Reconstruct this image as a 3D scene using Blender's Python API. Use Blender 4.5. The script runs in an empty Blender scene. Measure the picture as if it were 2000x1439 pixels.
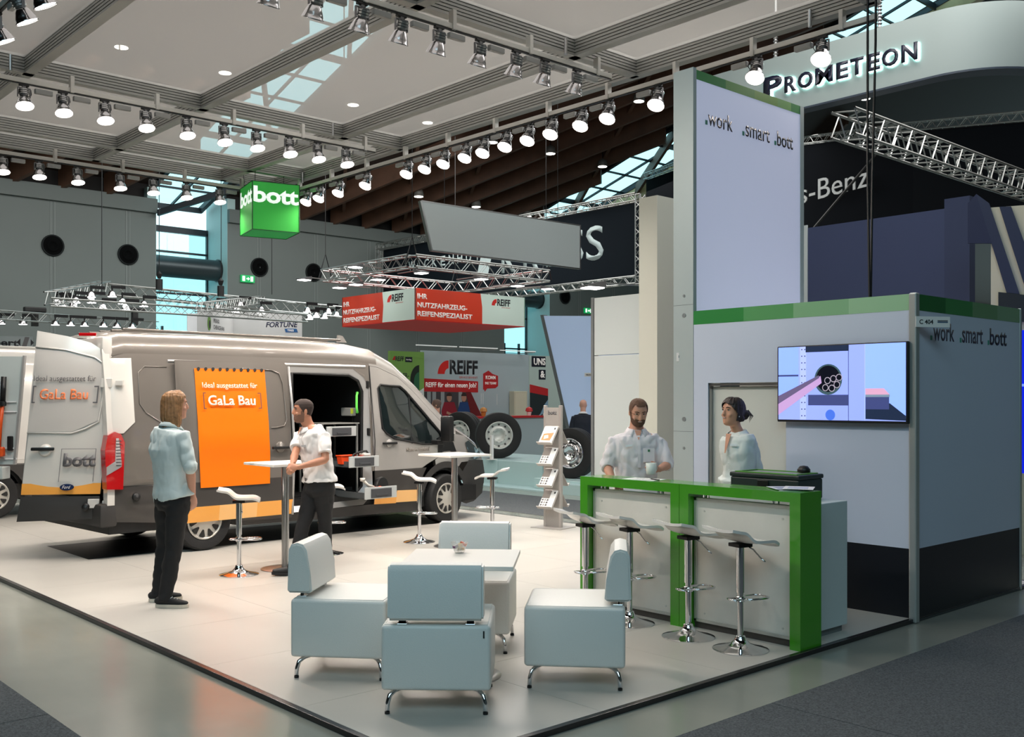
import bpy, bmesh, math, random
from mathutils import Vector, Matrix, geometry, noise
random.seed(7)
SC = bpy.context.scene
COL = SC.collection
PI = math.pi
R = math.radians
# ---------------------------------------------------------------- camera
# world: X and Y follow the two edges of the exhibition stand, Z up, stand floor at z = 0
VIEW = -math.atan2(0.6703283, 0.7420646)
cam = bpy.data.cameras.new('camera'); co = bpy.data.objects.new('camera', cam); COL.objects.link(co)
co.location = (0, 0, 1.75); co.rotation_euler = (PI/2, 0, VIEW)
cam.sensor_width = 36; cam.lens = 35.66; cam.shift_y = 0.03025; cam.clip_end = 400
SC.camera = co
# ---------------------------------------------------------------- world and exposure
w = bpy.data.worlds.new('world'); SC.world = w; w.use_nodes = True
wb = w.node_tree.nodes['Background']; wb.inputs[0].default_value = (0.58, 0.86, 0.92, 1); wb.inputs[1].default_value = 1.85
SC.view_settings.view_transform = 'Standard'; SC.view_settings.look = 'None'
SC.view_settings.exposure = 0.0; SC.view_settings.gamma = 1.0; SC.view_settings.use_curve_mapping = False
SC.cycles.use_denoising = True
SC.cycles.max_bounces = 8; SC.cycles.transparent_max_bounces = 12
SC.cycles.sample_clamp_indirect = 6.0
SC.cycles.caustics_reflective = False; SC.cycles.caustics_refractive = False
# unseen fill lights, added to brighten the hall, the canopy and the stand
def area(name, loc, rot, sx, sy, power, col):
    l = bpy.data.lights.new(name, 'AREA'); l.shape = 'RECTANGLE'; l.size = sx; l.size_y = sy; l.energy = power; l.color = col
    o = bpy.data.objects.new(name, l); COL.objects.link(o); o.location = loc; o.rotation_euler = rot
    return o
area('hall_fill', (-6, -4, 11), (R(38), 0, R(-45)), 14, 6, 1050, (0.58, 0.88, 1.0))
area('hall_fill', (24, 22, 10.0), (0, 0, 0), 18, 10, 1300, (1.0, 0.97, 0.93))
area('hall_fill', (21, 4, 11.5), (0, 0, 0), 12, 8, 600, (1.0, 0.97, 0.93))
area('hall_fill', (7, 25, 9.6), (R(30), 0, 0), 30, 5, 1500, (1.0, 0.97, 0.93))
area('hall_fill', (6.6, 12, 8.2), (0, 0, 0), 9, 14, 650, (1.0, 0.96, 0.92))
area('hall_fill', (14.5, 7, 9.5), (R(35), 0, R(-10)), 8, 4, 500, (1.0, 0.97, 0.93))
SPOT_POWER = 124

# ---------------------------------------------------------------- helpers
def lin(c):
    return tuple(((v/255.0)/12.92 if v/255.0 <= 0.04045 else ((v/255.0+0.055)/1.055)**2.4) for v in c)
MATS = {}
def mat(name, rgb, rough=0.5, metal=0.0, emit=0.0, emrgb=None, bump=0.0, bscale=60.0, var=0.0, vscale=3.0, coat=0.0, spec=0.5, trans=0.0, alpha=1.0):
    if name in MATS: return MATS[name]
    m = bpy.data.materials.new(name); m.use_nodes = True
    nt = m.node_tree; b = nt.nodes['Principled BSDF']
    c = lin(rgb)
    b.inputs['Base Color'].default_value = (*c, 1); b.inputs['Roughness'].default_value = rough
    b.inputs['Metallic'].default_value = metal; b.inputs['Coat Weight'].default_value = coat
    b.inputs['Specular IOR Level'].default_value = spec
    b.inputs['Transmission Weight'].default_value = trans; b.inputs['Alpha'].default_value = alpha
    if emit:
        b.inputs['Emission Color'].default_value = (*(lin(emrgb) if emrgb else c), 1); b.inputs['Emission Strength'].default_value = emit
    if var or bump:
        tc = nt.nodes.new('ShaderNodeTexCoord')
    if var:
        n = nt.nodes.new('ShaderNodeTexNoise'); n.inputs['Scale'].default_value = vscale; n.inputs['Detail'].default_value = 5
        nt.links.new(tc.outputs['Object'], n.inputs['Vector'])
        r = nt.nodes.new('ShaderNodeValToRGB'); r.color_ramp.elements[0].position = 0.3; r.color_ramp.elements[1].position = 0.7
        r.color_ramp.elements[0].color = (*[v*(1-var) for v in c], 1); r.color_ramp.elements[1].color = (*[min(1, v*(1+var)) for v in c], 1)
        nt.links.new(n.outputs['Fac'], r.inputs['Fac']); nt.links.new(r.outputs['Color'], b.inputs['Base Color'])
    if bump:
        n2 = nt.nodes.new('ShaderNodeTexNoise'); n2.inputs['Scale'].default_value = bscale; n2.inputs['Detail'].default_value = 3
        nt.links.new(tc.outputs['Object'], n2.inputs['Vector'])
        bp = nt.nodes.new('ShaderNodeBump'); bp.inputs['Strength'].default_value = bump; bp.inputs['Distance'].default_value = 0.02
        nt.links.new(n2.outputs['Fac'], bp.inputs['Height']); nt.links.new(bp.outputs['Normal'], b.inputs['Normal'])
    MATS[name] = m
    return m

def tag(o, label=None, cat=None, group=None, kind=None):
    if label: o['label'] = label
    if cat: o['category'] = cat
    if group: o['group'] = group
    if kind: o['kind'] = kind
    return o
def empty(name, loc=(0, 0, 0), rz=0, label=None, cat=None, group=None, kind=None, parent=None):
    o = bpy.data.objects.new(name, None); COL.objects.link(o); o.location = loc; o.rotation_euler = (0, 0, rz)
    o.empty_display_size = 0.1
    if parent: o.parent = parent
    return tag(o, label, cat, group, kind)
def link(name, me, mats, parent=None, smooth=False, **kw):
    if not isinstance(mats, (list, tuple)): mats = [mats]
    me.materials.clear()
    for m in mats: me.materials.append(m)
    if smooth:
        me.polygons.foreach_set('use_smooth', [True]*len(me.polygons))
    o = bpy.data.objects.new(name, me); COL.objects.link(o)
    if parent: o.parent = parent
    return tag(o, **kw)
def dup(o, parent=None, loc=None, rz=None, label=None, group=None):
    c = o.copy(); COL.objects.link(c); c.parent = parent
    if loc is not None: c.location = loc
    if rz is not None: c.rotation_euler = (0, 0, rz)
    if label: c['label'] = label
    if group: c['group'] = group
    for ch in list(o.children): dup(ch, c)
    return c
def frame_of(a, b):
    d = (Vector(b)-Vector(a)); L = d.length; d.normalize()
    up = Vector((0, 0, 1)) if abs(d.z) < 0.99 else Vector((0, 1, 0))
    x = up.cross(d).normalized(); y = d.cross(x)
    return Matrix((x, y, d)).transposed(), L

class MB:
    def __init__(s): s.bm = bmesh.new(); s.mi = 0
    def _tagm(s, faces):
        for f in faces: f.material_index = s.mi
    def box(s, x0, x1, y0, y1, z0, z1, bev=0.0, seg=2, M=None):
        n0 = len(s.bm.faces)
        r = bmesh.ops.create_cube(s.bm, size=1.0)
        vs = r['verts']
        for v in vs:
            v.co = Vector(((x0+x1)/2+v.co.x*(x1-x0), (y0+y1)/2+v.co.y*(y1-y0), (z0+z1)/2+v.co.z*(z1-z0)))
        if M is not None:
            for v in vs: v.co = M @ v.co
        fs = list({f for v in vs for f in v.link_faces})
        s._tagm(fs)
        if bev:
            es = list({e for v in vs for e in v.link_edges})
            g = bmesh.ops.bevel(s.bm, geom=es, offset=bev, segments=seg, affect='EDGES', profile=0.5)
            s._tagm(g['faces'])
        return s
    def ring(s, pts):
        return [s.bm.verts.new(p) for p in pts]
    def skin(s, rings, cap=True, closed=True):
        n = len(rings[0]); fs = []
        for a, b in zip(rings[:-1], rings[1:]):
            for i in range(n if closed else n-1):
                j = (i+1) % n
                try: fs.append(s.bm.faces.new((a[i], a[j], b[j], b[i])))
                except ValueError: pass
        if cap and closed:
            for q in (rings[0][::-1], rings[-1]):
                try: fs.append(s.bm.faces.new(q))
                except ValueError: pass
        s._tagm(fs); return s
    def cyl(s, a, b, r, r2=None, seg=16, cap=True):
        if r2 is None: r2 = r
        m, L = frame_of(a, b); a = Vector(a); b = Vector(b)
        A = [a+m@Vector((math.cos(t)*r, math.sin(t)*r, 0)) for t in [2*PI*i/seg for i in range(seg)]]
        B = [b+m@Vector((math.cos(t)*r2, math.sin(t)*r2, 0)) for t in [2*PI*i/seg for i in range(seg)]]
        return s.skin([s.ring(A), s.ring(B)], cap)
    def lathe(s, prof, c=(0, 0, 0), seg=24, M=None, cap=True):
        c = Vector(c); rings = []
        for r, z in prof:
            P = [Vector((math.cos(t)*r, math.sin(t)*r, z)) for t in [2*PI*i/seg for i in range(seg)]]
            if M is not None: P = [M@p for p in P]
            rings.append(s.ring([p+c for p in P]))
        return s.skin(rings, cap)
    def tube(s, pts, r, seg=8, closed=False, cap=True):
        pts = [Vector(p) for p in pts]; n = len(pts); rings = []
        up = None
        for i, p in enumerate(pts):
            if closed: d = (pts[(i+1) % n]-pts[i-1])
            else: d = pts[min(i+1, n-1)]-pts[max(i-1, 0)]
            d.normalize()
            if up is None:
                up = Vector((0, 0, 1)) if abs(d.z) < 0.9 else Vector((1, 0, 0))
            x = up.cross(d)
            if x.length < 1e-4: x = Vector((1, 0, 0)).cross(d)
            x.normalize(); y = d.cross(x); up = y
            rr = r[i] if isinstance(r, (list, tuple)) else r
            rings.append(s.ring([p+x*math.cos(t)*rr+y*math.sin(t)*rr for t in [2*PI*k/seg for k in range(seg)]]))
        if closed: rings.append(rings[0])
        return s.skin(rings, cap and not closed)
    def prism(s, poly, z0, z1, M=None):
        # poly in xy, extruded along z, then mapped by M
        M = M or Matrix()
        a = s.ring([M@Vector((x, y, z0)) for x, y in poly]); b = s.ring([M@Vector((x, y, z1)) for x, y in poly])
        return s.skin([a, b])
    def quad(s, *p):
        f = s.bm.faces.new(s.ring([Vector(q) for q in p])); f.material_index = s.mi; return s
    def mesh(s, name, fix=True):
        if fix: bmesh.ops.recalc_face_normals(s.bm, faces=s.bm.faces)
        me = bpy.data.meshes.new(name); s.bm.to_mesh(me); s.bm.free(); return me
    def build(s, name, mats, parent=None, smooth=False, fix=True, **kw):
        return link(name, s.mesh(name, fix), mats, parent, smooth, **kw)
def autosmooth(o, ang=40):
    me = o.data; me.polygons.foreach_set('use_smooth', [True]*len(me.polygons))
    me.set_sharp_from_angle(angle=R(ang)); return o

def inpoly(x, y, P):
    c = False; n = len(P); j = n-1
    for i in range(n):
        if (P[i][1] > y) != (P[j][1] > y) and x < (P[j][0]-P[i][0])*(y-P[i][1])/(P[j][1]-P[i][1])+P[i][0]: c = not c
        j = i
    return c
def sheet(name, outline, holes, fmap, mats, parent=None, step=0.12, thick=0.0, smooth=True, ang=40, **kw):
    """flat outline with holes, filled with a fine grid and bent onto a surface by fmap(x, z)"""
    vs = []; es = []
    for P in [outline]+holes:
        k = len(vs); n = len(P)
        for i in range(n):
            vs.append(Vector(P[i]))
        es += [(k+i, k+(i+1) % n) for i in range(n)]
    xs = [p[0] for p in outline]; zs = [p[1] for p in outline]
    x = min(xs)+step/2
    while x < max(xs):
        z = min(zs)+step/2
        while z < max(zs):
            if inpoly(x, z, outline) and not any(inpoly(x, z, h) for h in holes): vs.append(Vector((x, z)))
            z += step
        x += step
    V, E, Fc, _, _, _ = geometry.delaunay_2d_cdt(vs, es, [], 0, 1e-5)
    bm = bmesh.new()
    bv = [bm.verts.new(fmap(p.x, p.y)) for p in V]
    for f in Fc:
        cx = sum(V[i].x for i in f)/len(f); cz = sum(V[i].y for i in f)/len(f)
        if inpoly(cx, cz, outline) and not any(inpoly(cx, cz, h) for h in holes):
            try: bm.faces.new([bv[i] for i in f])
            except ValueError: pass
    for v in [v for v in bm.verts if not v.link_faces]: bm.verts.remove(v)
    if thick:
        bmesh.ops.recalc_face_normals(bm, faces=bm.faces)
        bmesh.ops.solidify(bm, geom=bm.faces[:], thickness=thick)
    me = bpy.data.meshes.new(name); bm.to_mesh(me); bm.free()
    o = link(name, me, mats, parent, **kw)
    if smooth: autosmooth(o, ang)
    return o
def rrect(x0, x1, z0, z1, r, n=5, cut=None):
    rs = r if isinstance(r, (list, tuple)) else (r,)*4     # bl, br, tr, tl
    out = []
    for (cx, cz, a0, q) in ((x0+rs[0], z0+rs[0], PI, rs[0]), (x1-rs[1], z0+rs[1], 1.5*PI, rs[1]), (x1-rs[2], z1-rs[2], 0, rs[2]), (x0+rs[3], z1-rs[3], 0.5*PI, rs[3])):
        if q < 1e-4: out.append((cx, cz)); continue
        for i in range(n+1):
            t = a0+0.5*PI*i/n; out.append((cx+q*math.cos(t), cz+q*math.sin(t)))
    return out

# lettering: text turned into flat mesh lettering that lies on a surface
def basis(o, xd, up=(0, 0, 1)):
    x = Vector(xd).normalized(); u = Vector(up).normalized(); n = x.cross(u)
    return Matrix(((x.x, u.x, n.x, o[0]), (x.y, u.y, n.y, o[1]), (x.z, u.z, n.z, o[2]), (0, 0, 0, 1)))
def text(s, M, m, parent, height=None, width=None, bold=0.0, depth=0.002, name='lettering', align='LEFT', spacing=1.0, shear=0.0, res=3, off=0.0):
    cu = bpy.data.curves.new('t', 'FONT'); cu.body = s; cu.size = 1.0; cu.offset = bold; cu.extrude = 0.0
    cu.space_character = spacing; cu.shear = shear; cu.resolution_u = res; cu.align_x = 'LEFT'
    ob = bpy.data.objects.new('t', cu); COL.objects.link(ob)
    bpy.context.view_layer.update()
    me = bpy.data.meshes.new_from_object(ob.evaluated_get(bpy.context.evaluated_depsgraph_get()))
    bpy.data.objects.remove(ob); bpy.data.curves.remove(cu)
    xs = [v.co.x for v in me.vertices]; ys = [v.co.y for v in me.vertices]
    if not xs: return None
    x0, x1, y0, y1 = min(xs), max(xs), min(ys), max(ys)
    sx = width/(x1-x0) if width else None; sy = height/(y1-min(0, y0) if False else y1-y0) if height else None
    if sx is None: sx = sy
    if sy is None: sy = sx
    ax = {'LEFT': x0, 'CENTER': (x0+x1)/2, 'RIGHT': x1}[align]
    bm = bmesh.new(); bm.from_mesh(me)
    for v in bm.verts: v.co = M @ Vector(((v.co.x-ax)*sx, (v.co.y-y0)*sy, off))
    n = (M.to_3x3() @ Vector((0, 0, 1))).normalized()*depth
    r = bmesh.ops.extrude_face_region(bm, geom=bm.faces[:])
    for e in r['geom']:
        if isinstance(e, bmesh.types.BMVert): e.co += n
    bmesh.ops.recalc_face_normals(bm, faces=bm.faces)
    bm.to_mesh(me); bm.free()
    return link(name, me, m, parent)
def flat(poly, M, m, parent, name='print', depth=0.002, off=0.0):
    b = MB(); b.prism(poly, off, off+depth, M); return b.build(name, m, parent)

# ---------------------------------------------------------------- materials
chrome = mat('chrome', (225, 225, 228), 0.06, 1.0)
steel = mat('brushed steel', (178, 178, 178), 0.28, 1.0)
alu = mat('truss aluminium', (170, 172, 170), 0.38, 0.85)
alu_beam = mat('canopy aluminium', (158, 157, 152), 0.5, 0.35)
white_l = mat('white leather', (226, 226, 222), 0.42, bump=0.12, bscale=180)
white_p = mat('white plastic', (235, 232, 228), 0.25, coat=0.3)
white_m = mat('white matt', (228, 229, 230), 0.55)
lamin = mat('white laminate', (232, 230, 224), 0.3)
black = mat('black plastic', (18, 18, 19), 0.45)
blackm = mat('black metal', (28, 28, 30), 0.4, 0.5)
green = mat('green lacquer', (66, 150, 30), 0.22, coat=0.4)
ink = mat('dark ink', (28, 30, 36), 0.5)
grey_ink = mat('grey ink', (98, 96, 98), 0.5)
panel_w = mat('stand wall white', (196, 205, 222), 0.45, var=0.015, vscale=1.2)
panel_k = mat('stand skirting black', (13, 17, 25), 0.35)
pale = mat('pale grey panel', (182, 190, 190), 0.5)
rubber = mat('rubber', (22, 22, 23), 0.7, bump=0.2, bscale=80)
# ================================================================ THE SETTING
def structure(name, label=None, parent=None, **k):
    return empty(name, kind='structure', label=label, parent=parent, **k)
# polished hall floor with scuffs
def floor_mat():
    m = mat('polished concrete', (136, 140, 132), 0.2, var=0.10, vscale=0.9)
    nt = m.node_tree; b = nt.nodes['Principled BSDF']
    tc = nt.nodes.new('ShaderNodeTexCoord'); mp = nt.nodes.new('ShaderNodeMapping'); mp.inputs['Scale'].default_value = (3.0, 0.5, 1); mp.inputs['Rotation'].default_value = (0, 0, 0.5)
    n = nt.nodes.new('ShaderNodeTexNoise'); n.inputs['Scale'].default_value = 5; n.inputs['Detail'].default_value = 6
    mr = nt.nodes.new('ShaderNodeMapRange'); mr.inputs['To Min'].default_value = 0.10; mr.inputs['To Max'].default_value = 0.26
    nt.links.new(tc.outputs['Object'], mp.inputs['Vector']); nt.links.new(mp.outputs[0], n.inputs['Vector'])
    nt.links.new(n.outputs['Fac'], mr.inputs['Value']); nt.links.new(mr.outputs[0], b.inputs['Roughness'])
    return m
b = MB(); b.box(-25, 60, -25, 36, -0.33, -0.03)
b.build('floor', floor_mat(), kind='structure')
carpet_m = mat('grey needle carpet', (104, 109, 112), 0.95, bump=0.8, bscale=260, var=0.38, vscale=95, spec=0.1)
def carpet(name, label, rects, group=None):
    r = empty(name, label=label, cat='carpet', loc=(rects[0][0], rects[0][2], -0.03))
    ox, oy = rects[0][0], rects[0][2]
    for (x0, x1, y0, y1) in rects:
        c = MB(); c.box(x0-ox+0.004, x1-ox-0.004, y0-oy+0.004, y1-oy-0.004, 0, 0.006); c.build('carpet_strip', carpet_m, r)
    return r
carpet('aisle_carpet', 'dark grey needle-felt aisle carpet at the lower left', [(-0.1, 1.9, y, y+4) for y in range(-10, 22, 4)])
carpet('aisle_carpet', 'grey flecked aisle carpet laid in sheets in front of the white cabin', [(x, x+3.1, -0.6+k*2, 1.4+k*2-0.01) for x in (-1.1, 2.0, 5.1, 8.2, 11.3) for k in (0, 1)])
carpet('aisle_carpet', 'grey carpet strip in the aisle behind the brochure stand', [(10.75, 12.85, y, y+5) for y in (5, 10, 15, 20)])
# stand floor: laminate panels on a low dark base
lam = mat('stone laminate', (190, 187, 180), 0.33, var=0.045, vscale=1.1)
sf = empty('floor', kind='structure', label='pale stone-look stand floor')
b = MB(); b.box(2.95, 10.25, 3.86, 18.3, -0.028, -0.003); b.build('floor_base', mat('dark base', (30, 30, 32), 0.5), sf)
for i in range(6):
    for j in range(12):
        x0 = 2.98+i*1.21; y0 = 3.89+j*1.2
        c = MB(); c.box(x0+0.0012, x0+1.2088, y0+0.0012, y0+1.1988, -0.003, 0.0); c.build('floor_panel', lam, sf)
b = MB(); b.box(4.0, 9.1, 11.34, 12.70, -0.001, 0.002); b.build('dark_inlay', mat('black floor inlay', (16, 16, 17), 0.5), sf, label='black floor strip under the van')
edge_m = mat('edge strip', (66, 64, 66), 0.25, 0.7)
for a in ((2.935, 2.975, 3.85, 18.3), (2.95, 10.25, 3.845, 3.885), (10.24, 10.27, 3.86, 18.3)):
    c = MB(); c.box(a[0], a[1], a[2], a[3], -0.03, 0.003, bev=0.003); c.build('edge_strip', edge_m, sf)

# far hall wall with two glazed recesses
hw_m = mat('hall wall grey', (104, 112, 110), 0.7, var=0.04, vscale=0.5)
hw2_m = mat('hall wall lit return', (168, 196, 196), 0.6)  # window light on the recess sides put into this paler colour
hallw = empty('wall_back', kind='structure', label='grey panelled hall wall')
def wallslab(x0, x1, z0=-0.03, z1=8.55):
    c = MB(); c.box(x0, x1, 34, 34.35, z0, z1); c.build('wall_slab', hw_m, hallw)
    x = x0
    # vertical joints: pairs of thin ribs
    k = math.ceil((x0-10.87)/2.42)
    while 10.87+k*2.42 < x1:
        xx = 10.87+k*2.42
        for dx in (-0.06, 0.06):
            if x0 < xx+dx < x1:
                c = MB(); c.box(xx+dx-0.012, xx+dx+0.012, 33.985, 34.0, z0, 8.1); c.build('wall_rib', mat('rib', (126, 134, 132), 0.6), hallw)
        k += 1
    c = MB(); c.box(x0, x1, 33.85, 34.35, 8.12, 8.6); c.build('parapet', mat('parapet', (98, 106, 104), 0.7), hallw)
wallslab(-22, 14.26); wallslab(16.9, 30.25); wallslab(33.1, 100)
c = MB(); c.box(-22, 14.2, 34.3, 34.5, 8.55, 9.6); c.box(17.0, 30.2, 34.3, 34.5, 8.55, 9.6); c.box(33.2, 100, 34.3, 34.5, 8.55, 9.6); c.build('roof_infill', mat('infill dark', (30, 28, 28), 0.8), hallw)
for xr0, xr1 in ((14.26, 16.9), (30.25, 33.1)):
    c = MB(); c.box(xr1-0.01, xr1+0.3, 34.01, 35.7, -0.03, 9.0); c.build('recess_side', hw2_m, hallw)
    c = MB(); c.box(xr0-0.3, xr0+0.01, 34.01, 35.7, -0.03, 9.0); c.build('recess_side', hw2_m, hallw)
c = MB(); c.box(-25, 100, -12.3, -12, -0.03, 18); c.build('wall_front', hw_m, kind='structure')
c = MB(); c.box(-22.3, -22, -12, 34, -0.03, 18); c.build('wall_left', hw_m, kind='structure')
c = MB(); c.box(99, 99.3, -12, 34, -0.03, 18); c.build('wall_right', hw_m, kind='structure')
# vents
vent_k = mat('vent black', (6, 7, 8), 0.9, spec=0.1); vent_m = mat('vent grey', (26, 30, 31), 0.7, spec=0.2)
vent0 = None
for k, (x, lab) in enumerate([(10.87, 'round black jet nozzle vent, the leftmost on the grey hall wall'), (13.29, 'round black jet nozzle vent on the hall wall just left of the tall window'),
                (18.15, 'round black jet nozzle vent on the hall wall right of the green exit sign'), (20.44, 'round black jet nozzle vent beside the lamp arm left of the red sign'),
                (34.08, 'round black jet nozzle vent at right above the slanted white wall')]):
    if k == 0:
        v = empty('wall_vent', (x, 34, 6.68), label=lab, cat='vent', group='jet nozzle vents on the hall wall')
        c = MB(); c.lathe([(0.35, 0.0), (0.35, 0.05), (0.31, 0.06), (0.3, 0.0)], M=Matrix.Rotation(PI/2, 3, 'X'), seg=28, cap=False); c.build('rim', vent_m, v, smooth=True)
        c = MB(); c.lathe([(0.305, 0.03), (0.2, 0.015), (0.18, 0.06), (0.13, 0.06), (0.11, 0.02), (0.0, 0.012)], M=Matrix.Rotation(PI/2, 3, 'X'), seg=28, cap=False); c.build('nozzle', vent_k, v, smooth=True)
        vent0 = v
    else: dup(vent0, loc=(x, 34, 6.62), label=lab)
# windows in the recesses
frame_m = mat('window frame dark', (38, 46, 52), 0.4, 0.4)
glass_m = bpy.data.materials.new('clear glass'); glass_m.use_nodes = True
_nt = glass_m.node_tree; _nt.nodes.clear()
_o = _nt.nodes.new('ShaderNodeOutputMaterial'); _mx = _nt.nodes.new('ShaderNodeMixShader'); _t = _nt.nodes.new('ShaderNodeBsdfTransparent'); _g = _nt.nodes.new('ShaderNodeBsdfGlossy')
_t.inputs[0].default_value = (0.74, 0.95, 0.96, 1); _g.inputs['Roughness'].default_value = 0.02; _mx.inputs[0].default_value = 0.07
_nt.links.new(_t.outputs[0], _mx.inputs[1]); _nt.links.new(_g.outputs[0], _mx.inputs[2]); _nt.links.new(_mx.outputs[0], _o.inputs[0])
for n, (x0, x1) in enumerate(((14.26, 16.9), (30.25, 33.1))):
    wd = empty('window_%d' % (n+1), kind='structure')
    yy = 35.55; zs = [-0.03, 2.4, 4.1, 4.3, 6.95, 7.85]
    c = MB()
    for z in (2.3, 4.15, 5.6, 7.1): c.box(x0, x1, yy, yy+0.1, z-0.035, z+0.035)
    c.box(x0, x1, yy, yy+0.2, 7.8, 8.02)
    for x in (x0+0.03, (x0*0.5+x1*0.5) if n else x0+0.9, x1-0.5, x1-0.03):
        c.box(x-0.03, x+0.03, yy, yy+0.12, -0.03, 4.4 if (x > x0+0.1 and x < x1-0.1) else 7.9)
    c.build('window_frame', frame_m, wd)
    rows = [(-0.03, 2.3), (2.3, 4.15), (4.15, 5.6), (5.6, 7.1), (7.1, 7.8)]
    for (za, zb) in rows:
        for k in range(2):
            xa = x0+(x1-x0)*k/2; c = MB(); c.box(xa, xa+(x1-x0)/2, yy+0.045, yy+0.055, za, zb); c.build('pane', glass_m, wd)
    d = empty('ventilation_duct', ((x0+x1)/2, 34.75, 6.45), label='thick dark ventilation duct crossing the %s window recess' % ('left' if n == 0 else 'right-hand'), cat='duct')
    hw = (x1-x0)/2
    c = MB(); c.cyl((-hw-0.05, 0, 0), (hw-0.02, 0, 0), 0.38, seg=32); autosmooth(c.build('duct_pipe', mat('duct dark', (52, 64, 68), 0.35, 0.4), d))
    c = MB(); c.cyl((hw-0.04, 0, 0), (hw+0.02, 0, 0), 0.42, seg=32); autosmooth(c.build('duct_collar', mat('duct collar', (40, 50, 54), 0.4, 0.4), d))
# bright sheds outside the windows
c = MB(); c.box(-10, 60, 44, 50, -1, 4.5)
for i in range(60): c.box(5+i*0.55, 5.3+i*0.55, 43.9, 44, -1, 4.3)
c.build('neighbouring_hall', mat('outside white', (235, 240, 245), 0.6), label='pale corrugated building outside the tall windows', cat='building')
c = MB(); c.box(-30, 80, 36.5, 60, -0.4, -0.1); c.build('outside_ground', mat('outside ground', (170, 180, 180), 0.8), kind='structure')

# timber roof rising towards the viewer with glazed strips
def roofz(y): return 8.5+0.3*(34-y) if y > 6 else 16.9
roof = empty('ceiling', kind='structure', label='dark timber hall roof')
deck_m = mat('roof deck', (40, 28, 22), 0.8); wood_m = mat('glulam timber', (78, 54, 40), 0.6, var=0.2, vscale=2)
def deck(x0, x1):
    c = MB()
    for ya, yb in ((34.3, 6.0), (6.0, -12.0)):
        za, zb = roofz(ya)+0.75, roofz(yb)+0.75
        c.prism([(ya, za), (yb, zb), (yb, zb+0.15), (ya, za+0.15)], x0, x1, Matrix(((0, 0, 1, 0), (1, 0, 0, 0), (0, 1, 0, 0), (0, 0, 0, 1))))
    c.build('roof_deck', deck_m, roof)
for xs0, xs1 in ((14.3, 16.6), (30.3, 32.9)):
    c = MB(); c.prism([(14, roofz(14)+0.75), (6, roofz(6)+0.75), (-12, roofz(-12)+0.75), (-12, roofz(-12)+0.9), (6, roofz(6)+0.9), (14, roofz(14)+0.9)], xs0, xs1, Matrix(((0, 0, 1, 0), (1, 0, 0, 0), (0, 1, 0, 0), (0, 0, 0, 1)))); c.build('roof_deck', deck_m, roof)
deck(-22, 14.3); deck(16.6, 30.3); deck(32.9, 100)
def seg_beam(p, q, wd, h, m, name='beam'):
    c = MB(); p = Vector(p); q = Vector(q); d = (q-p).normalized(); s = Vector((d.y, -d.x, 0)).normalized()*wd/2; up = Vector((0, 0, h))
    c.skin([c.ring([p-s, p+s, p+s+up, p-s+up]), c.ring([q-s, q+s, q+s+up, q-s+up])]); return c.build(name, m, roof)
for i in range(-17, 58):
    xa = 14.0+i*1.45
    # beams run diagonally across the slope; stop at the glazed strips
    def pos(t): return xa+t*0.44, 34-t
    cuts = [0, 28]
    runs = []; t = 0.0; start = None
    while t <= 24:
        x, y = pos(t); ok = not (14.1 < x < 16.8 or 29.7 < x < 33.4) and -21 < x < 99
        if ok and start is None: start = t
        if (not ok or t >= 23.9) and start is not None:
            if t-start > 1.0: runs.append((start, t))
            start = None
        t += 0.3
    for a, bb in runs:
        x, y = pos(a); x2, y2 = pos(bb); seg_beam((x, y, roofz(y)), (x2, y2, roofz(y2)), 0.16, 0.72, wood_m)
for i in range(0, 26):
    xa = 16.0+i*2.9
    for (x, y, x2, y2) in ((xa, 34, xa-13*0.62, 21),):
        if all(not (14.3 < xx < 16.6 or 30.3 < xx < 32.9) for xx in (x, x2)) and x < 60: seg_beam((x, y, roofz(y)+0.3), (x2, y2, roofz(y2)+0.3), 0.12, 0.42, wood_m)
# skylight strips
for n, (x0, x1) in enumerate(((14.3, 16.6), (30.3, 32.9))):
    sk = empty('window_%d' % (n+3), kind='structure')
    c = MB()
    for x in (x0, x1):
        c.skin([c.ring([(x-0.08, 35.6, roofz(35.6)+0.62), (x+0.08, 35.6, roofz(35.6)+0.62), (x+0.08, 35.6, roofz(35.6)+0.8), (x-0.08, 35.6, roofz(35.6)+0.8)]),
                c.ring([(x-0.08, 6, roofz(6)+0.62), (x+0.08, 6, roofz(6)+0.62), (x+0.08, 6, roofz(6)+0.8), (x-0.08, 6, roofz(6)+0.8)])])
    y = 35.5; k = 0
    while y > 14:
        z = roofz(y)+0.72; hh = 0.16 if k % 4 == 0 else 0.03
        c.box(x0, x1, y-0.035, y+0.035, z-hh, z+0.04); y -= 1.25; k += 1
    xm = (x0+x1)/2
    c.skin([c.ring([(xm-0.03, 35.6, roofz(35.6)+0.68), (xm+0.03, 35.6, roofz(35.6)+0.68), (xm+0.03, 35.6, roofz(35.6)+0.77), (xm-0.03, 35.6, roofz(35.6)+0.77)]),
            c.ring([(xm-0.03, 6, roofz(6)+0.68), (xm+0.03, 6, roofz(6)+0.68), (xm+0.03, 6, roofz(6)+0.77), (xm-0.03, 6, roofz(6)+0.77)])])
    c.build('window_frame', frame_m, sk)
    y = 35.5
    while y > 14:
        y2 = max(13.9, y-2.85)
        c = MB(); c.quad((x0, y, roofz(y)+0.78), (x1, y, roofz(y)+0.78), (x1, y2, roofz(y2)+0.78), (x0, y2, roofz(y2)+0.78)); c.build('pane', glass_m, sk)
        y = y2
# dark rafter crossing the recess roof
seg_beam((14.2, 33.7, 8.0), (17.3, 30.2, 9.3), 0.14, 0.2, frame_m, 'strut')
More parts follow.
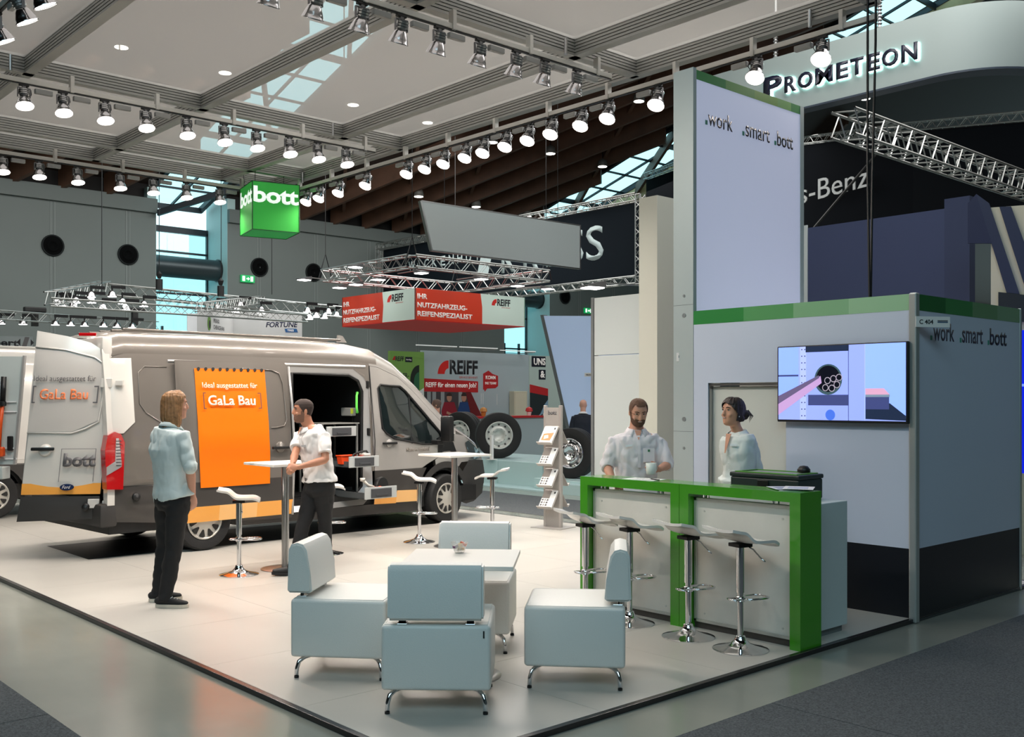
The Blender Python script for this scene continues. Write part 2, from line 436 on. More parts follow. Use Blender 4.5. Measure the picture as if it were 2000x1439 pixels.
# yellow laminated edge girder under the right roof light
seg_beam((33.0, 34, 8.6), (33.0, 14, 14.6), 0.3, 0.55, mat('pale girder', (186, 166, 124), 0.6, var=0.1), 'edge_girder')
# ceiling downlights of the hall
dl_e = mat('downlight glow', (255, 250, 235), 0.4, emit=9)
dl0 = None
dls = [((237, 92), 'seen through the canopy fabric at the upper left'), ((440, 142), 'seen through the fabric left of the diagonal sky strip'), ((690, 205), 'seen through the fabric in the canopy middle'),
       ((835, 240), 'seen through the fabric above the right light rail'), ((1075, 300), 'on the dark roof above the trapezoid banner'), ((1177, 325), 'on the dark roof nearest the tower'),
       ((1248, 198), 'high on the dark roof beside the outermost rail spotlight'), ((962, 278), 'on the dark roof just behind the right light rail'), ((818, 384), 'on the dark roof above the banner left tip'),
       ((930, 404), 'on the dark roof above the banner middle'), ((1030, 422), 'on the dark roof lowest above the banner edge'), ((129, 258), 'seen through the fabric at left'), ((314, 291), 'seen through the fabric above the far rail'), ((1690, 193), 'behind the grey truss under the white ring sign')]
u_ = (0.7420646, 0.6703283)
for k, ((px, py), lab) in enumerate(dls):
    # a point on the roof surface in that direction
    r_ = (px-1000)/1981.; rx, ry = r_*u_[0]+u_[1], -r_*u_[1]+u_[0]; rz = (780-py)/1981.
    d_ = (8.35+0.3*34-1.75)/(rz+0.3*ry); P = (round(d_*rx, 2), round(d_*ry, 2), round(1.75+rz*d_, 2))
    if k == 0:
        e = empty('hall_downlight', P, label='small bright hall downlight '+lab, cat='ceiling light', group='downlights under the hall roof')
        c = MB(); c.lathe([(0.2, 0.0), (0.16, 0.22), (0.05, 0.3)], seg=14); c.build('lamp_housing', mat('downlight body', (90, 88, 84), 0.5), e, smooth=True)
        c = MB(); c.lathe([(0.17, -0.012), (0.17, 0.0)], seg=14); c.build('lamp_lens', dl_e, e)
        c = MB(); c.cyl((0, 0, 0.28), (0, 0, 0.7), 0.015, seg=6); c.build('suspension_rod', blackm, e)
        dl0 = e
    else: dup(dl0, loc=P, label='small bright hall downlight '+lab)
# exit signs
eg = mat('exit sign green', (10, 150, 80), 0.4, emit=0.8); ew = mat('exit sign white', (240, 255, 245), 0.4, emit=1.0)
for (x, z, lab) in ((17.65, 6.15, 'green emergency exit sign on the hall wall under the green cube'), (35.62, 6.04, 'green emergency exit sign at right above the white panel wall')):
    e = empty('exit_sign', (x, 33.9, z), label=lab, cat='sign')
    c = MB(); c.box(-0.27, 0.27, 0, 0.08, -0.13, 0.13); c.build('sign_box', eg, e)
    c = MB(); c.box(-0.22, -0.12, -0.01, 0, -0.09, 0.09); c.box(0.1, 0.2, -0.01, 0, -0.09, 0.09); c.box(-0.06, 0.06, -0.01, 0, -0.02, 0.02)
    c.prism([(0.0, -0.06), (0.06, 0), (0.0, 0.06)], 0, 0.01, basis((0, 0.0, 0), (1, 0, 0))); c.build('pictogram', ew, e)

# ================================================================ CANOPY
BZ = 6.0
cano = empty('fabric_canopy', (6.6, 12, BZ), label='large suspended canopy of aluminium beams and translucent grey fabric over the stand', cat='canopy')
def cbeam(x0, y0, x1, y1, wd=0.13, h=0.24):
    prof = []
    hh = h/6.0
    for i in range(6):
        z = i*hh; prof += [(wd/2, z+0.004), (wd/2, z+hh-0.008), (wd/2-0.016, z+hh-0.008), (wd/2-0.016, z+hh+0.004)]
    prof = [(wd/2, 0)]+prof[:-2]+[(wd/2, h)]
    poly = prof+[(-a, bb) for a, bb in prof[::-1]]
    p = Vector((x0-6.6, y0-12, 0)); q = Vector((x1-6.6, y1-12, 0)); d = (q-p).normalized()
    s = Vector((d.y, -d.x, 0))
    M = Matrix(((s.x, 0, d.x, p.x), (s.y, 0, d.y, p.y), (0, 1, 0, 0), (0, 0, 0, 1)))
    c = MB(); c.prism(poly, 0, (q-p).length, M); c.build('beam', alu_beam, cano)
XL = [3.05, 4.2, 6.62, 9.05, 10.2]; YL = [5.5, 8.85, 14.1, 17.3, 18.4]
for x in XL: cbeam(x, YL[0]-0.06, x, YL[-1]+0.06)
for y in YL: cbeam(XL[0], y, XL[-1], y, wd=0.125, h=0.235)
fab = bpy.data.materials.new('canopy fabric'); fab.use_nodes = True
nt = fab.node_tree; nt.nodes.clear()
o_ = nt.nodes.new('ShaderNodeOutputMaterial'); mx = nt.nodes.new('ShaderNodeMixShader'); tr = nt.nodes.new('ShaderNodeBsdfTransparent'); mx2 = nt.nodes.new('ShaderNodeMixShader')
df = nt.nodes.new('ShaderNodeBsdfDiffuse'); tl = nt.nodes.new('ShaderNodeBsdfTranslucent')
df.inputs[0].default_value = (*lin((196, 191, 186)), 1); tl.inputs[0].default_value = (*lin((190, 188, 184)), 1)
mx.inputs[0].default_value = 0.72; mx2.inputs[0].default_value = 0.35
nt.links.new(df.outputs[0], mx2.inputs[1]); nt.links.new(tl.outputs[0], mx2.inputs[2]); nt.links.new(tr.outputs[0], mx.inputs[1]); nt.links.new(mx2.outputs[0], mx.inputs[2]); nt.links.new(mx.outputs[0], o_.inputs[0])
for xa, xb in zip(XL[:-1], XL[1:]):
    for ya, yb in zip(YL[:-1], YL[1:]):
        c = MB(); c.quad((xa+0.06-6.6, ya+0.06-12, 0.20), (xb-0.06-6.6, ya+0.06-12, 0.20), (xb-0.06-6.6, yb-0.06-12, 0.20), (xa+0.06-6.6, yb-0.06-12, 0.20)); c.build('fabric_panel', fab, cano)
for (x, y) in ((4.2, 8.85), (9.05, 8.85), (4.2, 14.1), (9.05, 14.1), (6.62, 17.3)):
    c = MB(); c.cyl((x-6.6, y-12, 0.24), (x-6.6, y-12, roofz(y)-BZ), 0.012, seg=6); c.build('suspension_cable', blackm, cano)
# light rails
rail_m = mat('rail white', (205, 202, 196), 0.4, 0.2)
TZ = 5.82
def rail(label, p, q):
    p = Vector(p); q = Vector(q); L = (q-p).length
    e = empty('light_rail', (p.x, p.y, TZ), math.atan2(q.y-p.y, q.x-p.x), label=label, cat='light rail', group='spotlight rails under the canopy')
    c = MB(); c.box(0, L, -0.025, 0.025, -0.03, 0.03, bev=0.006); c.build('rail_profile', rail_m, e)
    c = MB(); c.box(0, L, -0.015, 0.015, -0.045, -0.03); c.build('rail_slot', black, e)
    x = 0.4
    while x < L:
        c = MB(); c.box(x-0.025, x+0.025, -0.04, 0.04, -0.04, 0.18, bev=0.004); c.build('rail_bracket', rail_m, e); x += 1.15
    for k in range(2):
        c = MB(); c.cyl((0.8+k*(L-1.6), 0, 0.1), (0.8+k*(L-1.6), 0.0, 0.3), 0.02, seg=8); c.build('hanger', steel, e)
rail('light rail along the far edge of the canopy above the vans', (3.1, 18.02), (10.1, 18.02))
rail('light rail crossing the canopy middle in front of the green cube', (3.1, 13.8), (9.45, 13.8))
rail('light rail nearest the viewer crossing the canopy at the top', (3.1, 8.66), (9.5, 8.66))
rail('light rail along the right edge of the canopy behind the tower', (10.1, 5.4), (10.1, 18.0))
rail('light rail on the left edge of the canopy in the upper left corner', (3.12, 5.6), (3.12, 18.0))
# spotlights
glow = mat('lamp glow', (255, 247, 232), 0.4, emit=14)
refl_m = mat('spot reflector', (200, 198, 200), 0.16, 1.0); spot_g = mat('spot grey', (120, 120, 122), 0.4, 0.7)
spots_mesh = {}
spot_l = bpy.data.lights.new('spot_light', 'SPOT'); spot_l.energy = SPOT_POWER; spot_l.color = (1.0, 0.885, 0.79); spot_l.spot_size = R(118); spot_l.spot_blend = 0.7; spot_l.shadow_soft_size = 0.08
spot_l2 = bpy.data.lights.new('spot_light', 'SPOT'); spot_l2.energy = SPOT_POWER*0.75; spot_l2.color = (1.0, 0.885, 0.79); spot_l2.spot_size = R(118); spot_l2.spot_blend = 0.7; spot_l2.shadow_soft_size = 0.08
def make_spot(aim, tilt, swap):
    """head turned by tilt from straight down towards aim (angle in plan)"""
    key = (round(aim, 2), round(tilt, 2), swap)
    if key in spots_mesh: return spots_mesh[key], False
    e = empty('spotlight', (0, 0, 0))
    c = MB(); c.box(-0.06, 0.06, -0.022, 0.022, -0.07, -0.045, bev=0.004); c.build('track_adapter', black, e)
    c = MB(); c.box(-0.02, 0.02, -0.02, 0.02, -0.095, -0.065); c.box(-0.075, 0.075, -0.012, 0.012, -0.1, -0.088)
    for s in (-1, 1): c.box(s*0.075-0.004, s*0.075+0.004, -0.014, 0.014, -0.215, -0.09)
    c.build('yoke', spot_g, e)
    piv = Vector((0, 0, -0.20))
    Rm = (Matrix.Rotation(aim, 3, 'Z') @ Matrix.Rotation(-tilt, 3, 'Y') @ Matrix.Rotation(PI, 3, 'X'))
    c = MB(); c.lathe([(0.02, -0.10), (0.055, -0.095), (0.058, -0.03), (0.05, -0.02), (0.05, 0.0)], c=piv, seg=18, M=Rm); autosmooth(c.build('lamp_body', spot_g, e))
    c = MB()
    for k in range(3): c.lathe([(0.066, -0.085+k*0.027), (0.066, -0.07+k*0.027)], c=piv, seg=16, M=Rm)
    c.build('cooling_ring', steel, e)
    c = MB(); c.lathe([(0.045, 0.0), (0.07, 0.03), (0.095, 0.09), (0.105, 0.125), (0.112, 0.13), (0.112, 0.14)], c=piv, seg=22, M=Rm, cap=False); c.build('reflector', refl_m, e, smooth=True)
    c = MB(); c.lathe([(0.1, 0.128), (0.1, 0.133)], c=piv, seg=20, M=Rm); c.build('lamp_lens', glow, e)
    c = MB(); c.tube([(0.02, 0.0, -0.07), (0.09, 0.02, -0.10), (0.1, 0.03, -0.15), (0.08, 0.02, -0.19), (0.03, 0.0, -0.18)], 0.006, seg=6); c.build('cable', black, e)
    if swap is not None:
        c = MB(); c.box(swap-0.12, swap+0.1, -0.03, 0.03, -0.135, -0.07, bev=0.01); c.build('driver_box', mat('driver grey', (150, 150, 148), 0.45), e)
    lo = bpy.data.objects.new('spot_light', spot_l2 if swap is not None else spot_l); COL.objects.link(lo); lo.parent = e
    M4 = Rm.to_4x4(); M4.translation = piv + Rm @ Vector((0, 0, 0.17))
    lo.matrix_local = M4 @ Matrix.Rotation(PI, 4, 'X')
    spots_mesh[key] = e
    return e, True
def put_spots(items, aim, tilt, rz, where, group):
    for k, (x, y, lab) in enumerate(items):
        # the rail frame is turned by rz, aim is given in world plan angle
        p, first = make_spot(aim-rz, tilt, 0.25)
        o = p if first else dup(p)
        o.location = (x, y, TZ); o.rotation_euler = (0, 0, rz)
        tag(o, lab, 'spotlight', group)
def ords(n, base, from_):
    nm = ['first', 'second', 'third', 'fourth', 'fifth', 'sixth', 'seventh', 'eighth', 'ninth', 'tenth', 'eleventh', 'twelfth', 'thirteenth', 'fourteenth', 'fifteenth', 'sixteenth']
    return ['%s spotlight from %s on %s' % (nm[i], from_, base) for i in range(n)]
def along_y(pxs, Y):     # positions on a rail that runs along X at depth Y
    out = []
    for px in pxs:
        r_ = (px-1000)/1981.; rx, ry = r_*u_[0]+u_[1], -r_*u_[1]+u_[0]; out.append((round(Y*rx/ry, 2), Y))
    return out
def along_x(pxs, X):
    out = []
    for px in pxs:
        r_ = (px-1000)/1981.; rx, ry = r_*u_[0]+u_[1], -r_*u_[1]+u_[0]; out.append((X, round(X*ry/rx, 2)))
    return out
A = along_y([47, 123, 205, 284, 364, 437, 500, 565, 620, 676], 13.8)
put_spots([(x, y, l) for (x, y), l in zip(A, ords(10, 'the middle canopy rail', 'the left'))], R(-90), R(18), 0, None, 'spotlights on the middle rail')
A = along_y([5, 76, 151, 234, 299, 364, 429], 18.02)
put_spots([(x, y, l) for (x, y), l in zip(A, ords(7, 'the far canopy rail', 'the left'))], R(-90), R(14), 0, None, 'spotlights on the far rail')
A = along_y([150, 250, 350, 440], 8.66)  # extra lamps out of view, added to light the van's rear door
put_spots([(x, y, '%s added unseen spotlight on the nearest canopy rail above the van rear, counted from the left' % l) for (x, y), l in zip(A, ('first', 'second', 'third', 'fourth'))], R(90), R(30), 0, None, 'spotlights on the nearest rail')
A = along_y([530, 616, 707, 783, 858, 938, 1008, 1064, 1127], 8.66)
put_spots([(x, y, l) for (x, y), l in zip(A, ords(9, 'the nearest canopy rail', 'the left'))], R(90), R(24), 0, None, 'spotlights on the nearest rail')
A = along_x([602, 627, 665, 718, 798, 834, 870, 912, 947, 990, 1034, 1079, 1138, 1190, 1285, 1478], 10.1)
put_spots([(x, y, l) for (x, y), l in zip(A, ords(16, 'the right-hand canopy rail', 'the green cube'))], R(195), R(30), PI/2, None, 'spotlights on the right-hand rail')
A = along_x([1606], 10.1)
put_spots([(A[0][0], A[0][1], 'bright spotlight in front of the ring sign letters, last on the right-hand rail')], R(195), R(30), PI/2, None, 'spotlights on the right-hand rail')
put_spots([(3.12, 5.9+i*0.62, '%s added unseen spotlight of the left rail above the lounge chairs, counted from the aisle' % n) for i, n in enumerate(('first', 'second', 'third', 'fourth', 'fifth', 'sixth'))], R(-8), R(34), PI/2, None, 'spotlights on the left rail')  # out-of-view lamps added to brighten the chairs, bar and cabin wall
put_spots([(3.12, 10.7, 'upper spotlight in the top left corner of the picture'), (3.12, 10.15, 'highest spotlight at the top edge in the upper left corner'), (3.12, 11.45, 'lowest spotlight of the cluster in the upper left corner')], R(0), R(26), PI/2, None, 'spotlights on the left rail')
# ================================================================ STAND CABIN, TOWER, SCREEN
FX = lambda X, y, z: basis((X, y, z), (0, -1, 0))       # a surface that faces the viewer's left (-X)
FY = lambda x, Y, z: basis((x, Y, z), (1, 0, 0))        # a surface that faces -Y
greens = [mat('band green %d' % i, c, 0.4) for i, c in enumerate([(38, 128, 58), (84, 152, 92), (128, 176, 132), (150, 192, 152), (20, 96, 38), (52, 124, 62), (104, 142, 98), (122, 156, 120)])]
cab = empty('wall_cabin', (7.8, 3.85, 0), kind='structure', label='white meeting cabin with green top band and black skirting')
def cb(name, m, x0, x1, y0, y1, z0, z1, bev=0): c = MB(); c.box(x0, x1, y0, y1, z0, z1, bev=bev); return c.build(name, m, cab)
# left face (runs along Y) with a door opening hidden half behind the woman
cb('wall_panel', panel_w, 0, 0.06, 0.02, 1.17, 0.555, 2.465); cb('skirting_panel', panel_k, 0, 0.06, 0.02, 1.17, -0.02, 0.555)
cb('wall_panel', panel_w, 0, 0.06, 1.17, 2.02, 1.905, 2.465); cb('wall_panel', panel_w, 0, 0.06, 2.02, 2.19, 0.0, 2.465)
cb('wall_panel', panel_w, 0.002, 0.058, 1.17, 1.176, 0.0, 1.9)
for i, (ya, yb) in enumerate([(1.62, 2.19), (1.1, 1.62), (0.57, 1.1), (0.02, 0.57)]):
    cb('band_panel', greens[i], -0.002, 0.06, ya, yb, 2.465, 2.595)
# right face (runs along X)
cb('wall_panel', panel_w, 0.03, 2.08, 0, 0.06, 0.555, 2.465); cb('skirting_panel', panel_k, 0.03, 2.08, 0, 0.06, -0.02, 0.555)
for i in range(4): cb('band_panel', greens[4+i], 0.03+i*0.5125, 0.03+(i+1)*0.5125, -0.002, 0.06, 2.465, 2.595)
cb('corner_post', mat('post aluminium', (186, 192, 190), 0.35, 0.6), -0.03, 0.035, -0.03, 0.035, -0.028, 2.6, bev=0.012)
cb('corner_post', mat('post aluminium', (186, 192, 190), 0.35, 0.6), 2.06, 2.1, -0.01, 0.03, -0.028, 2.6, bev=0.01)
cb('base_rail', mat('rail dark', (70, 74, 76), 0.4, 0.5), 0.03, 2.08, -0.006, 0.0, -0.028, -0.01)
cb('wall_panel', panel_w, 2.05, 2.1, 0.06, 2.19, 0, 2.595); cb('roof_panel', pale, 0.06, 2.05, 0.06, 2.19, 2.5, 2.54)
cb('wall_panel', mat('cabin inside', (190, 194, 190), 0.6), 0.9, 0.94, 0.06, 2.3, 0, 2.5)
# lettering on the right face
def slogan(parent, pts, M3, h, black_last=True):
    for (s, x, wd) in pts:
        M = M3(x)
        if s == '.': flat([(0, 0), (wd, 0), (wd, wd*1.25), (0, wd*1.25)], M, mat('dot teal', (60, 140, 120), 0.5), parent, 'lettering')
        else:
            asc = 1.0 if s in ('bott', 'work') else 0.86
            text(s, M, ink if s == 'bott' else mat('ink soft', (62, 58, 66), 0.5), parent, height=h*asc, width=wd, bold=0.01 if s != 'bott' else 0.015)
slogan(cab, [('.', 0.275, 0.03), ('work', 0.325, 0.38), ('.', 0.81, 0.032), ('smart', 0.855, 0.41), ('.', 1.365, 0.032), ('bott', 1.41, 0.36)], lambda x: FY(x, 0.0, 2.235), 0.15)
# sliding door with vertical jamb, set in the opening
dr = empty('door_1', (7.84, 5.02, 0), kind='structure', label='white cabin door behind the woman')
c = MB(); c.box(0.02, 0.05, 0.02, 0.84, 0.0, 1.87, bev=0.004); c.build('door_leaf', mat('door white', (206, 208, 200), 0.4), dr)
c = MB(); c.box(-0.03, 0.03, 0.0, 0.012, 0.0, 1.9); c.box(-0.03, 0.03, 0.838, 0.85, 0.0, 1.9); c.box(-0.03, 0.03, 0.0, 0.85, 1.88, 1.9); c.build('door_frame', steel, dr)
# tower
tw = empty('wall_tower', (7.8, 6.045, 0), kind='structure', label='tall white tower with green gradient top band')
def tb(name, m, x0, x1, y0, y1, z0, z1, bev=0): c = MB(); c.box(x0, x1, y0, y1, z0, z1, bev=bev); return c.build(name, m, tw)
light_w = mat('tower white added glow', (210, 213, 230), 0.6, emit=0.32, emrgb=(205, 208, 240))  # glow put into the face material to brighten it, no lamp behind
tb('tower_face', light_w, 0.03, 1.9, 0.005, 0.04, 2.4, 4.83)
for i, cc in enumerate([(70, 150, 84), (128, 176, 104), (150, 186, 104), (146, 190, 120), (92, 154, 96)]):
    w_ = [0, 0.5, 1.0, 1.42, 1.68, 1.9]
    tb('band_panel', mat('tower green %d' % i, cc, 0.4), 0.03+w_[i]*0.985, 0.03+w_[i+1]*0.985, 0.003, 0.04, 4.83, 4.92)
tb('side_post', mat('tower post', (178, 190, 190), 0.4, 0.2), 0.0, 0.05, 0.0, 0.24, 0, 4.935)
tb('side_panel', pale, 0.05, 1.9, 0.2, 0.24, 2.4, 4.92); tb('side_panel', pale, 1.86, 1.93, 0.0, 0.24, 0, 4.92)
for z in (2.75, 2.56, 1.56, 1.28): 
    c = MB(); c.cyl((-0.004, 0.11, z), (0.001, 0.11, z), 0.022 if z not in (2.75, 1.28) else 0.014, seg=14); c.build('connector_cap', mat('cap grey', (140, 146, 148), 0.4, 0.5), tw)
for z in (2.66, 1.44): tb('joint_line', mat('joint', (120, 126, 128), 0.5), -0.001, 0.001, 0.0, 0.24, z, z+0.004)
slogan(tw, [('.', 0.19, 0.035), ('work', 0.235, 0.40), ('.', 0.80, 0.035), ('smart', 0.855, 0.43), ('.', 1.37, 0.035), ('bott', 1.42, 0.3)], lambda x: FY(x, 0.003, 4.42), 0.155)
# cables hanging in front of the roof
for k, (dx, lab) in enumerate(((0, 'left black hanging power cable above the cabin corner'), (0.14, 'right black hanging power cable above the cabin corner'))):
    e = empty('power_cable', (8.35+dx, 4.55, 2.55), label=lab, cat='cable')
    c = MB(); c.tube([(-dx*0.9, -0.02, 0.0), (-dx*0.4, 0.0, 1.2), (0.0, 0.0, 2.4), (0.01, 0.0, 3.4)], 0.012, seg=6); c.build('cable_run', black, e)
# booth number flags
def flag(loc, M, label, rev=False):
    e = empty('stand_number_flag', loc, label=label, cat='sign')
    c = MB(); c.prism([(0, 0), (0.3, 0), (0.3, 0.085), (0, 0.085)], -0.008, 0, M); c.build('flag_plate', white_p, e)
    Mt = M @ Matrix.Translation((0.03 if not rev else 0.16, 0.024, 0)); text('C 404', Mt, ink, e, height=0.036, bold=0.012)
    Ml = M @ Matrix.Translation((0.19 if not rev else 0.02, 0.048, 0)); flat([(0, 0), (0.09, 0), (0.09, 0.008), (0, 0.008)], Ml, grey_ink, e, 'lettering'); flat([(0, -0.012), (0.09, -0.012), (0.09, -0.003), (0, -0.003)], Ml, mat('blue ink', (60, 90, 120), 0.5), e, 'lettering')
    return e
flag((7.765, 3.82, 2.325), basis((0, 0, 0), (0.86, -0.52, 0)), 'white stand number flag C 404 on the cabin corner post')
flag((7.79, 6.22, 2.12), basis((0.0, 0.02, 0), (0.42, -0.9, 0)), 'white stand number flag C 404 on the tower post left of the cabin', rev=True)

# television
tv = empty('television', (7.8, 4.47, 1.89), label='black flat television on the white cabin wall showing pipes in a round hole', cat='television')
c = MB(); c.box(-0.07, -0.03, -0.6, 0.6, -0.335, 0.325, bev=0.008); c.build('tv_case', black, tv)
c = MB(); c.box(-0.03, 0.0, -0.2, 0.2, -0.15, 0.15); c.build('wall_mount', blackm, tv)
def em(name, rgb, s=0.85): return mat('screen '+name, rgb, 0.3, emit=s)
scr = empty('screen', (-0.0715, 0, 0), parent=tv)
def SQ(x0, x1, z0, z1, m, k): flat([(x0, z0), (x1, z0), (x1, z1), (x0, z1)], basis((0, 0, 0), (0, -1, 0)), m, scr, 'picture_area', depth=0.0004*k)
W2, H2 = 0.585, 0.315
SQ(-W2, W2, -H2, H2, em('lilac', (148, 166, 240)), 1)
SQ(-W2, -0.385, -0.1, H2, em('sky', (140, 172, 250)), 2); SQ(-W2, -0.385, 0.06, 0.075, em('slate', (62, 70, 120)), 3); SQ(0.235, W2, -H2+0.02, H2, em('pale', (146, 180, 255)), 2)
SQ(-0.315, 0.09, 0.265, H2, em('dark', (30, 42, 66)), 3); SQ(-0.29, 0.085, -0.19, -0.1, em('slate', (62, 70, 120)), 3)
SQ(-0.37, -0.31, -H2, H2, em('strip', (170, 184, 244)), 2); SQ(0.085, 0.09, -H2, H2, em('slate', (62, 70, 120)), 3); SQ(0.232, 0.238, -H2, H2, em('strip', (170, 184, 244)), 3)
for i in range(11):
    for dx in (-0.352, -0.322):
        flat([(dx+0.006*math.cos(t), 0.29-i*0.057+0.006*math.sin(t)) for t in [PI/3*q for q in range(6)]], basis((0, 0, 0), (0, -1, 0)), em('dark', (30, 42, 66)), scr, 'picture_area', depth=0.0012)
def circ(cx, cz, r, m, k, n=28, sx=1.0): flat([(cx+r*sx*math.cos(2*PI*i/n), cz+r*math.sin(2*PI*i/n)) for i in range(n)], basis((0, 0, 0), (0, -1, 0)), m, scr, 'picture_area', depth=0.0004*k)
circ(-0.1, 0.03, 0.13, em('rim', (60, 84, 92)), 4); circ(-0.1, 0.035, 0.112, em('hole', (5, 8, 22)), 5)
for (cx, cz) in ((-0.105, 0.02), (-0.05, 0.035), (0.002, 0.045), (-0.125, -0.04), (-0.065, -0.045), (-0.018, -0.015)):
    circ(cx, cz, 0.03, em('pipe end', (170, 160, 175), 0.7), 6, 16); circ(cx, cz, 0.023, em('hole', (5, 8, 22)), 7, 16)
flat([(-W2, -0.275), (-W2, -0.13), (-0.17, 0.06), (-0.16, 0.0)], basis((0, 0, 0), (0, -1, 0)), em('pipe', (186, 150, 200)), scr, 'picture_area', depth=0.0032)
flat([(-W2, -0.18), (-W2, -0.11), (-0.19, 0.065), (-0.18, 0.045)], basis((0, 0, 0), (0, -1, 0)), em('pipe shade', (98, 86, 120)), scr, 'picture_area', depth=0.0036)
flat([(0.24, -0.05), (0.24, -0.1), (0.45, -0.1), (0.4, -0.05)], basis((0, 0, 0), (0, -1, 0)), em('peach', (214, 160, 190)), scr, 'picture_area', depth=0.002)
SQ(0.24, 0.45, -0.12, -0.1, em('tray', (120, 140, 160)), 4); SQ(0.24, 0.445, -0.22, -0.12, em('slate', (62, 70, 120)), 4)
flat([(0.24, -0.29), (0.24, -0.22), (0.45, -0.17), (W2, -0.27), (W2, -0.31), (0.24, -0.3)], basis((0, 0, 0), (0, -1, 0)), em('dark', (30, 42, 66)), scr, 'picture_area', depth=0.0014)
circ(-0.08, -0.27, 0.045, em('blue glow', (70, 110, 215)), 3)

# ================================================================ SUSPENDED SIGNS
cube = empty('hanging_sign_cube', (9.42, 17.24, 4.86), R(-13.1), label='glowing green cube sign with white lettering hanging at the far canopy corner', cat='sign')
gr1 = mat('lit green', (46, 170, 62), 0.5, emit=0.20, emrgb=(52, 196, 74)); gr2 = mat('lit green lower', (20, 150, 62), 0.5, emit=0.22)
hs = 0.44
for nm, (a, bb, cc, d2) in {'front': (-hs, hs, -hs, -hs+0.012), 'back': (-hs, hs, hs-0.012, hs), 'left': (-hs, -hs+0.012, -hs, hs), 'right': (hs-0.012, hs, -hs, hs)}.items():
    c = MB(); c.box(a, bb, cc, d2, 0, 0.88); c.build('side_panel', gr1, cube)
c = MB(); c.box(-hs, hs, -hs, hs, 0, 0.01); c.build('bottom_panel', gr2, cube)
c = MB()
for sx in (-1, 1):
    for sy in (-1, 1): c.box(sx*hs-0.007, sx*hs+0.007, sy*hs-0.007, sy*hs+0.007, 0, 0.885)
for z in (0, 0.885):
    for s in (-1, 1): c.box(-hs, hs, s*hs-0.006, s*hs+0.006, z-0.006, z+0.006); c.box(s*hs-0.006, s*hs+0.006, -hs, hs, z-0.006, z+0.006)
c.build('edge_profile', mat('edge dark green', (16, 70, 34), 0.5), cube)
litw = mat('lit white', (236, 248, 240), 0.5, emit=0.75)
text('bott', FY(-hs+0.02, -hs-0.001, 0.50), litw, cube, height=0.3, width=0.845, bold=0.03, spacing=0.97)
text('bott', basis((-hs-0.001, hs-0.02, 0.50), (0, -1, 0)), litw, cube, height=0.3, width=0.845, bold=0.03, spacing=0.97)
for s in (-1, 1):
    c = MB(); c.cyl((s*0.3, s*0.1, 0.88), (s*0.3, s*0.1, 1.14), 0.006, seg=6); c.build('suspension_cable', blackm, cube)
# trapezoid banner
bn = empty('hanging_banner', (12.05, 16, 4.72), label='plain grey slanted trapezoid banner hanging behind the canopy', cat='banner')
c = MB(); c.prism([(0.0, 0.93), (4.48, 0.96), (4.48, 0.0), (0.27, 0.0)], -0.06, 0, FY(0, 0, 0)); c.build('banner_cloth', mat('banner grey', (158, 166, 166), 0.6), bn)
c = MB(); c.prism([(0.0, 0.95), (4.5, 0.98), (4.5, 0.955), (0.0, 0.925)], -0.07, 0.005, FY(0, 0, 0)); c.prism([(0.25, 0.0), (4.5, 0.0), (4.5, -0.025), (0.25, -0.025)], -0.07, 0.005, FY(0, 0, 0))
c.prism([(-0.03, 0.93), (0.01, 0.93), (0.28, 0.0), (0.24, 0.0)], -0.07, 0.006, FY(0, 0, 0)); c.prism([(4.47, 0), (4.5, 0), (4.5, 0.97), (4.47, 0.97)], -0.07, 0.006, FY(0, 0, 0)); c.build('banner_frame', steel, bn)
for x in (0.6, 3.8):
    c = MB(); c.cyl((x, 0.03, 0.95), (x, 0.03, 4.5), 0.006, seg=6); c.build('suspension_cable', blackm, bn)

# lattice truss helper
def truss_mesh(L, s=0.3, n=None, r=0.022, rd=0.011):
    n = n or max(2, int(round(L/s)))
    c = MB(); h = s/2
    C4 = [(-h, -h), (h, -h), (h, h), (-h, h)]
    for a, bb in C4: c.cyl((0, a, bb), (L, a, bb), r, seg=6, cap=False)
    for i in range(n):
        x0 = L*i/n; x1 = L*(i+1)/n
        for k in range(4):
            p = C4[k]; q = C4[(k+1) % 4]
            if i % 2: p, q = q, p
            c.cyl((x0, *p), (x1, *q), rd, seg=4, cap=False)
    return c
def truss_between(p, q, parent, s=0.3, m=alu, name='truss_segment', r=0.022, rd=0.011, n=None):
    p = Vector(p); q = Vector(q); d = q-p; L = d.length
    o = truss_mesh(L, s, n, r=r, rd=rd).build(name, m, parent, fix=False)
    mm, _ = frame_of(p, q)          # z axis along d
    M = Matrix((mm.col[2], mm.col[0], mm.col[1])).transposed().to_4x4(); M.translation = p
    o.matrix_local = M
    return o
# red square sign ring under its own truss
sg = empty('square_ring_sign', (15.62, 21, 3.81), label='large red and white square hanging sign advertising tyres for trucks', cat='sign')
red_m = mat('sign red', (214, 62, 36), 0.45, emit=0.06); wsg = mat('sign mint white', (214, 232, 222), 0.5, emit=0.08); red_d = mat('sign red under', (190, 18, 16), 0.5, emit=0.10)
def SP(a, bb, z0, z1, m, M, depth=0.03, off=-0.03): return flat([(a, z0), (bb, z0), (bb, z1), (a, z1)], M, m, sg, 'sign_panel', depth, off)
Mf = FY(0, 0, 0); Ml = basis((0, 3.44, 0), (0, -1, 0))
flat([(0, 0), (2.26, 0), (2.26, 0.45), (2.2, 0.81), (0, 0.81)], Mf, red_m, sg, 'sign_panel', 0.03, -0.03); flat([(2.26, 0), (3.84, 0), (3.84, 0.81), (2.2, 0.81), (2.26, 0.45)], Mf, wsg, sg, 'sign_panel', 0.03, -0.03)
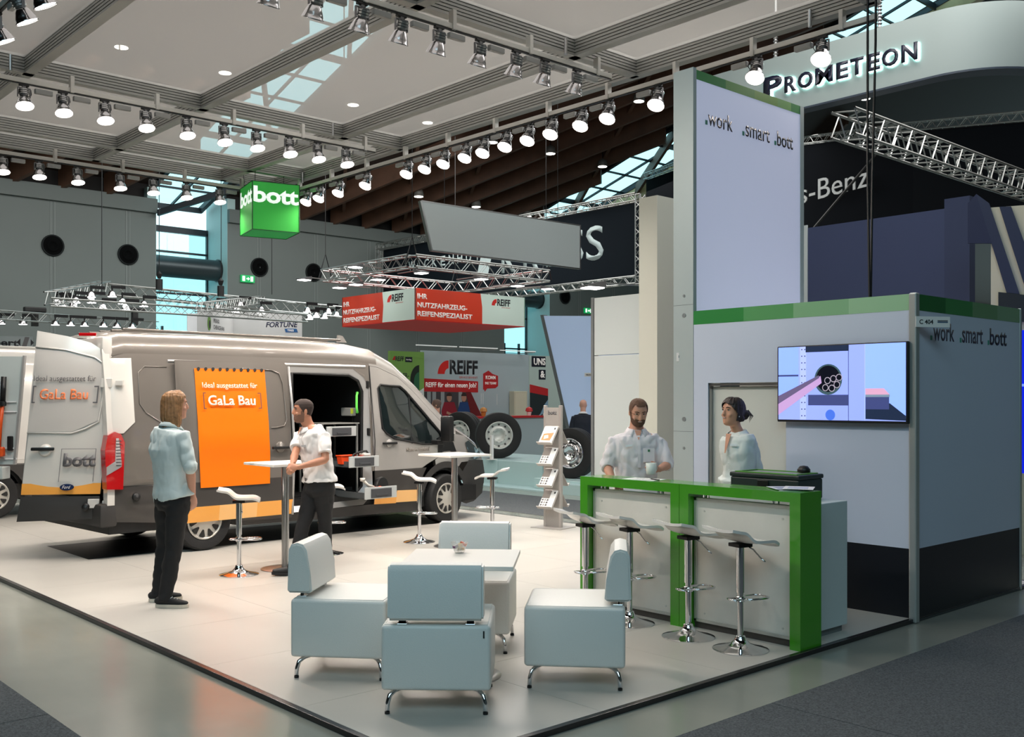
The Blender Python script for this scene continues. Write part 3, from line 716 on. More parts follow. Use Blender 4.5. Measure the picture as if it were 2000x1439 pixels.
flat([(0, 0), (1.97, 0), (2.02, 0.45), (1.97, 0.81), (0, 0.81)], Ml, red_m, sg, 'sign_panel', 0.03, -0.03); flat([(1.97, 0), (3.44, 0), (3.44, 0.81), (1.97, 0.81), (2.02, 0.45)], Ml, wsg, sg, 'sign_panel', 0.03, -0.03)
c = MB(); c.box(3.81, 3.84, 0, 3.44, 0, 0.81); c.build('sign_panel', wsg, sg); c = MB(); c.box(0, 3.84, 3.41, 3.44, 0, 0.81); c.build('sign_panel', red_m, sg)
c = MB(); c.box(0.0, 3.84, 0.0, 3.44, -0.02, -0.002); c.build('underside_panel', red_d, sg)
wink = mat('sign letter white', (245, 240, 235), 0.5, emit=0.15)
def reiff(M, h, parent=sg, m=ink):
    T = lambda x, y: M @ Matrix.Translation((x, y, 0))
    text('REIFF', T(h*1.05, 0), m, parent, height=h, width=h*2.55, bold=0.035)
    n = 10; pts = [(h*0.95, 0), (h*0.95-0.0, h)]
    pts = [(h*0.95+h*0.95*math.cos(t), h*0.95*math.sin(t)) for t in [PI-PI/2*i/n for i in range(n+1)]]
    pts += [(h*0.95+h*0.35*math.cos(t), h*0.4*math.sin(t)) for t in [PI/2+PI/2*i/4 for i in range(5)]]
    flat(pts, M, mat('logo red', (220, 40, 34), 0.5), parent, 'emblem')
    text('SERVICE BEWEGT', T(h*1.9, -h*0.28), mat('logo red thin', (206, 90, 74), 0.5), parent, height=h*0.14, width=h*1.7, bold=0.01)
for M, x in ((Mf, 2.6), (Ml, 2.2)):
    for i, (s, wd) in enumerate((('REIFENSPEZIALIST', 1.84), ('NUTZFAHRZEUG-', 1.66), ('IHR', 0.32))):
        text(s, M @ Matrix.Translation((0.07, 0.09+i*0.225, 0)), wink, sg, height=0.135, width=wd*(1 if M is Mf else 0.96), bold=0.03)
    reiff(M @ Matrix.Translation((x, 0.52, 0)), 0.19 if M is Mf else 0.2)
tr = empty('square_truss', (15.3, 20.7, 5.25), label='square lighting truss above the red sign', cat='truss')
Q = [(0, 0, 0), (4.7, 0, 0), (4.7, 4.1, 0), (0, 4.1, 0)]
for i in range(4): truss_between(Q[i], Q[(i+1) % 4], tr, 0.3)
for x, y, _ in Q:
    c = MB(); c.tube([(x-0.22, y, -0.1), (x, y, 0.6), (x+0.22, y, -0.1)], 0.02, seg=6); c.cyl((x, y, 0.6), (x, y, 5), 0.01, seg=6); c.build('lifting_sling', black, tr)
glow2 = mat('work lamp glow', (255, 255, 250), 0.4, emit=7)
def floodlight(parent_none, loc, rz, label, first=[None], group='flat floodlights on the square truss'):
    if first[0] is None:
        e = empty('floodlight', loc, rz, label=label, cat='floodlight', group=group)
        c = MB(); c.box(-0.9, 0.02, -0.012, 0.012, 0.09, 0.115); c.build('lamp_arm', alu, e)
        c = MB(); c.prism([(-0.02, 0.12), (0.3, 0.05), (0.3, 0.02), (-0.02, 0.02)], -0.14, 0.14, basis((0, 0, 0), (1, 0, 0))); c.build('lamp_housing', spot_g, e)
        c = MB(); c.box(0.0, 0.28, -0.12, 0.12, 0.0, 0.02); c.build('lamp_glass', glow2, e)
        first[0] = e
    else: dup(first[0], loc=loc, rz=rz, label=label)
pos_ = [((14.7, 22.2, 5.15), 3.4, 'left tip of the square truss, highest'), ((14.5, 24.4, 5.0), 3.3, 'far left beside the jet nozzle vent'), ((15.2, 23.7, 4.78), 3.2, 'lower left above the red panel'), ((15.2, 22.9, 4.8), 3.2, 'third from the left above the red panel'),
        ((15.3, 22.0, 4.86), 3.2, 'above the white logo panel at left'), ((15.6, 20.85, 4.95), 4.7, 'near corner of the square truss'), ((17.3, 20.5, 4.9), 4.7, 'middle of the right side of the square truss'), ((18.6, 20.5, 4.82), 4.7, 'right end of the square truss'), ((19.9, 20.7, 4.85), 5.0, 'outermost right corner of the square truss')]
for loc, rz, lab in pos_: floodlight(None, loc, rz, 'flat white floodlight, '+lab)
floodlight(None, (11.5, 10.7, 3.45), 2.9, 'single flat floodlight over the white panel wall at right')
# left lattice trusses
t2 = empty('grid_truss', (8.0, 27.5, 5.4), label='long silver lattice truss grid with small lamps above the vans', cat='truss')
def Pp(px, py, Y, o):   # position on a plane at depth Y relative to o
    r_ = (px-1000)/1981.; rx, ry = r_*u_[0]+u_[1], -r_*u_[1]+u_[0]; d = Y/ry
    return (d*rx-o[0], Y-o[1], 1.75+(780-py)*d/1981-o[2])
o2 = (8.0, 27.5, 5.4)
truss_between(Pp(205, 565, 30, o2), Pp(668, 610, 27, o2), t2, 0.32); truss_between(Pp(100, 583, 26, o2), Pp(205, 560, 30, o2), t2, 0.32)
truss_between(Pp(100, 590, 26, o2), Pp(600, 622, 24, o2), t2, 0.2, r=0.016, rd=0.008); truss_between(Pp(305, 588, 29, o2), Pp(520, 612, 24.5, o2), t2, 0.2, r=0.016, rd=0.008); truss_between(Pp(390, 600, 24, o2), Pp(510, 585, 29, o2), t2, 0.22, r=0.016, rd=0.008)
for (px, ln) in ((199, 420), (531, 480), (432, 430), (311, 470)):
    a = Vector(Pp(px, 575, 29, o2)); c = MB(); c.cyl(a, a+Vector((0, 0, 4.2)), 0.012, seg=6); c.build('suspension_cable', blackm, t2)
for (px, py, Y) in ((311, 552, 28.5), (431, 565, 28)):
    a = Vector(Pp(px, py, Y, o2)); c = MB(); c.cyl(a-Vector((0, 0, 0.2)), a+Vector((0, 0, 0.1)), 0.1, seg=10); c.lathe([(0.0, 0.35), (0.09, 0.25), (0.05, 0.12)], c=a, seg=10); c.build('chain_hoist', black, t2)
t3 = empty('grid_truss', (8, 30, 4.0), label='lower thin lattice truss with hanging lamps at far left', cat='truss')
o3 = (8, 30, 4.0)
truss_between(Pp(-40, 612, 30, o3), Pp(305, 636, 32, o3), t3, 0.24, r=0.016, rd=0.008)
# small lamps on those trusses
sl0 = [None]
def small_lamp(loc, label, group):
    if sl0[0] is None:
        e = empty('truss_lamp', loc, label=label, cat='truss lamp', group=group)
        c = MB(); c.cyl((0, 0, 0.05), (0, 0, 0.3), 0.02, seg=8); c.box(-0.02, 0.35, -0.03, 0.03, 0.22, 0.3); c.build('lamp_bracket', blackm, e)
        c = MB(); c.lathe([(0.12, 0.0), (0.09, 0.1), (0.05, 0.14)], seg=14, cap=False); c.build('reflector', refl_m, e, smooth=True)
        c = MB(); c.lathe([(0.11, -0.01), (0.11, 0.0)], seg=14); c.build('lamp_lens', glow2, e)
        sl0[0] = e
    else: dup(sl0[0], loc=loc, label=label, group=group)
for k, (px, py) in enumerate([(111, 593), (120, 597), (143, 600), (148, 591), (178, 580), (179, 591), (219, 579), (201, 604), (239, 593), (246, 605), (281, 598)]):
    small_lamp(Pp(px, py, 27, (0, 0, 0)), ['lowest left', 'second left', 'lower third', 'upper third', 'brightest upper', 'one below the brightest', 'upper right of the truss bend', 'low middle', 'middle right', 'low right', 'rightmost'][k]+' small lamp under the truss left of the tall window', 'small lamps under the left truss')
for k, (px, py, lab) in enumerate([(425, 602, 'above the left folded sign'), (460, 609, 'at the fold of the hanging sign'), (510, 608, 'above the right folded sign half'), (469, 598, 'on the truss above the folded sign')]):
    small_lamp(Pp(px, py, 27.4, (0, 0, 0)), 'small bright lamp '+lab, 'small lamps over the folded sign')
for k, (px, py, lab) in enumerate([(604, 623, 'lowest left'), (617, 619, 'second'), (633, 621, 'third'), (657, 617, 'nearest the red sign'), (641, 611, 'upper'), (600, 609, 'highest left')]):
    small_lamp(Pp(px, py, 27, (0, 0, 0)), '%s small lamp between the folded sign and the red sign' % lab, 'small lamps left of the red sign')
for k, px in enumerate([2, 45, 108, 138, 165, 202, 228, 258]):
    small_lamp(Pp(px, 632+k*1.1, 30.5, (0, 0, 0)), 'dim lamp %s under the lower thin truss at far left' % ['at the picture edge', 'second from the edge', 'left of the pair', 'in the middle left', 'in the middle', 'right of the middle', 'before the last', 'last and rightmost'][k], 'dim lamps under the thin truss')
for px, lab in ((68, 'left'), (263, 'right')):
    p = Pp(px, 610, 31, (0, 0, 0)); e = empty('stage_projector', p, label='black moving-head projector, the %s one above the thin truss' % lab, cat='projector')
    c = MB(); c.box(-0.3, 0.3, -0.1, 0.1, 0.0, 0.15, bev=0.03); c.build('projector_head', black, e); c = MB(); c.box(-0.08, 0.08, -0.08, 0.08, -0.4, 0.0); c.build('projector_yoke', black, e)
# folded hanging tyre sign
fs = empty('folded_hanging_sign', (14.09, 28, 3.6), label='folded grey-white hanging sign with two tyre maker logos', cat='sign')
def P0(px, py, Y): return Vector(Pp(px, py, Y, (14.09, 28, 3.6)))
cm = mat('sign grey white', (208, 208, 208), 0.6)
def quadp(a, bb, cc, d, m, name='sign_panel'):
    n = ((bb-a).cross(d-a)).normalized()*0.02
    c = MB(); c.skin([c.ring([a, bb, cc, d]), c.ring([a+n, bb+n, cc+n, d+n])]); return c.build(name, m, fs)
a0 = P0(385, 651, 25.9); a1 = P0(385, 598, 25.9); m0 = P0(455, 660, 28); m1 = P0(455, 609, 28); e0 = P0(590, 663, 26.6); e1 = P0(590, 612, 26.6)
quadp(a0, m0, m1, a1, cm); quadp(m0, e0, e1, m1, cm)
quadp(P0(365, 646, 29), P0(475, 662, 29), P0(475, 612, 29), P0(365, 612, 29), mat('sign white behind', (226, 228, 232), 0.6))
def on_line(a, bb, t, z): p = a.lerp(bb, t); return basis((p.x, p.y, p.z+z), ((bb-a).x, (bb-a).y, 0))
ML = on_line(a0, m0, 0.42, 0.36); ML.translation += Vector((0.0, -0.03, 0))
text('PRINX', ML, ink, fs, height=0.12, width=0.5, bold=0.01); ML2 = on_line(a0, m0, 0.42, 0.18); ML2.translation += Vector((0, -0.03, 0)); text('CHENGSHAN', ML2, ink, fs, height=0.12, width=0.9, bold=0.01)
M5 = on_line(a0, m0, 0.3, 0.32); M5.translation += Vector((0, -0.03, 0))
flat([(0.13*math.cos(t), 0.2*math.sin(t)) for t in [2*PI*i/20 for i in range(20)]], M5, mat('emblem green', (100, 150, 50), 0.5), fs, 'emblem', 0.01); flat([(0.07*math.cos(t)+0.02, 0.12*math.sin(t)-0.03) for t in [2*PI*i/20 for i in range(20)]], M5, ink, fs, 'emblem', 0.014)
MR = on_line(m0, e0, 0.47, 0.34); MR.translation += Vector((0, -0.03, 0))
text('FORTUNE', MR, mat('navy ink', (34, 36, 70), 0.5), fs, height=0.16, width=0.95, bold=0.02, shear=0.2)
MR2 = on_line(m0, e0, 0.74, 0.2); MR2.translation += Vector((0, -0.03, 0))
flat([(0.03, 0), (0.4, 0), (0.36, 0.11), (0, 0.11)], MR2, mat('label blue', (44, 94, 150), 0.5), fs, 'emblem', 0.004); text('TIRES', MR2 @ Matrix.Translation((0.08, 0.025, 0.004)), wink, fs, height=0.06, bold=0.02)
# sign beyond the white van at the left edge
ls = empty('trade_sign', (5.4, 20, 2.4), label='grey sign with dark letters and arrow emblem at the left picture edge', cat='sign')
M = basis((0, 0, 0), (1, 0, 0)); q = [Pp(px, py, 20, (5.4, 20, 2.4)) for px, py in ((-40, 690), (64, 690), (64, 657), (-40, 655))]
flat([(p[0], p[2]) for p in q], M, mat('sign slate', (150, 158, 160), 0.6), ls, 'sign_panel', 0.03, -0.03)
p = Pp(-12, 675, 20, (5.4, 20, 2.4)); text('bert', basis((p[0], 0, p[2]), (1, 0, 0)), ink, ls, height=0.13, width=0.42, bold=0.03)
p = Pp(33, 668, 20, (5.4, 20, 2.4)); flat([(0.06, -0.07), (0.06, 0.07), (0, 0)], basis((p[0], 0, p[2]), (1, 0, 0)), ink, ls, 'emblem'); flat([(0.08, -0.1), (0.16, -0.1), (0.22, 0.1), (0.14, 0.1)], basis((p[0], 0, p[2]), (1, 0, 0)), grey_ink, ls, 'emblem'); flat([(0.24, -0.06), (0.3, 0), (0.24, 0.06)], basis((p[0], 0, p[2]), (1, 0, 0)), ink, ls, 'emblem')

# dark banner stand far behind
k_ = 23.0/26.0
db = empty('long_dark_banner', (23, 33, 5.4), label='long black banner with white company lettering on a lattice truss', cat='banner')
dk = mat('banner black', (15, 23, 30), 0.85, spec=0.15)
def flb(y0, y1, z0, z1, m, name='banner_cloth', d=0.05, off=-0.05): return flat([(33-y1, z0-5.4), (33-y0, z0-5.4), (33-y0, z1-5.4), (33-y1, z1-5.4)], basis((0, 0, 0), (0, -1, 0)), m, db, name, d, off)
c = MB(); c.prism([(0, 0.0), (13.2, 0.0), (13.2, 2.24), (0, 2.24)], -0.05, 0, basis((0, 0, 0), (0, -1, 0))); c.build('banner_cloth', dk, db)
truss_between((-0.1, 0.2, 2.35), (-0.1, -13.2, 2.35), db, 0.22, name='truss_segment'); truss_between((-0.1, 0.1, -0.1), (-0.1, -13.2, -0.1), db, 0.22); truss_between((-0.1, 0.15, -0.2), (-0.1, 0.15, 2.4), db, 0.2); truss_between((-0.1, -13.3, -0.2), (-0.1, -13.3, 2.4), db, 0.2)
MB2 = lambda y, z: basis((-0.003, y-33, z-5.4), (0, -1, 0))
lw = mat('banner letter', (188, 204, 204), 0.6)
for i, ch in enumerate('WACKENHUT'):
    text(ch, MB2(31.35-i*0.49, 6.64), lw, db, height=0.36, width=0.3 if ch != 'W' else 0.42, bold=0.02)
flat([(0, 0), (0.6, 0), (1.0, 1.25), (0.4, 1.25)], MB2(27.3, 6.1), lw, db, 'emblem')
for ch, y in zip('KRESS', (26.0, 24.9, 23.8, 22.85, 22.0)):
    text(ch, MB2(y, 6.06), lw, db, height=1.08, width=0.74, bold=0.02 if ch != 'S' else 0.005)
# hall wall continues

# ring sign with lit letters at upper right
rg = empty('ring_sign', (15, 8, 6.64), label='white curved ring sign with halo-lit black lettering at the upper right', cat='sign')
ringw = mat('ring white', (158, 170, 168), 0.6)
path = []
path += [(0, y) for y in (4.0, 2.5, 1.0, -0.2, -0.9)]
for i in range(1, 13):
    t = PI/2*i/12; path.append((1.3-1.3*math.cos(t), -0.9-1.3*math.sin(t)))
path += [(2.2, -2.2), (5.0, -2.2), (9.0, -2.2)]
c = MB(); rings = []
for i, (x, y) in enumerate(path):
    a = Vector(path[max(i-1, 0)]); bb = Vector(path[min(i+1, len(path)-1)]); d = (bb-a).normalized(); n = Vector((-d.y, d.x))
    xi, yi = x+(-n.x)*-0.12, y+(-n.y)*-0.12
    rings.append(c.ring([(x, y, 0), (xi, yi, 0), (xi, yi, 0.97), (x, y, 0.97)]))
c.skin(rings); o = c.build('ring_band', ringw, rg); autosmooth(o, 30)
c = MB(); rings = [c.ring([(x-0.01, y, -0.03), (x+0.25, y+0.2, -0.03), (x+0.25, y+0.2, 0.0), (x-0.01, y, 0.0)]) for x, y in path]; c.skin(rings); c.build('lower_edge', mat('edge slate', (52, 62, 76), 0.5), rg)
halo = mat('letter halo', (200, 255, 245), 0.5, emit=14)
tk = mat('letter navy', (22, 24, 46), 0.4)
def ringtext(ch, y, z, h, wd, bold=0.03):
    M = basis((-0.012, y, z), (0, -1, 0))
    text(ch, basis((-0.012, y, z), (0, -1, 0)), halo, rg, height=h, width=wd, bold=bold+0.012, depth=0.004, name='halo_light')
    text(ch, basis((-0.06, y, z), (0, -1, 0)), tk, rg, height=h, width=wd, bold=bold, depth=0.02)
def ring_y(px):          # where a letter edge falls along the band
    r_ = (px-1000)/1981.; rx, ry = r_*u_[0]+u_[1], -r_*u_[1]+u_[0]; return 15*ry/rx-8
for ch, pa_, pb2 in (('P', 1496, 1532), ('R', 1537, 1560), ('O', 1563, 1592), ('M', 1597, 1631), ('E', 1638, 1661), ('T', 1665, 1691), ('E', 1697, 1723), ('O', 1727, 1759), ('N', 1765, 1796)):
    ringtext(ch, ring_y(pa_), 0.28 if ch == 'P' else 0.29, 0.36 if ch == 'P' else 0.27, ring_y(pa_)-ring_y(pb2), 0.04 if ch == 'P' else 0.03)
flat([(0.0, 0.0), (0.14, 0.0), (0.05, 0.1), (-0.09, 0.1)], basis((-0.03, 2.2, 0.3), (0, -1, 0)), tk, rg, 'emblem')
text('G', basis((1.62, -2.215, 0.22), (1, 0, 0)), mat('letter lit', (225, 255, 250), 0.5, emit=1.2), rg, height=0.6, width=0.5, bold=0.1)
for (x, y) in ((0.05, 0.0), (0.05, 1.9), (1.2, -2.1)):
    c = MB()
    for k in range(9): c.lathe([(0.03, 0), (0.045, 0.02), (0.03, 0.04)], c=(x, y, 0.97+k*0.055), seg=6)
    c.cyl((x, y, 0.97), (x, y, 3), 0.02, seg=6); c.build('lifting_chain', steel, rg)
truss_between((0.2, 0.72, -0.35), (8.6, 0.72, -0.35), rg, 0.42, r=0.026, rd=0.014, n=34)
# big car maker banner
mz = empty('curved_dark_banner', (18, 14, 5.2), label='huge black banner with silver serif lettering behind the tower', cat='banner')
def P3(px, py, X, o):
    r_ = (px-1000)/1981.; rx, ry = r_*u_[0]+u_[1], -r_*u_[1]+u_[0]; d = X/rx
    return Vector((X-o[0], d*ry-o[1], 1.75+(780-py)*d/1981-o[2]))
om = (18, 14, 5.2)
ts = [(1262, 31, 352), (1325, 30, 330), (1568, 28.5, 284), (1783, 27, 257), (2010, 25.2, 238), (2300, 22.5, 228)]
top = [P3(px, py, X, om) for px, X, py in ts]; bot = [P3(px, 470, X, om) for px, X, py in ts]
c = MB(); c.skin([c.ring([bot[i], top[i], top[i]+Vector((0.15, 0.1, 0)), bot[i]+Vector((0.15, 0.1, 0))]) for i in range(len(ts))]); c.build('banner_cloth', mat('banner near black', (7, 11, 17), 0.9, spec=0.1), mz)
for i in range(len(ts)-1): truss_between(top[i]+Vector((0, 0, 0.14)), top[i+1]+Vector((0, 0, 0.14)), mz, 0.22, name='truss_segment')
pa = P3(1573, 400, 28.2, om); pb = P3(1708, 388, 27.3, om); d = (pb-pa)
silver = mat('silver letter', (168, 172, 172), 0.4, 0.3)
L_ = Vector((d.x, d.y, 0)).length
text('s-Benz', basis(pa, (d.x, d.y, 0)), silver, mz, height=0.62, width=L_, bold=0.0, depth=0.03, off=0.2)
c = MB(); c.cyl(P3(1755, 250, 24.5, om), P3(1590, 445, 24.5, om), 0.035, seg=6); c.build('tension_cable', black, mz)
# dark blue walls below it
bw = empty('blue_stand_wall', (16, 9, 0), label='matt dark blue stand wall above the cabin roof', cat='wall')
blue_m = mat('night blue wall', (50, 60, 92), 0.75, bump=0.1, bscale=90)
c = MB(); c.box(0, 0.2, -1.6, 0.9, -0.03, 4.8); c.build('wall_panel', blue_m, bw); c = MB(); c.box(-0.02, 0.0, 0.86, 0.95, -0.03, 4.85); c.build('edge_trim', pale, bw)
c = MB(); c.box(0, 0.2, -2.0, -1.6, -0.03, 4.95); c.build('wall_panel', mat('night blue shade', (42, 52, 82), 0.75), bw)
dg = empty('diagonal_stand_wall', (14.5, 5.9, 0), label='navy and off-white diagonally striped stand wall at the right edge', cat='wall')
off_w = mat('warm off white', (214, 206, 178), 0.6); nv = mat('navy stripe', (38, 46, 74), 0.6)
MD = basis((0, 0, 0), (0.35, -0.93, 0))
od = (14.5, 5.9, 0)
def dq(pts, m, off, name='wall_panel'):
    # points given on the wall plane as (along, height)
    flat(pts, MD, m, dg, name, 0.05, off)
def wallc(px, py):
    r_ = (px-1000)/1981.; rx, ry = r_*u_[0]+u_[1], -r_*u_[1]+u_[0]
    # intersect with the plane through od along (0.35,-0.93)
    n = (0.93, 0.35); d = (od[0]*n[0]+od[1]*n[1])/(rx*n[0]+ry*n[1])
    return ((d*rx-od[0])*0.35+(d*ry-od[1])*-0.93, 1.75+(780-py)*d/1981)
dq([wallc(*p) for p in ((1935, 700), (2080, 700), (2080, 395), (1935, 405))], off_w, -0.06)
dq([wallc(*p) for p in ((1907, 380), (1932, 398), (1992, 575), (1966, 572))], nv, 0.0, 'stripe_panel')
dq([wallc(*p) for p in ((1952, 405), (1975, 404), (2040, 580), (2008, 580))], nv, 0.0, 'stripe_panel')
dq([wallc(*p) for p in ((1890, 398), (1907, 380), (1937, 476), (1890, 476))], mat('night blue deep', (34, 42, 72), 0.7), 0.0, 'stripe_panel')
dq([wallc(*p) for p in ((1950, 571), (2080, 585), (2080, 640), (1950, 622))], mat('fascia black', (12, 16, 22), 0.5), 0.02, 'fascia_panel')
e = empty('blue_video_wall', (12.3, 4.6, 0), label='glowing blue screen at the right picture edge', cat='screen')
M = basis((0, 0, 0), (0.6, -0.8, 0))
c = MB(); c.prism([(-0.6, 0.9), (1.5, 0.9), (1.5, 2.55), (-0.6, 2.55)], -0.05, 0, M); c.build('screen_panel', mat('screen blue', (10, 30, 215), 0.3, emit=0.9), e)
c = MB(); c.prism([(-0.6, 1.9), (1.5, 1.9), (1.5, 1.93), (-0.6, 1.93)], 0, 0.004, M); c.build('picture_area', mat('screen line', (120, 150, 255), 0.3, emit=0.9), e)
c = MB(); c.prism([(-0.6, -0.03), (1.5, -0.03), (1.5, 0.9), (-0.6, 0.9)], -0.3, 0.05, M); c.build('screen_plinth', off_w, e)

# ================================================================ NEIGHBOUR STANDS IN THE MIDDLE
col_ = empty('white_column', (10.6, 8.82, 0), label='tall plain off-white square column left of the tower', cat='column')
c = MB(); c.box(0, 1.4, 0, 0.32, -0.03, 4.5); c.build('column_body', mat('column off white', (184, 186, 176), 0.55), col_)
pw = empty('panel_wall', (10.9, 9.2, 0), label='pale grey panel wall with dark edge left of the white column', cat='wall')
for z0, z1 in ((-0.03, 2.39), (2.4, 3.24)):
    c = MB(); c.box(0, 0.08, 0, 1.06, z0, z1); c.build('wall_panel', pale, pw)
c = MB(); c.box(-0.01, 0.1, 1.07, 1.12, -0.03, 3.25); c.build('edge_profile', mat('edge grey', (120, 124, 126), 0.4, 0.4), pw)
sw = empty('slanted_wall', (16.2, 16.9, 0), label='glowing bluish white wall with slanted grey edge behind the bald man', cat='wall')
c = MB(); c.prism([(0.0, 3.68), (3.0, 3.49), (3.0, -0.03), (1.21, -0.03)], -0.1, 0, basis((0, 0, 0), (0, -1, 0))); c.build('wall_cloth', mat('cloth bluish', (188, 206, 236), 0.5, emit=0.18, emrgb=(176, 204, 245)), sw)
c = MB(); c.prism([(-0.05, 3.70), (0.05, 3.70), (1.26, -0.03), (1.16, -0.03)], -0.12, 0.01, basis((0, 0, 0), (0, -1, 0))); c.build('edge_profile', mat('edge grey', (120, 124, 126), 0.4, 0.4), sw)
fl_ = empty('stand_number_flag', (16.2, 15.4, 2.25), label='small white stand number flag on the slanted wall', cat='sign')
c = MB(); c.box(-0.15, -0.14, -0.35, 0.0, 0, 0.08); c.build('flag_plate', white_p, fl_); text('HN B 60', basis((-0.152, -0.05, 0.02), (0, -1, 0)), ink, fl_, height=0.035, bold=0.01)
# service stand wall with print
rw = empty('service_stand_wall', (15.85, 21, 0), label='pale blue printed stand wall with large tyre service logo and red strip', cat='wall')
pb_ = mat('print pale blue', (176, 192, 198), 0.55)
Mw = FY(0, 0, 0)
c = MB(); c.box(0, 3.76, 0, 0.1, -0.03, 3.02); c.build('wall_panel', pb_, rw)
c = MB(); c.box(3.76, 5.0, -0.02, 0.1, -0.03, 3.0); c.build('wall_panel', mat('print pale green', (186, 204, 198), 0.55), rw)
redp = mat('print red', (190, 36, 40), 0.5)
reiff(Mw @ Matrix.Translation((0.5, 2.42, 0)), 0.38, rw)
flat([(0, 1.96), (1.88, 1.94), (1.88, 2.24), (0, 2.3)], Mw, redp, rw, 'print', 0.004)
text('REIFF für einen neuen Job?', Mw @ Matrix.Translation((0.1, 2.03, 0.005)), wink, rw, height=0.17, width=1.72, bold=0.02)
flat([(2.06, 2.02), (2.1, 2.02), (2.12, 1.96), (2.2, 2.05), (2.5, 2.06), (2.6, 2.12), (2.6, 2.4), (2.4, 2.45), (2.25, 2.54), (2.06, 2.45)], Mw, redp, rw, 'print', 0.004)
text('KOMM', Mw @ Matrix.Translation((2.15, 2.3, 0.005)), wink, rw, height=0.1, width=0.36, bold=0.02); text('INS TEAM!', Mw @ Matrix.Translation((2.13, 2.16, 0.005)), wink, rw, height=0.07, width=0.4, bold=0.02)
# workshop picture printed on the wall
flat([(0.0, 0.9), (2.2, 0.9), (1.55, 1.955), (0.0, 1.955)], Mw, mat('print workshop dark', (66, 62, 66), 0.6), rw, 'print', 0.003)
flat([(1.45, 1.955), (1.62, 1.955), (2.25, 0.9), (1.75, 0.9)], Mw, mat('print dark red', (110, 20, 26), 0.6), rw, 'print', 0.006)
for x in (0.15, 0.32, 0.6, 1.2): flat([(x, 1.2), (x+0.12, 1.2), (x+0.12, 1.95), (x, 1.95)], Mw, mat('print workshop light', (150, 156, 158), 0.6), rw, 'print', 0.005)
def pfig(x, shirt, h=1.9, s=1.0):
    flat([(x-0.2*s, 0.95), (x+0.2*s, 0.95), (x+0.26*s, 1.45), (x+0.17*s, 1.68), (x-0.17*s, 1.68), (x-0.26*s, 1.45)], Mw, shirt, rw, 'print', 0.008)
    flat([(x+0.085*math.cos(t), 1.8+0.11*math.sin(t)) for t in [2*PI*i/14 for i in range(14)]], Mw, mat('print skin', (182, 134, 112), 0.6), rw, 'print', 0.010)
    flat([(x+0.09*math.cos(t), 1.84+0.09*math.sin(t)) for t in [PI*i/10 for i in range(11)]], Mw, mat('print hair', (50, 36, 30), 0.6), rw, 'print', 0.012)
pfig(0.88, mat('print overalls', (140, 26, 44), 0.6)); pfig(1.38, mat('print blue shirt', (30, 66, 120), 0.6), s=0.8)
flat([(0.78, 1.38), (1.0, 1.3), (1.02, 1.36), (0.8, 1.44)], Mw, mat('print skin', (182, 134, 112), 0.6), rw, 'print', 0.014)
for (x, z) in ((1.98, 1.62), (2.55, 1.6), (2.05, 1.62)): flat([(x, z), (x+0.02, z), (x+0.02, z+0.3), (x, z+0.3)], Mw, mat('print light', (225, 230, 230), 0.5), rw, 'print', 0.005)
# right picture panel: lettering and red area
navy = mat('navy block', (22, 28, 42), 0.5)
flat([(3.85, 2.68), (4.4, 2.68), (4.4, 2.98), (3.85, 2.98)], Mw, navy, rw, 'print', 0.024); text('UNS', Mw @ Matrix.Translation((3.93, 2.73, 0.026)), wink, rw, height=0.2, width=0.46, bold=0.03)
flat([(4.13, 2.32), (4.4, 2.32), (4.4, 2.6), (4.13, 2.6)], Mw, navy, rw, 'print', 0.024); text('&', Mw @ Matrix.Translation((4.19, 2.37, 0.026)), wink, rw, height=0.2, bold=0.03)
flat([(3.78, 1.95), (4.5, 1.85), (4.5, 2.06), (3.78, 2.18)], Mw, redp, rw, 'print', 0.024)
flat([(3.78, 0.8), (4.5, 0.8), (4.5, 1.85), (3.78, 1.95)], Mw, mat('print night tree', (30, 42, 46), 0.6), rw, 'print', 0.023)
flat([(4.0, 1.2), (4.5, 1.45), (4.5, 1.75), (4.35, 1.6), (4.2, 1.35)], Mw, mat('print sky', (128, 164, 190), 0.6), rw, 'print', 0.025)
flat([(3.85, 0.9), (4.2, 0.9), (4.2, 1.2), (3.85, 1.2)], Mw, mat('print card', (190, 205, 205), 0.6), rw, 'print', 0.028); text('bandag', Mw @ Matrix.Translation((3.88, 1.08, 0.03)), navy, rw, height=0.07, width=0.3, bold=0.01)
flat([(3.8, 0.0), (4.45, 0.0), (4.45, 1.35), (4.3, 1.3), (4.2, 1.1), (4.05, 0.95), (3.95, 0.7), (3.8, 0.6)], Mw, redp, rw, 'print', 0.032)
for i in range(5): flat([(3.84+i*0.11, 0.62+i*0.16), (3.92+i*0.11, 0.62+i*0.16), (3.94+i*0.11, 0.70+i*0.16), (3.86+i*0.11, 0.72+i*0.16)], Mw, mat('print light', (225, 230, 230), 0.5), rw, 'print', 0.036)
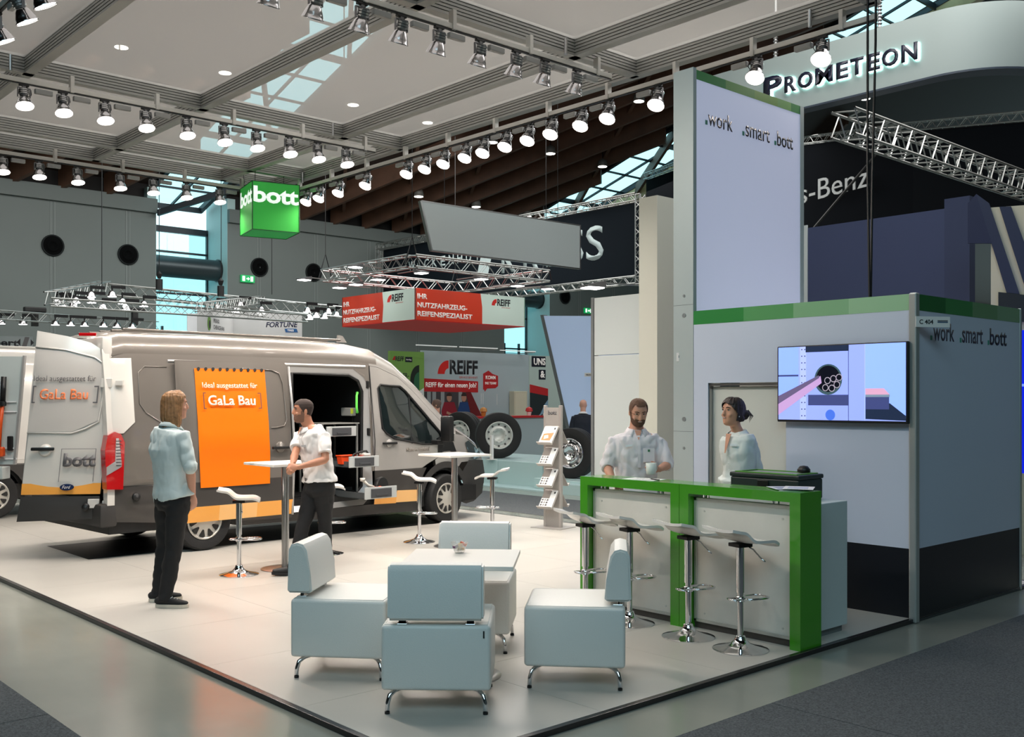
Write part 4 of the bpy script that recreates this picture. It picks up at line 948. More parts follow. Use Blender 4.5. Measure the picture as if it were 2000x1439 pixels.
# green poster wall left of it
gp = empty('green_poster_wall', (14.77, 20.9, 0), label='green printed poster wall with a wheel picture behind the van bonnet', cat='wall')
c = MB(); c.box(0, 1.06, 0, 0.1, -0.03, 2.97); c.build('wall_panel', mat('poster green', (128, 172, 84), 0.5), gp)
text('REIFF', Mw @ Matrix.Translation((0.16, 2.72, 0)), ink, gp, height=0.12, width=0.26, bold=0.03); flat([(0.42+0.04, 2.7), (0.68, 2.7), (0.68, 2.83), (0.46, 2.83)], Mw, mat('navy block', (22, 28, 42), 0.5), gp, 'print', 0.004); text('bandag', Mw @ Matrix.Translation((0.49, 2.735, 0.005)), wink, gp, height=0.05, width=0.16)
flat([(0.06, 2.74), (0.12, 2.84), (0.15, 2.84), (0.15, 2.74)], Mw, redp, gp, 'print')
text('FEDER-', Mw @ Matrix.Translation((0.16, 2.3, 0)), ink, gp, height=0.12, width=0.42, bold=0.015); text('LEISTUNG', Mw @ Matrix.Translation((0.16, 2.16, 0)), ink, gp, height=0.09, width=0.45, bold=0.015); text('PLUS', Mw @ Matrix.Translation((0.3, 2.02, 0)), wink, gp, height=0.09, width=0.28, bold=0.02)
flat([(0.9+0.28*math.cos(t), 2.25+0.38*math.sin(t)) for t in [PI/2+PI*i/16 for i in range(17)]], Mw, mat('poster tyre', (22, 34, 26), 0.6), gp, 'print', 0.004)
flat([(0.9+0.17*math.cos(t), 2.2+0.25*math.sin(t)) for t in [PI/2+PI*i/16 for i in range(17)]], Mw, mat('poster earth', (40, 104, 70), 0.6), gp, 'print', 0.008)
flat([(0.8, 1.9), (1.05, 2.05), (1.05, 1.0), (0.6, 1.0)], Mw, mat('print light', (225, 230, 230), 0.5), gp, 'print', 0.006)
# thin lamps over that wall
for k, (x, z) in enumerate(((15.2, 3.1), (16.6, 3.1), (18.0, 3.06))):
    e = empty('strip_lamp', (x, 20.4, z), label='thin white strip lamp on an arm above the service wall, %s' % ['left', 'middle', 'right'][k], cat='lamp', group='strip lamps over the service wall')
    c = MB(); c.box(0, 1.3, -0.02, 0.02, 0, 0.025); c.build('lamp_tube', mat('strip lamp', (235, 238, 235), 0.4, emit=0.3), e)
    c = MB(); c.box(1.27, 1.3, 0.02, 0.6, -0.02, 0.0); c.build('lamp_arm', alu, e)
# cream cabinet and red counter
e = empty('cream_cabinet', (18.85, 20.78, 0), label='tall narrow cream cabinet in front of the service wall', cat='cabinet')
c = MB(); c.box(0, 0.5, 0, 0.2, -0.03, 1.98, bev=0.01); c.build('cabinet_body', mat('cream', (206, 202, 180), 0.5), e); c = MB(); c.box(0.03, 0.45, -0.012, 0, 0.05, 1.93); c.build('cabinet_door', mat('cream door', (214, 210, 188), 0.5), e)
e = empty('red_top_counter', (16.6, 19.6, 0), label='white counter with thin red top behind the truck tyres', cat='counter')
c = MB(); c.box(0, 2.3, 0, 0.5, -0.03, 1.27); c.build('counter_body', pb_, e); c = MB(); c.box(-0.05, 2.35, -0.05, 0.55, 1.27, 1.32); c.build('counter_top', redp, e)
for k, (x, m_, lab) in enumerate(((1.9, redp, 'red flower pot'), (0.3, mat('amber', (190, 130, 60), 0.5), 'small amber jar'))):
    q = empty('table_decoration', (16.6+x, 19.8, 1.32), label=lab+' on the red-topped counter', cat='decoration')
    c = MB(); c.lathe([(0.05, 0), (0.07, 0.1), (0.0, 0.1)], seg=12); c.build('pot', white_p if k == 0 else m_, q)
    c = MB(); c.lathe([(0.0, 0.08), (0.1, 0.12), (0.08, 0.2), (0.0, 0.24)], seg=8); c.build('flowers' if k == 0 else 'lid', m_, q)

# tyres on a white plinth
pl = empty('white_plinth', (13.45, 12.4, 0), label='long low white plinth under the truck tyres', cat='plinth')
wg = mat('plinth white', (186, 212, 212), 0.3)
c = MB(); c.box(0, 1.75, 1.2, 6.6, -0.03, 0.0); c.box(0, 1.7, -1.4, 1.2, -0.03, 0.16); c.build('plinth_base', mat('plinth base', (178, 204, 206), 0.35), pl)
for ya in (2.2, 3.55, 4.9): c = MB(); c.box(0.55, 2.6, ya, ya+1.34, -0.03, 0.48, bev=0.01); c.build('plinth_block', wg, pl)
c = MB(); c.box(0.3, 1.6, -1.4, 2.18, 0, 0.2, bev=0.01); c.build('plinth_block', wg, pl)
rim_w = mat('white steel rim', (206, 208, 202), 0.35, 0.2); tyre0 = [None]
def truck_tyre(loc, rz, label, chromed=False):
    e = empty('truck_tyre', loc, rz, label=label, cat='tyre', group='truck tyres on the plinth')
    Mx = Matrix.Rotation(PI/2, 3, 'Y')
    c = MB(); c.lathe([(0.29, -0.15), (0.33, -0.165), (0.42, -0.17), (0.485, -0.15), (0.495, -0.13), (0.495, -0.065), (0.482, -0.06), (0.482, -0.045), (0.495, -0.04), (0.495, 0.04), (0.482, 0.045), (0.482, 0.06), (0.495, 0.065), (0.495, 0.13), (0.485, 0.15), (0.42, 0.17), (0.33, 0.165), (0.29, 0.15), (0.29, -0.15)], c=(0, 0, 0.495), seg=48, M=Mx, cap=False); autosmooth(c.build('tyre_rubber', rubber, e))
    rm = chrome if chromed else rim_w
    c = MB(); c.lathe([(0.295, -0.15), (0.3, -0.165), (0.275, -0.165), (0.265, -0.12), (0.22, -0.09), (0.17, -0.14), (0.12, -0.14), (0.11, -0.1), (0.0, -0.1)], c=(0, 0, 0.495), seg=40, M=Mx, cap=False); c.build('rim', rm, e, smooth=True)
    for i in range(10):
        t = 2*PI*i/10; y, z = 0.145*math.cos(t), 0.495+0.145*math.sin(t)
        c = MB(); c.cyl((-0.16, y, z), (-0.135, y, z), 0.012, seg=6); c.build('wheel_bolt', steel, e)
    for i in range(10):
        t = 2*PI*(i+.5)/10; y, z = 0.232*math.cos(t), 0.495+0.232*math.sin(t)
        c = MB(); c.cyl((-0.115, y, z), (-0.09, y, z), 0.022, seg=8); c.build('vent_hole', mat('hole dark', (70, 72, 72), 0.7), e)
    c = MB(); c.lathe([(0.29, 0.1), (0.0, 0.1)], c=(0, 0, 0.495), seg=24, M=Mx, cap=False); c.build('rim_back', rim_w, e)
    return e
ta = truck_tyre((14.55, 16.55, 0.48), R(55), 'black truck tyre with white rim behind a white post, middle of the plinth')
truck_tyre((14.8, 18.1, 0.48), R(20), 'black truck tyre with white rim half hidden by the van bonnet')
truck_tyre((14.3, 14.05, 0.2), R(20), 'black truck tyre with polished chrome rim next to the brochure stand', True)
e = empty('tyre_post', (13.97, 16.1, 0), label='slim white post in front of the middle truck tyre', cat='post')
c = MB(); c.box(-0.03, 0.03, -0.03, 0.03, 0.5, 1.0, bev=0.006); c.build('post_body', white_p, e); c = MB(); c.box(-0.08, 0.08, -0.08, 0.08, 0.485, 0.5); c.build('post_foot', white_p, e)
# ================================================================ VANS
silver = mat('van silver paint', (176, 172, 168), 0.22, 0.35, coat=0.7); wrap = mat('van grey foil', (118, 112, 106), 0.3, 0.25, coat=0.4)
vwhite = mat('van white paint', (222, 218, 212), 0.2, 0.1, coat=0.7); clad = mat('van dark cladding', (52, 50, 49), 0.5); cladf = mat('van dark foil', (60, 57, 55), 0.3, coat=0.3)
orange = mat('orange banner', (246, 116, 0), 0.45, spec=0.3); stripe = mat('van orange stripe', (242, 168, 76), 0.3, coat=0.3); stripe2 = mat('van orange stripe light', (246, 190, 120), 0.3, coat=0.3)
inside_k = mat('van interior black', (14, 14, 15), 0.6); inside_l = mat('van sill silver', (186, 184, 182), 0.3, 0.4, coat=0.4)
vglass = mat('van window glass', (30, 40, 42), 0.03, 0.0, spec=0.9, coat=1.0, trans=0.35)
def hw(x, z):
    b = 1.0
    if z > 1.25: b -= 0.15*((z-1.25)/1.05)**1.7
    if z < 0.5: b -= 0.05*((0.5-z)/0.3)
    if x > 3.4: b -= 0.28*((x-3.4)/1.35)**2.0
    if x < -0.9: b -= 0.25*((-0.9-x)/0.25)**2*0.25
    if z > 1.15 and x > 2.6: b -= 0.12*((x-2.6)/1.4)**1.2*min(1, (z-1.15)/0.5)
    # pressed swage line
    b += 0.012*math.exp(-((z-1.28)/0.05)**2) - 0.010*math.exp(-((z-0.98)/0.12)**2)
    return b
def side(off=0.0, sgn=-1): return lambda x, z: (x, sgn*(hw(x, z)+off), z)
def arch(cx, r, z0, a0=180, a1=0, n=14): return [(cx+r*math.cos(R(a0+(a1-a0)*i/n)), 0.34+r*math.sin(R(a0+(a1-a0)*i/n))) for i in range(n+1)]
topz = [(-1.15, 2.44), (-0.9, 2.53), (0, 2.55), (1.2, 2.55), (2.2, 2.53), (2.6, 2.47), (2.9, 2.33), (3.3, 2.02), (3.8, 1.56), (4.0, 1.40), (4.2, 1.31), (4.5, 1.16), (4.68, 0.98), (4.76, 0.75), (4.78, 0.5)]
sidez = [(-1.15, 2.2), (-0.9, 2.26), (0, 2.27), (1.2, 2.27), (2.2, 2.26), (2.6, 2.22), (2.9, 2.12), (3.3, 1.84), (3.8, 1.44), (4.0, 1.30), (4.2, 1.22), (4.5, 1.08), (4.68, 0.92), (4.76, 0.7), (4.78, 0.48)]
def lerp(tab, x):
    for (a, za), (b, zb) in zip(tab[:-1], tab[1:]):
        if a <= x <= b: return za+(zb-za)*(x-a)/(b-a)
    return tab[-1][1]
def make_van(name, loc, rz, label, upper, lower, full=True):
    v = empty(name, loc, rz, label=label, cat='van')
    # roof, windscreen and bonnet shell
    c = MB(); xs = [-1.13, -1.05, -0.9, -0.5, 0, 0.6, 1.2, 1.8, 2.2, 2.5, 2.6]
    def station(x):
        zs, zt = lerp(sidez, x), lerp(topz, x); h = hw(x, zs)
        return [(x, h*s, zs+(zt-zs)*k) for s, k in ((-1, 0), (-0.985, 0.3), (-0.93, 0.62), (-0.8, 0.84), (-0.5, 0.96), (0, 1), (0.5, 0.96), (0.8, 0.84), (0.93, 0.62), (0.985, 0.3), (1, 0))]
    c.skin([c.ring(station(x)) for x in xs], cap=False, closed=False); o = c.build('roof', upper, v); autosmooth(o, 50)
    c = MB()
    for x in (-0.4, 0.7, 1.8):
        pass
    for y in (-0.6, -0.3, 0, 0.3, 0.6): c.box(-0.8, 2.2, y-0.02, y+0.02, 2.53, 2.56, bev=0.008)
    c.build('roof_rib', upper, v)
    xs = [2.6, 2.75, 2.9, 3.1, 3.3, 3.55, 3.8, 4.0, 4.2, 4.35, 4.5, 4.6, 4.68, 4.74, 4.76, 4.78]
    c = MB(); rings = []
    for x in xs:
        zs, zt = lerp(sidez, x), lerp(topz, x); h = hw(x, zs)
        rings.append(c.ring([(x, h*s, zs+(zt-zs)*k) for s, k in ((-1, 0), (-0.985, 0.3), (-0.93, 0.62), (-0.8, 0.84), (-0.5, 0.96), (0, 1), (0.5, 0.96), (0.8, 0.84), (0.93, 0.62), (0.985, 0.3), (1, 0))]))
    c.skin(rings, cap=False, closed=False)
    for f in c.bm.faces:
        m_ = f.calc_center_median(); f.material_index = 1 if (2.95 < m_.x < 3.95 and abs(m_.y) < 0.72) else 0
    o = c.build('bonnet_and_windscreen', [silver if full else vwhite, vglass], v); autosmooth(o, 50)
    # near side body shell
    A = upper
    for sgn in ((-1, 1) if full else (-1,)):
        m_ = side(0, sgn)
        hole = [rrect(1.2, 2.42, 0.5, 2.12, (0.06, 0.06, 0.22, 0.06))] if (sgn == -1 and full) else []
        sheet('side_panel', [(-1.13, 0.8), (2.47, 0.8), (2.47, 2.24), (2.2, 2.262), (1.2, 2.272), (0, 2.272), (-0.9, 2.262), (-1.13, 2.21)], [[(1.2, 0.8), (2.42, 0.8), (2.42, 1.9), (2.36, 2.05), (2.2, 2.15), (1.2, 2.16)]] if hole else [], m_, A, v, thick=0.0)
        lowout = [(-1.13, 0.42), (-0.47, 0.36)] + arch(0, 0.44, 0.34) + [(0.5, 0.3), (1.2, 0.28), (1.2, 0.8), (-1.13, 0.8)]
        if not hole: lowout = lowout[:-3] + [(2.45, 0.28), (2.45, 0.8), (-1.13, 0.8)]
        sheet('lower_cladding', lowout, [], m_, cladf if full else clad, v)
        fd = silver if full else vwhite
        # front door with window
        win = [(2.60, 1.36), (2.66, 1.29), (2.8, 1.22), (3.3, 1.13), (3.62, 1.12), (3.7, 1.18), (3.66, 1.28), (3.08, 1.86), (2.98, 1.93), (2.62, 1.95), (2.57, 1.9)]
        sheet('front_door', [(2.475, 0.8), (3.3, 0.8), (3.42, 0.86), (3.66, 0.95), (3.72, 1.1), (3.86, 1.30), (3.5, 1.62), (3.2, 1.88), (2.95, 2.06), (2.62, 2.18), (2.475, 2.2)], [win], m_, fd, v)
        sheet('door_window', win, [], side(-0.012, sgn), vglass, v)
        sheet('pillar_panel', [(2.47, 2.205), (2.62, 2.185), (2.95, 2.065), (3.2, 1.885), (3.5, 1.625), (3.86, 1.305), (4.0, 1.25), (4.0, 1.30), (3.8, 1.44), (3.3, 1.84), (2.9, 2.12), (2.6, 2.22), (2.47, 2.245)], [], m_, fd, v)
        fen = [(3.66, 0.95), (3.42, 0.87), (3.33, 0.8)] + arch(3.75, 0.50, 0.34, 112, 60) + [(4.18, 0.86), (4.66, 0.86), (4.71, 0.8), (4.68, 0.92), (4.5, 1.08), (4.2, 1.22), (4.0, 1.30), (3.86, 1.3), (3.72, 1.1)]
        fen = [(3.66, 0.95), (3.55, 0.9)] + [(3.75+0.52*math.cos(R(t)), 0.34+0.52*math.sin(R(t))) for t in range(112, 55, -8)] + [(4.12, 0.84), (4.70, 0.84), (4.68, 0.92), (4.5, 1.08), (4.2, 1.22), (4.0, 1.25), (3.86, 1.3), (3.72, 1.1)]
        sheet('front_wing', fen, [], m_, fd, v)
        sheet('mirror_triangle', [(3.6, 1.0), (4.0, 1.0), (3.84, 1.29), (3.6, 1.2)], [], side(0.006, sgn), black, v)
        # window rubber seal
        c = MB(); c.tube([side(0.004, sgn)(x, z) for x, z in win], 0.014, seg=6, closed=True); c.build('window_seal', black, v, smooth=True)
        c = MB(); c.tube([side(-0.006, sgn)(x, z) for x, z in ((3.12, 1.14), (3.14, 1.82))], 0.012, seg=6); c.build('window_divider', black, v)
        # dark arch, bumper
        ar = [(3.75+0.53*math.cos(R(t)), 0.34+0.53*math.sin(R(t))) for t in range(172, 40, -8)] + [(4.3, 0.86), (4.72, 0.84), (4.79, 0.62), (4.74, 0.34), (4.5, 0.24), (4.28, 0.22)] + [(3.75+0.44*math.cos(R(t)), 0.34+0.44*math.sin(R(t))) for t in range(-12, 176, 8)]
        sheet('front_bumper', ar, [], side(0.01, sgn), clad, v)
        sheet('lower_door_band', [(2.475, 0.52), (3.24, 0.5), (3.26, 0.6), (3.38, 0.8), (2.475, 0.8)], [], side(0.002, sgn), cladf, v)
        for (xa, xb, mm) in ((2.475, 2.85, stripe), (2.85, 3.3, stripe2)):
            sheet('stripe_foil', [(xa, 0.35), (xb, 0.34), (xb, 0.5), (xa, 0.515)], [], side(0.006, sgn), mm if full else clad, v)
        sheet('sill', [(0.45, 0.24), (3.32, 0.20), (3.3, 0.35), (1.18, 0.35), (0.45, 0.33)], [], side(-0.02, sgn), clad, v)
        c = MB(); c.tube([side(0.0, sgn)(x, z) for x, z in ((2.475, 0.36), (2.475, 1.2), (2.475, 2.2))], 0.006, seg=5); c.tube([side(0.0, sgn)(x, z) for x, z in ((3.66, 0.95), (3.72, 1.1), (3.86, 1.3))], 0.005, seg=5); c.build('door_gap', black, v)
        # handle
        def handle(x, z, parent, offy=0.0):
            y = sgn*(hw(x, z)+offy)
            c = MB(); c.box(x-0.12, x+0.12, y+sgn*0.018-0.016, y+sgn*0.018+0.016, z-0.016, z+0.014, bev=0.008); autosmooth(c.build('door_handle', black, parent))
            c = MB(); c.lathe([(0.06, 0), (0.05, 0.012), (0.0, 0.012)], c=(x, y, z), seg=16, M=Matrix.Rotation(PI/2*(1 if sgn < 0 else -1), 3, 'X')); c.build('handle_recess', fd if full else vwhite, parent, smooth=True)
        handle(2.72, 1.16, v)
        # headlight and mirror
        sheet('headlight', [(4.2, 1.12), (4.33, 0.9), (4.5, 0.86), (4.66, 0.9), (4.62, 0.97), (4.45, 1.07), (4.28, 1.15)], [], side(0.012, sgn), mat('headlight glass', (60, 66, 70), 0.08, 0.2, coat=1.0), v)
        mr = MB(); y = sgn*1.12; mr.box(3.52, 3.62, min(y, y+sgn*0.2), max(y, y+sgn*0.2), 1.16, 1.52, bev=0.03); mo = mr.build('side_mirror', black, v); autosmooth(mo)
        mr = MB(); mr.box(3.48, 3.60, min(sgn*0.86, y), max(sgn*0.86, y), 1.12, 1.18, bev=0.01); mr.build('mirror_arm', black, mo)
        mr = MB(); mr.box(3.625, 3.65, min(y, y+sgn*0.19), max(y, y+sgn*0.19), 1.16, 1.28, bev=0.01); mr.build('mirror_indicator', silver, mo)
        # rear edge of the shell
    # lower rear bumper and rear frame
    c = MB(); c.box(-1.22, -1.02, -0.98, 0.98, 0.36, 0.62, bev=0.04); autosmooth(c.build('rear_bumper', clad, v))
    c = MB()
    for z0, z1 in ((2.18, 2.44),): c.box(-1.14, -1.02, -0.85, 0.85, z0, z1, bev=0.03)
    for s in (-1, 1):
        c.prism([(s*0.98, 0.6), (s*0.99, 1.3), (s*0.90, 2.0), (s*0.84, 2.3), (s*0.74, 2.3), (s*0.80, 2.0), (s*0.88, 1.3), (s*0.88, 0.6)], -1.14, -1.06, Matrix(((0, 0, 1, 0), (1, 0, 0, 0), (0, 1, 0, 0), (0, 0, 0, 1))))
    autosmooth(c.build('rear_frame', vwhite if full else vwhite, v))
    # tail lights
    for s in (-1, 1):
        tl_ = MB(); Mx = Matrix(((1, 0, 0, 0), (0, 0, s, 0), (0, 1, 0, 0), (0, 0, 0, 1)))
        pts = [(-1.16, 0.78), (-0.98, 0.77), (-0.96, 1.28), (-1.0, 1.37), (-1.07, 1.40), (-1.15, 1.36), (-1.18, 1.2)]
        tl_.prism(pts, 0.90, 1.012, Mx); t_ = tl_.build('tail_light', mat('tail light red', (176, 14, 20), 0.12, coat=1.0, spec=0.8), v)
        q = MB(); q.prism([(-1.165, 0.93), (-1.03, 1.0), (-1.0, 1.02), (-1.0, 1.08), (-1.03, 1.33), (-1.06, 1.33), (-1.07, 1.08), (-1.165, 1.02)], 0.95, 1.018, Mx); q.build('reflector_insert', mat('tail light clear', (205, 205, 208), 0.15, 0.6, coat=1.0), t_)
        q = MB()
        for i in range(9): q.prism([(-1.06, 1.03+i*0.033), (-1.005, 1.03+i*0.033), (-1.005, 1.04+i*0.033), (-1.06, 1.04+i*0.033)], 0.95, 1.021, Mx)
        q.build('reflector_rib', mat('rib dark', (90, 90, 96), 0.3, 0.5), t_)
    # wheels
    hubm = mat('hubcap silver', (196, 192, 184), 0.3, 0.35)
    for (x, y, steer) in ((0, -0.9, 0), (3.75, -0.9, 7), (0, 0.9, 180), (3.75, 0.9, 180)):
        w_ = empty('wheel', (x, y, 0.345), R(steer), parent=v)
        Mw_ = Matrix.Rotation(PI/2, 3, 'X')
        c = MB(); c.lathe([(0.2, 0.085), (0.24, 0.1), (0.32, 0.105), (0.338, 0.09), (0.345, 0.07), (0.345, -0.07), (0.338, -0.1), (0.24, -0.1), (0.2, -0.085)], seg=44, M=Mw_, cap=False); autosmooth(c.build('tyre', rubber, w_))
        c = MB(); c.lathe([(0.205, 0.06), (0.218, 0.1), (0.205, 0.106), (0.19, 0.092), (0.12, 0.1), (0.06, 0.115), (0.0, 0.118)], seg=40, M=Mw_, cap=False); autosmooth(c.build('hubcap', hubm, w_), 50)
        c = MB(); c.cyl((0, -0.05, 0), (0, 0.08, 0), 0.2, seg=24); c.build('brake_drum', black, w_)
        for i in range(10):
            t = 2*PI*i/10+0.1; a_ = []
            for (rr, da) in ((0.105, -0.08), (0.18, -0.2), (0.19, -0.1), (0.19, 0.1), (0.18, 0.2), (0.105, 0.08)): a_.append((rr*math.cos(t+da), rr*math.sin(t+da)))
            c = MB(); c.prism(a_, 0.088, 0.107, Matrix(((1, 0, 0, 0), (0, 0, -1, 0), (0, 1, 0, 0), (0, 0, 0, 1)))); c.build('hubcap_opening', mat('hub dark', (26, 25, 24), 0.6), w_)
        c = MB(); c.lathe([(0.46, -0.3), (0.46, 0.02), (0.40, 0.02), (0.40, -0.3)], seg=30, M=Mw_, cap=False)
        vs_ = [vv for vv in c.bm.verts if vv.co.z < -0.1]; bmesh.ops.delete(c.bm, geom=vs_, context='VERTS'); c.build('wheel_housing', black, w_, fix=False)
    # floor pan and interior
    c = MB(); c.box(-1.1, 4.4, -0.93, 0.93, 0.28, 0.5); c.build('floor_pan', black, v)
    c = MB(); c.box(-1.0, 2.35, 0.80, 0.82, 0.5, 2.2); c.box(2.36, 2.40, -0.84, 0.84, 0.5, 2.2); c.box(-1.0, 2.4, -0.8, 0.8, 2.2, 2.22); c.box(-1.0, 2.4, -0.82, 0.82, 0.5, 0.53); c.build('interior_lining', inside_k, v)
    c = MB(); c.box(2.6, 3.2, -0.7, 0.7, 0.5, 0.9, bev=0.05); c.box(2.55, 2.7, -0.65, -0.15, 0.9, 1.6, bev=0.05); c.box(3.35, 3.75, -0.75, 0.75, 0.6, 1.08, bev=0.06); autosmooth(c.build('cab_interior', mat('cab grey', (40, 42, 44), 0.6), v))
    return v
van = make_van('panel_van', (5.18, 12.11, 0), R(3.5), 'silver and grey panel van with open sliding door and orange banner', wrap, cladf)
# white rear corner, sliding door, track
sheet('corner_foil', [(-1.1, 1.38), (-0.97, 1.38), (-0.84, 1.5), (-0.83, 2.21), (-1.1, 2.2)], [], side(0.012), vwhite, van, step=0.06)
S0 = side(0.0)
c = MB(); c.tube([S0(x, 2.19) for x in (-0.4, 0.2, 0.8, 1.4, 2.0, 2.4)], 0.018, seg=6); c.build('upper_door_track', inside_l, van)
# recessed window shaped pressing in the rear quarter
c = MB(); c.tube([side(0.002)(x, z) for x, z in ((-0.42, 2.12), (-0.68, 2.12), (-0.76, 2.05), (-0.77, 1.7), (-0.70, 1.60), (-0.5, 1.47), (-0.3, 1.42))], 0.008, seg=6); c.build('panel_bead', wrap, van, smooth=True)
# open doorway inner frame
dw = [(1.17, 0.34), (2.30, 0.36), (2.44, 0.5), (2.44, 1.9), (2.38, 2.07), (2.2, 2.16), (1.17, 2.17)]
dw2 = [(1.25, 0.5), (2.22, 0.5), (2.33, 0.6), (2.34, 1.86), (2.27, 2.0), (2.12, 2.07), (1.25, 2.08)]
c = MB(); c.skin([c.ring([S0(x, z) for x, z in dw]), c.ring([(x, -0.88, z) for x, z in dw2])], cap=False); autosmooth(c.build('doorway_frame', inside_l, van))
c = MB(); c.tube([(x, -0.89, z) for x, z in dw2], 0.022, seg=8, closed=True); c.build('doorway_seal', black, van, smooth=True)
c = MB(); c.tube([(2.452, -0.93, 0.5), (2.452, -0.93, 1.2), (2.452, -0.86, 2.05)], 0.02, seg=6); c.build('door_post_edge', inside_l, van)
for z in (1.95, 1.32, 0.92):
    c = MB(); c.box(2.39, 2.43, -0.97+0.03*(z > 1.5), -0.9+0.05*(z > 1.5), z-0.05, z+0.05, bev=0.01); c.build('door_striker', black, van)
sd = empty('sliding_door', (0, 0, 0), parent=van)
dm = side(0.075)
door_out = rrect(-0.35, 1.145, 0.33, 2.21, (0.02, 0.02, 0.08, 0.02))
sheet('door_skin', [(-0.35, 0.8), (1.145, 0.8), (1.145, 2.15), (1.10, 2.21), (-0.35, 2.2)], [], dm, wrap, sd, thick=0.03)
sheet('door_lower_skin', [(-0.35, 0.52), (1.145, 0.52), (1.145, 0.8), (-0.35, 0.8)], [], dm, cladf, sd, thick=0.03)
for i, (xa, xb) in enumerate(((-0.35, 0.15), (0.15, 0.65), (0.65, 1.145))): sheet('stripe_foil', [(xa, 0.34), (xb, 0.34), (xb, 0.52), (xa, 0.52)], [], dm, [stripe, stripe2, stripe][i], sd, thick=0.03)
c = MB(); c.tube([side(0.085)(x, z) for x, z in ((0.5, 2.12), (0.9, 2.11), (1.0, 2.07), (1.04, 1.95), (1.06, 1.5), (1.02, 1.43), (0.9, 1.41), (0.84, 1.41))], 0.007, seg=6); c.build('panel_bead', wrap, sd, smooth=True)
c = MB(); c.tube([side(0.08)(1.152, z) for z in (0.33, 0.8, 1.25, 1.7, 2.16)], 0.016, seg=6); c.build('door_edge', inside_l, sd, smooth=True)
y = -(hw(0.97, 1.16)+0.09)
c = MB(); c.box(0.83, 1.09, y-0.04, y-0.005, 1.145, 1.18, bev=0.01); autosmooth(c.build('door_handle', black, sd))
c = MB(); c.lathe([(0.07, 0), (0.055, 0.014), (0.0, 0.014)], c=(0.96, y+0.012, 1.17), seg=18, M=Matrix.Rotation(PI/2, 3, 'X')); c.build('handle_recess', wrap, sd, smooth=True)
# orange banner with eyelet scallops
top_ = []
n_ = 10
for i in range(n_):
    x0 = 0.80-i*0.0925; top_ += [(x0, 2.11), (x0-0.03, 2.11), (x0-0.036, 2.085), (x0-0.0465, 2.075), (x0-0.057, 2.085), (x0-0.063, 2.11)]
ban = sheet('advert_banner', [(-0.1, 0.735), (0.81, 0.735), (0.815, 1.1), (0.80, 1.45)]+top_+[(-0.125, 2.11), (-0.13, 1.5), (-0.115, 1.1)], [], side(0.090), orange, van, thick=0.004)
for i in range(n_):
    x = 0.7535-i*0.0925; p = side(0.098)(x, 2.105)
    c = MB(); c.cyl(p, (p[0], p[1]-0.004, p[2]), 0.02, seg=12); c.build('eyelet', clad, ban)
tw_ = mat('banner text', (255, 238, 214), 0.5)
MVs = lambda x, z, off: basis((x, -(hw(x, z)+off), z), (1, 0, 0), Vector((0, (hw(x, z-0.05)-hw(x, z+0.1))/0.15, 1)))
text('Ideal ausgestattet für', MVs(-0.06, 1.865, 0.116), tw_, ban, height=0.085, width=0.72, bold=0.004)
text('GaLa Bau', MVs(0.0, 1.68, 0.114), tw_, ban, height=0.12, width=0.62, bold=0.02)
br_ = mat('bracket brown', (120, 74, 60), 0.5)
for sx, s in ((-0.06, 1), (0.69, -1)):
    flat([(0, -0.02), (0.012, -0.02), (0.012, 0.17), (0, 0.17)], MVs(sx, 1.66, 0.113), br_, ban, 'lettering'); flat([(0, 0.16), (s*0.035, 0.16), (s*0.035, 0.172), (0, 0.172)], MVs(sx, 1.66, 0.113), br_, ban, 'lettering'); flat([(0, -0.02), (s*0.035, -0.02), (s*0.035, -0.008), (0, -0.008)], MVs(sx, 1.66, 0.113), br_, ban, 'lettering')
text('Made in Gaildorf', basis((3.02, -hw(3.05, 1.04)-0.004, 1.035), (1, -0.03 if False else 0.0, 0)), mat('pale foil letter', (148, 140, 132), 0.4), van, height=0.055, width=0.42, bold=0.01, depth=0.003)
c = MB(); c.lathe([(0.045, 0), (0.045, 0.015), (0.03, 0.03), (0.0, 0.03)], c=(-0.83, -1.0, 0.68), seg=16, M=Matrix.Rotation(PI/2, 3, 'X')); c.build('parking_sensor', black, van, smooth=True)
c = MB(); c.prism([(-0.03, 0), (0.12, 0.0), (0.05, 0.09), (-0.02, 0.10)], -0.02, 0.02, Matrix(((1, 0, 0, 2.36), (0, 0, 1, -0.35), (0, 1, 0, 2.53), (0, 0, 0, 1)))); c.build('roof_antenna', silver, van)
# green grab handle and sockets
c = MB(); c.tube([(2.34, -0.78, 1.84), (2.30, -0.85, 1.84), (2.27, -0.87, 1.80), (2.27, -0.87, 1.64), (2.30, -0.85, 1.58), (2.34, -0.78, 1.58)], 0.016, seg=8); c.build('grab_handle', mat('grab green', (110, 230, 90), 0.4, emit=0.15), van, smooth=True)
# rear right door, swung open (outer face towards the viewer)
hp = Vector((4.06, 11.24, 0)); fpt = Vector((3.39, 11.70, 0)); dd = (fpt-hp); Ld = dd.length; ang = math.atan2(dd.y, dd.x)
rd_ = empty('rear_door', (0, 0, 0), parent=van)
Mv = Matrix.Translation((5.18, 12.11, 0)) @ Matrix.Rotation(R(3.5), 4, 'Z'); Mvi = Mv.inverted()
def RD(s, z, off=0.0):       # s from hinge towards the free edge, leaning with the rear of the van
    s2 = s*(1+0.03*(z-0.45)) - 0.105*(z-0.45); n = Vector((-dd.y, dd.x, 0)).normalized()*-1
    P = hp + dd.normalized()*s2 + Vector((0, 0, z)) + Vector((dd.y, -dd.x, 0)).normalized()*-1*0
    nn = Vector((dd.y, -dd.x, 0)).normalized()
    if nn.dot(-P) < 0: nn = -nn
    P = P + nn*(off + 0.02*math.sin(PI*min(1, max(0, s/0.8))) - 0.05*max(0, z-1.9)**2*4)
    return tuple(Mvi @ P)
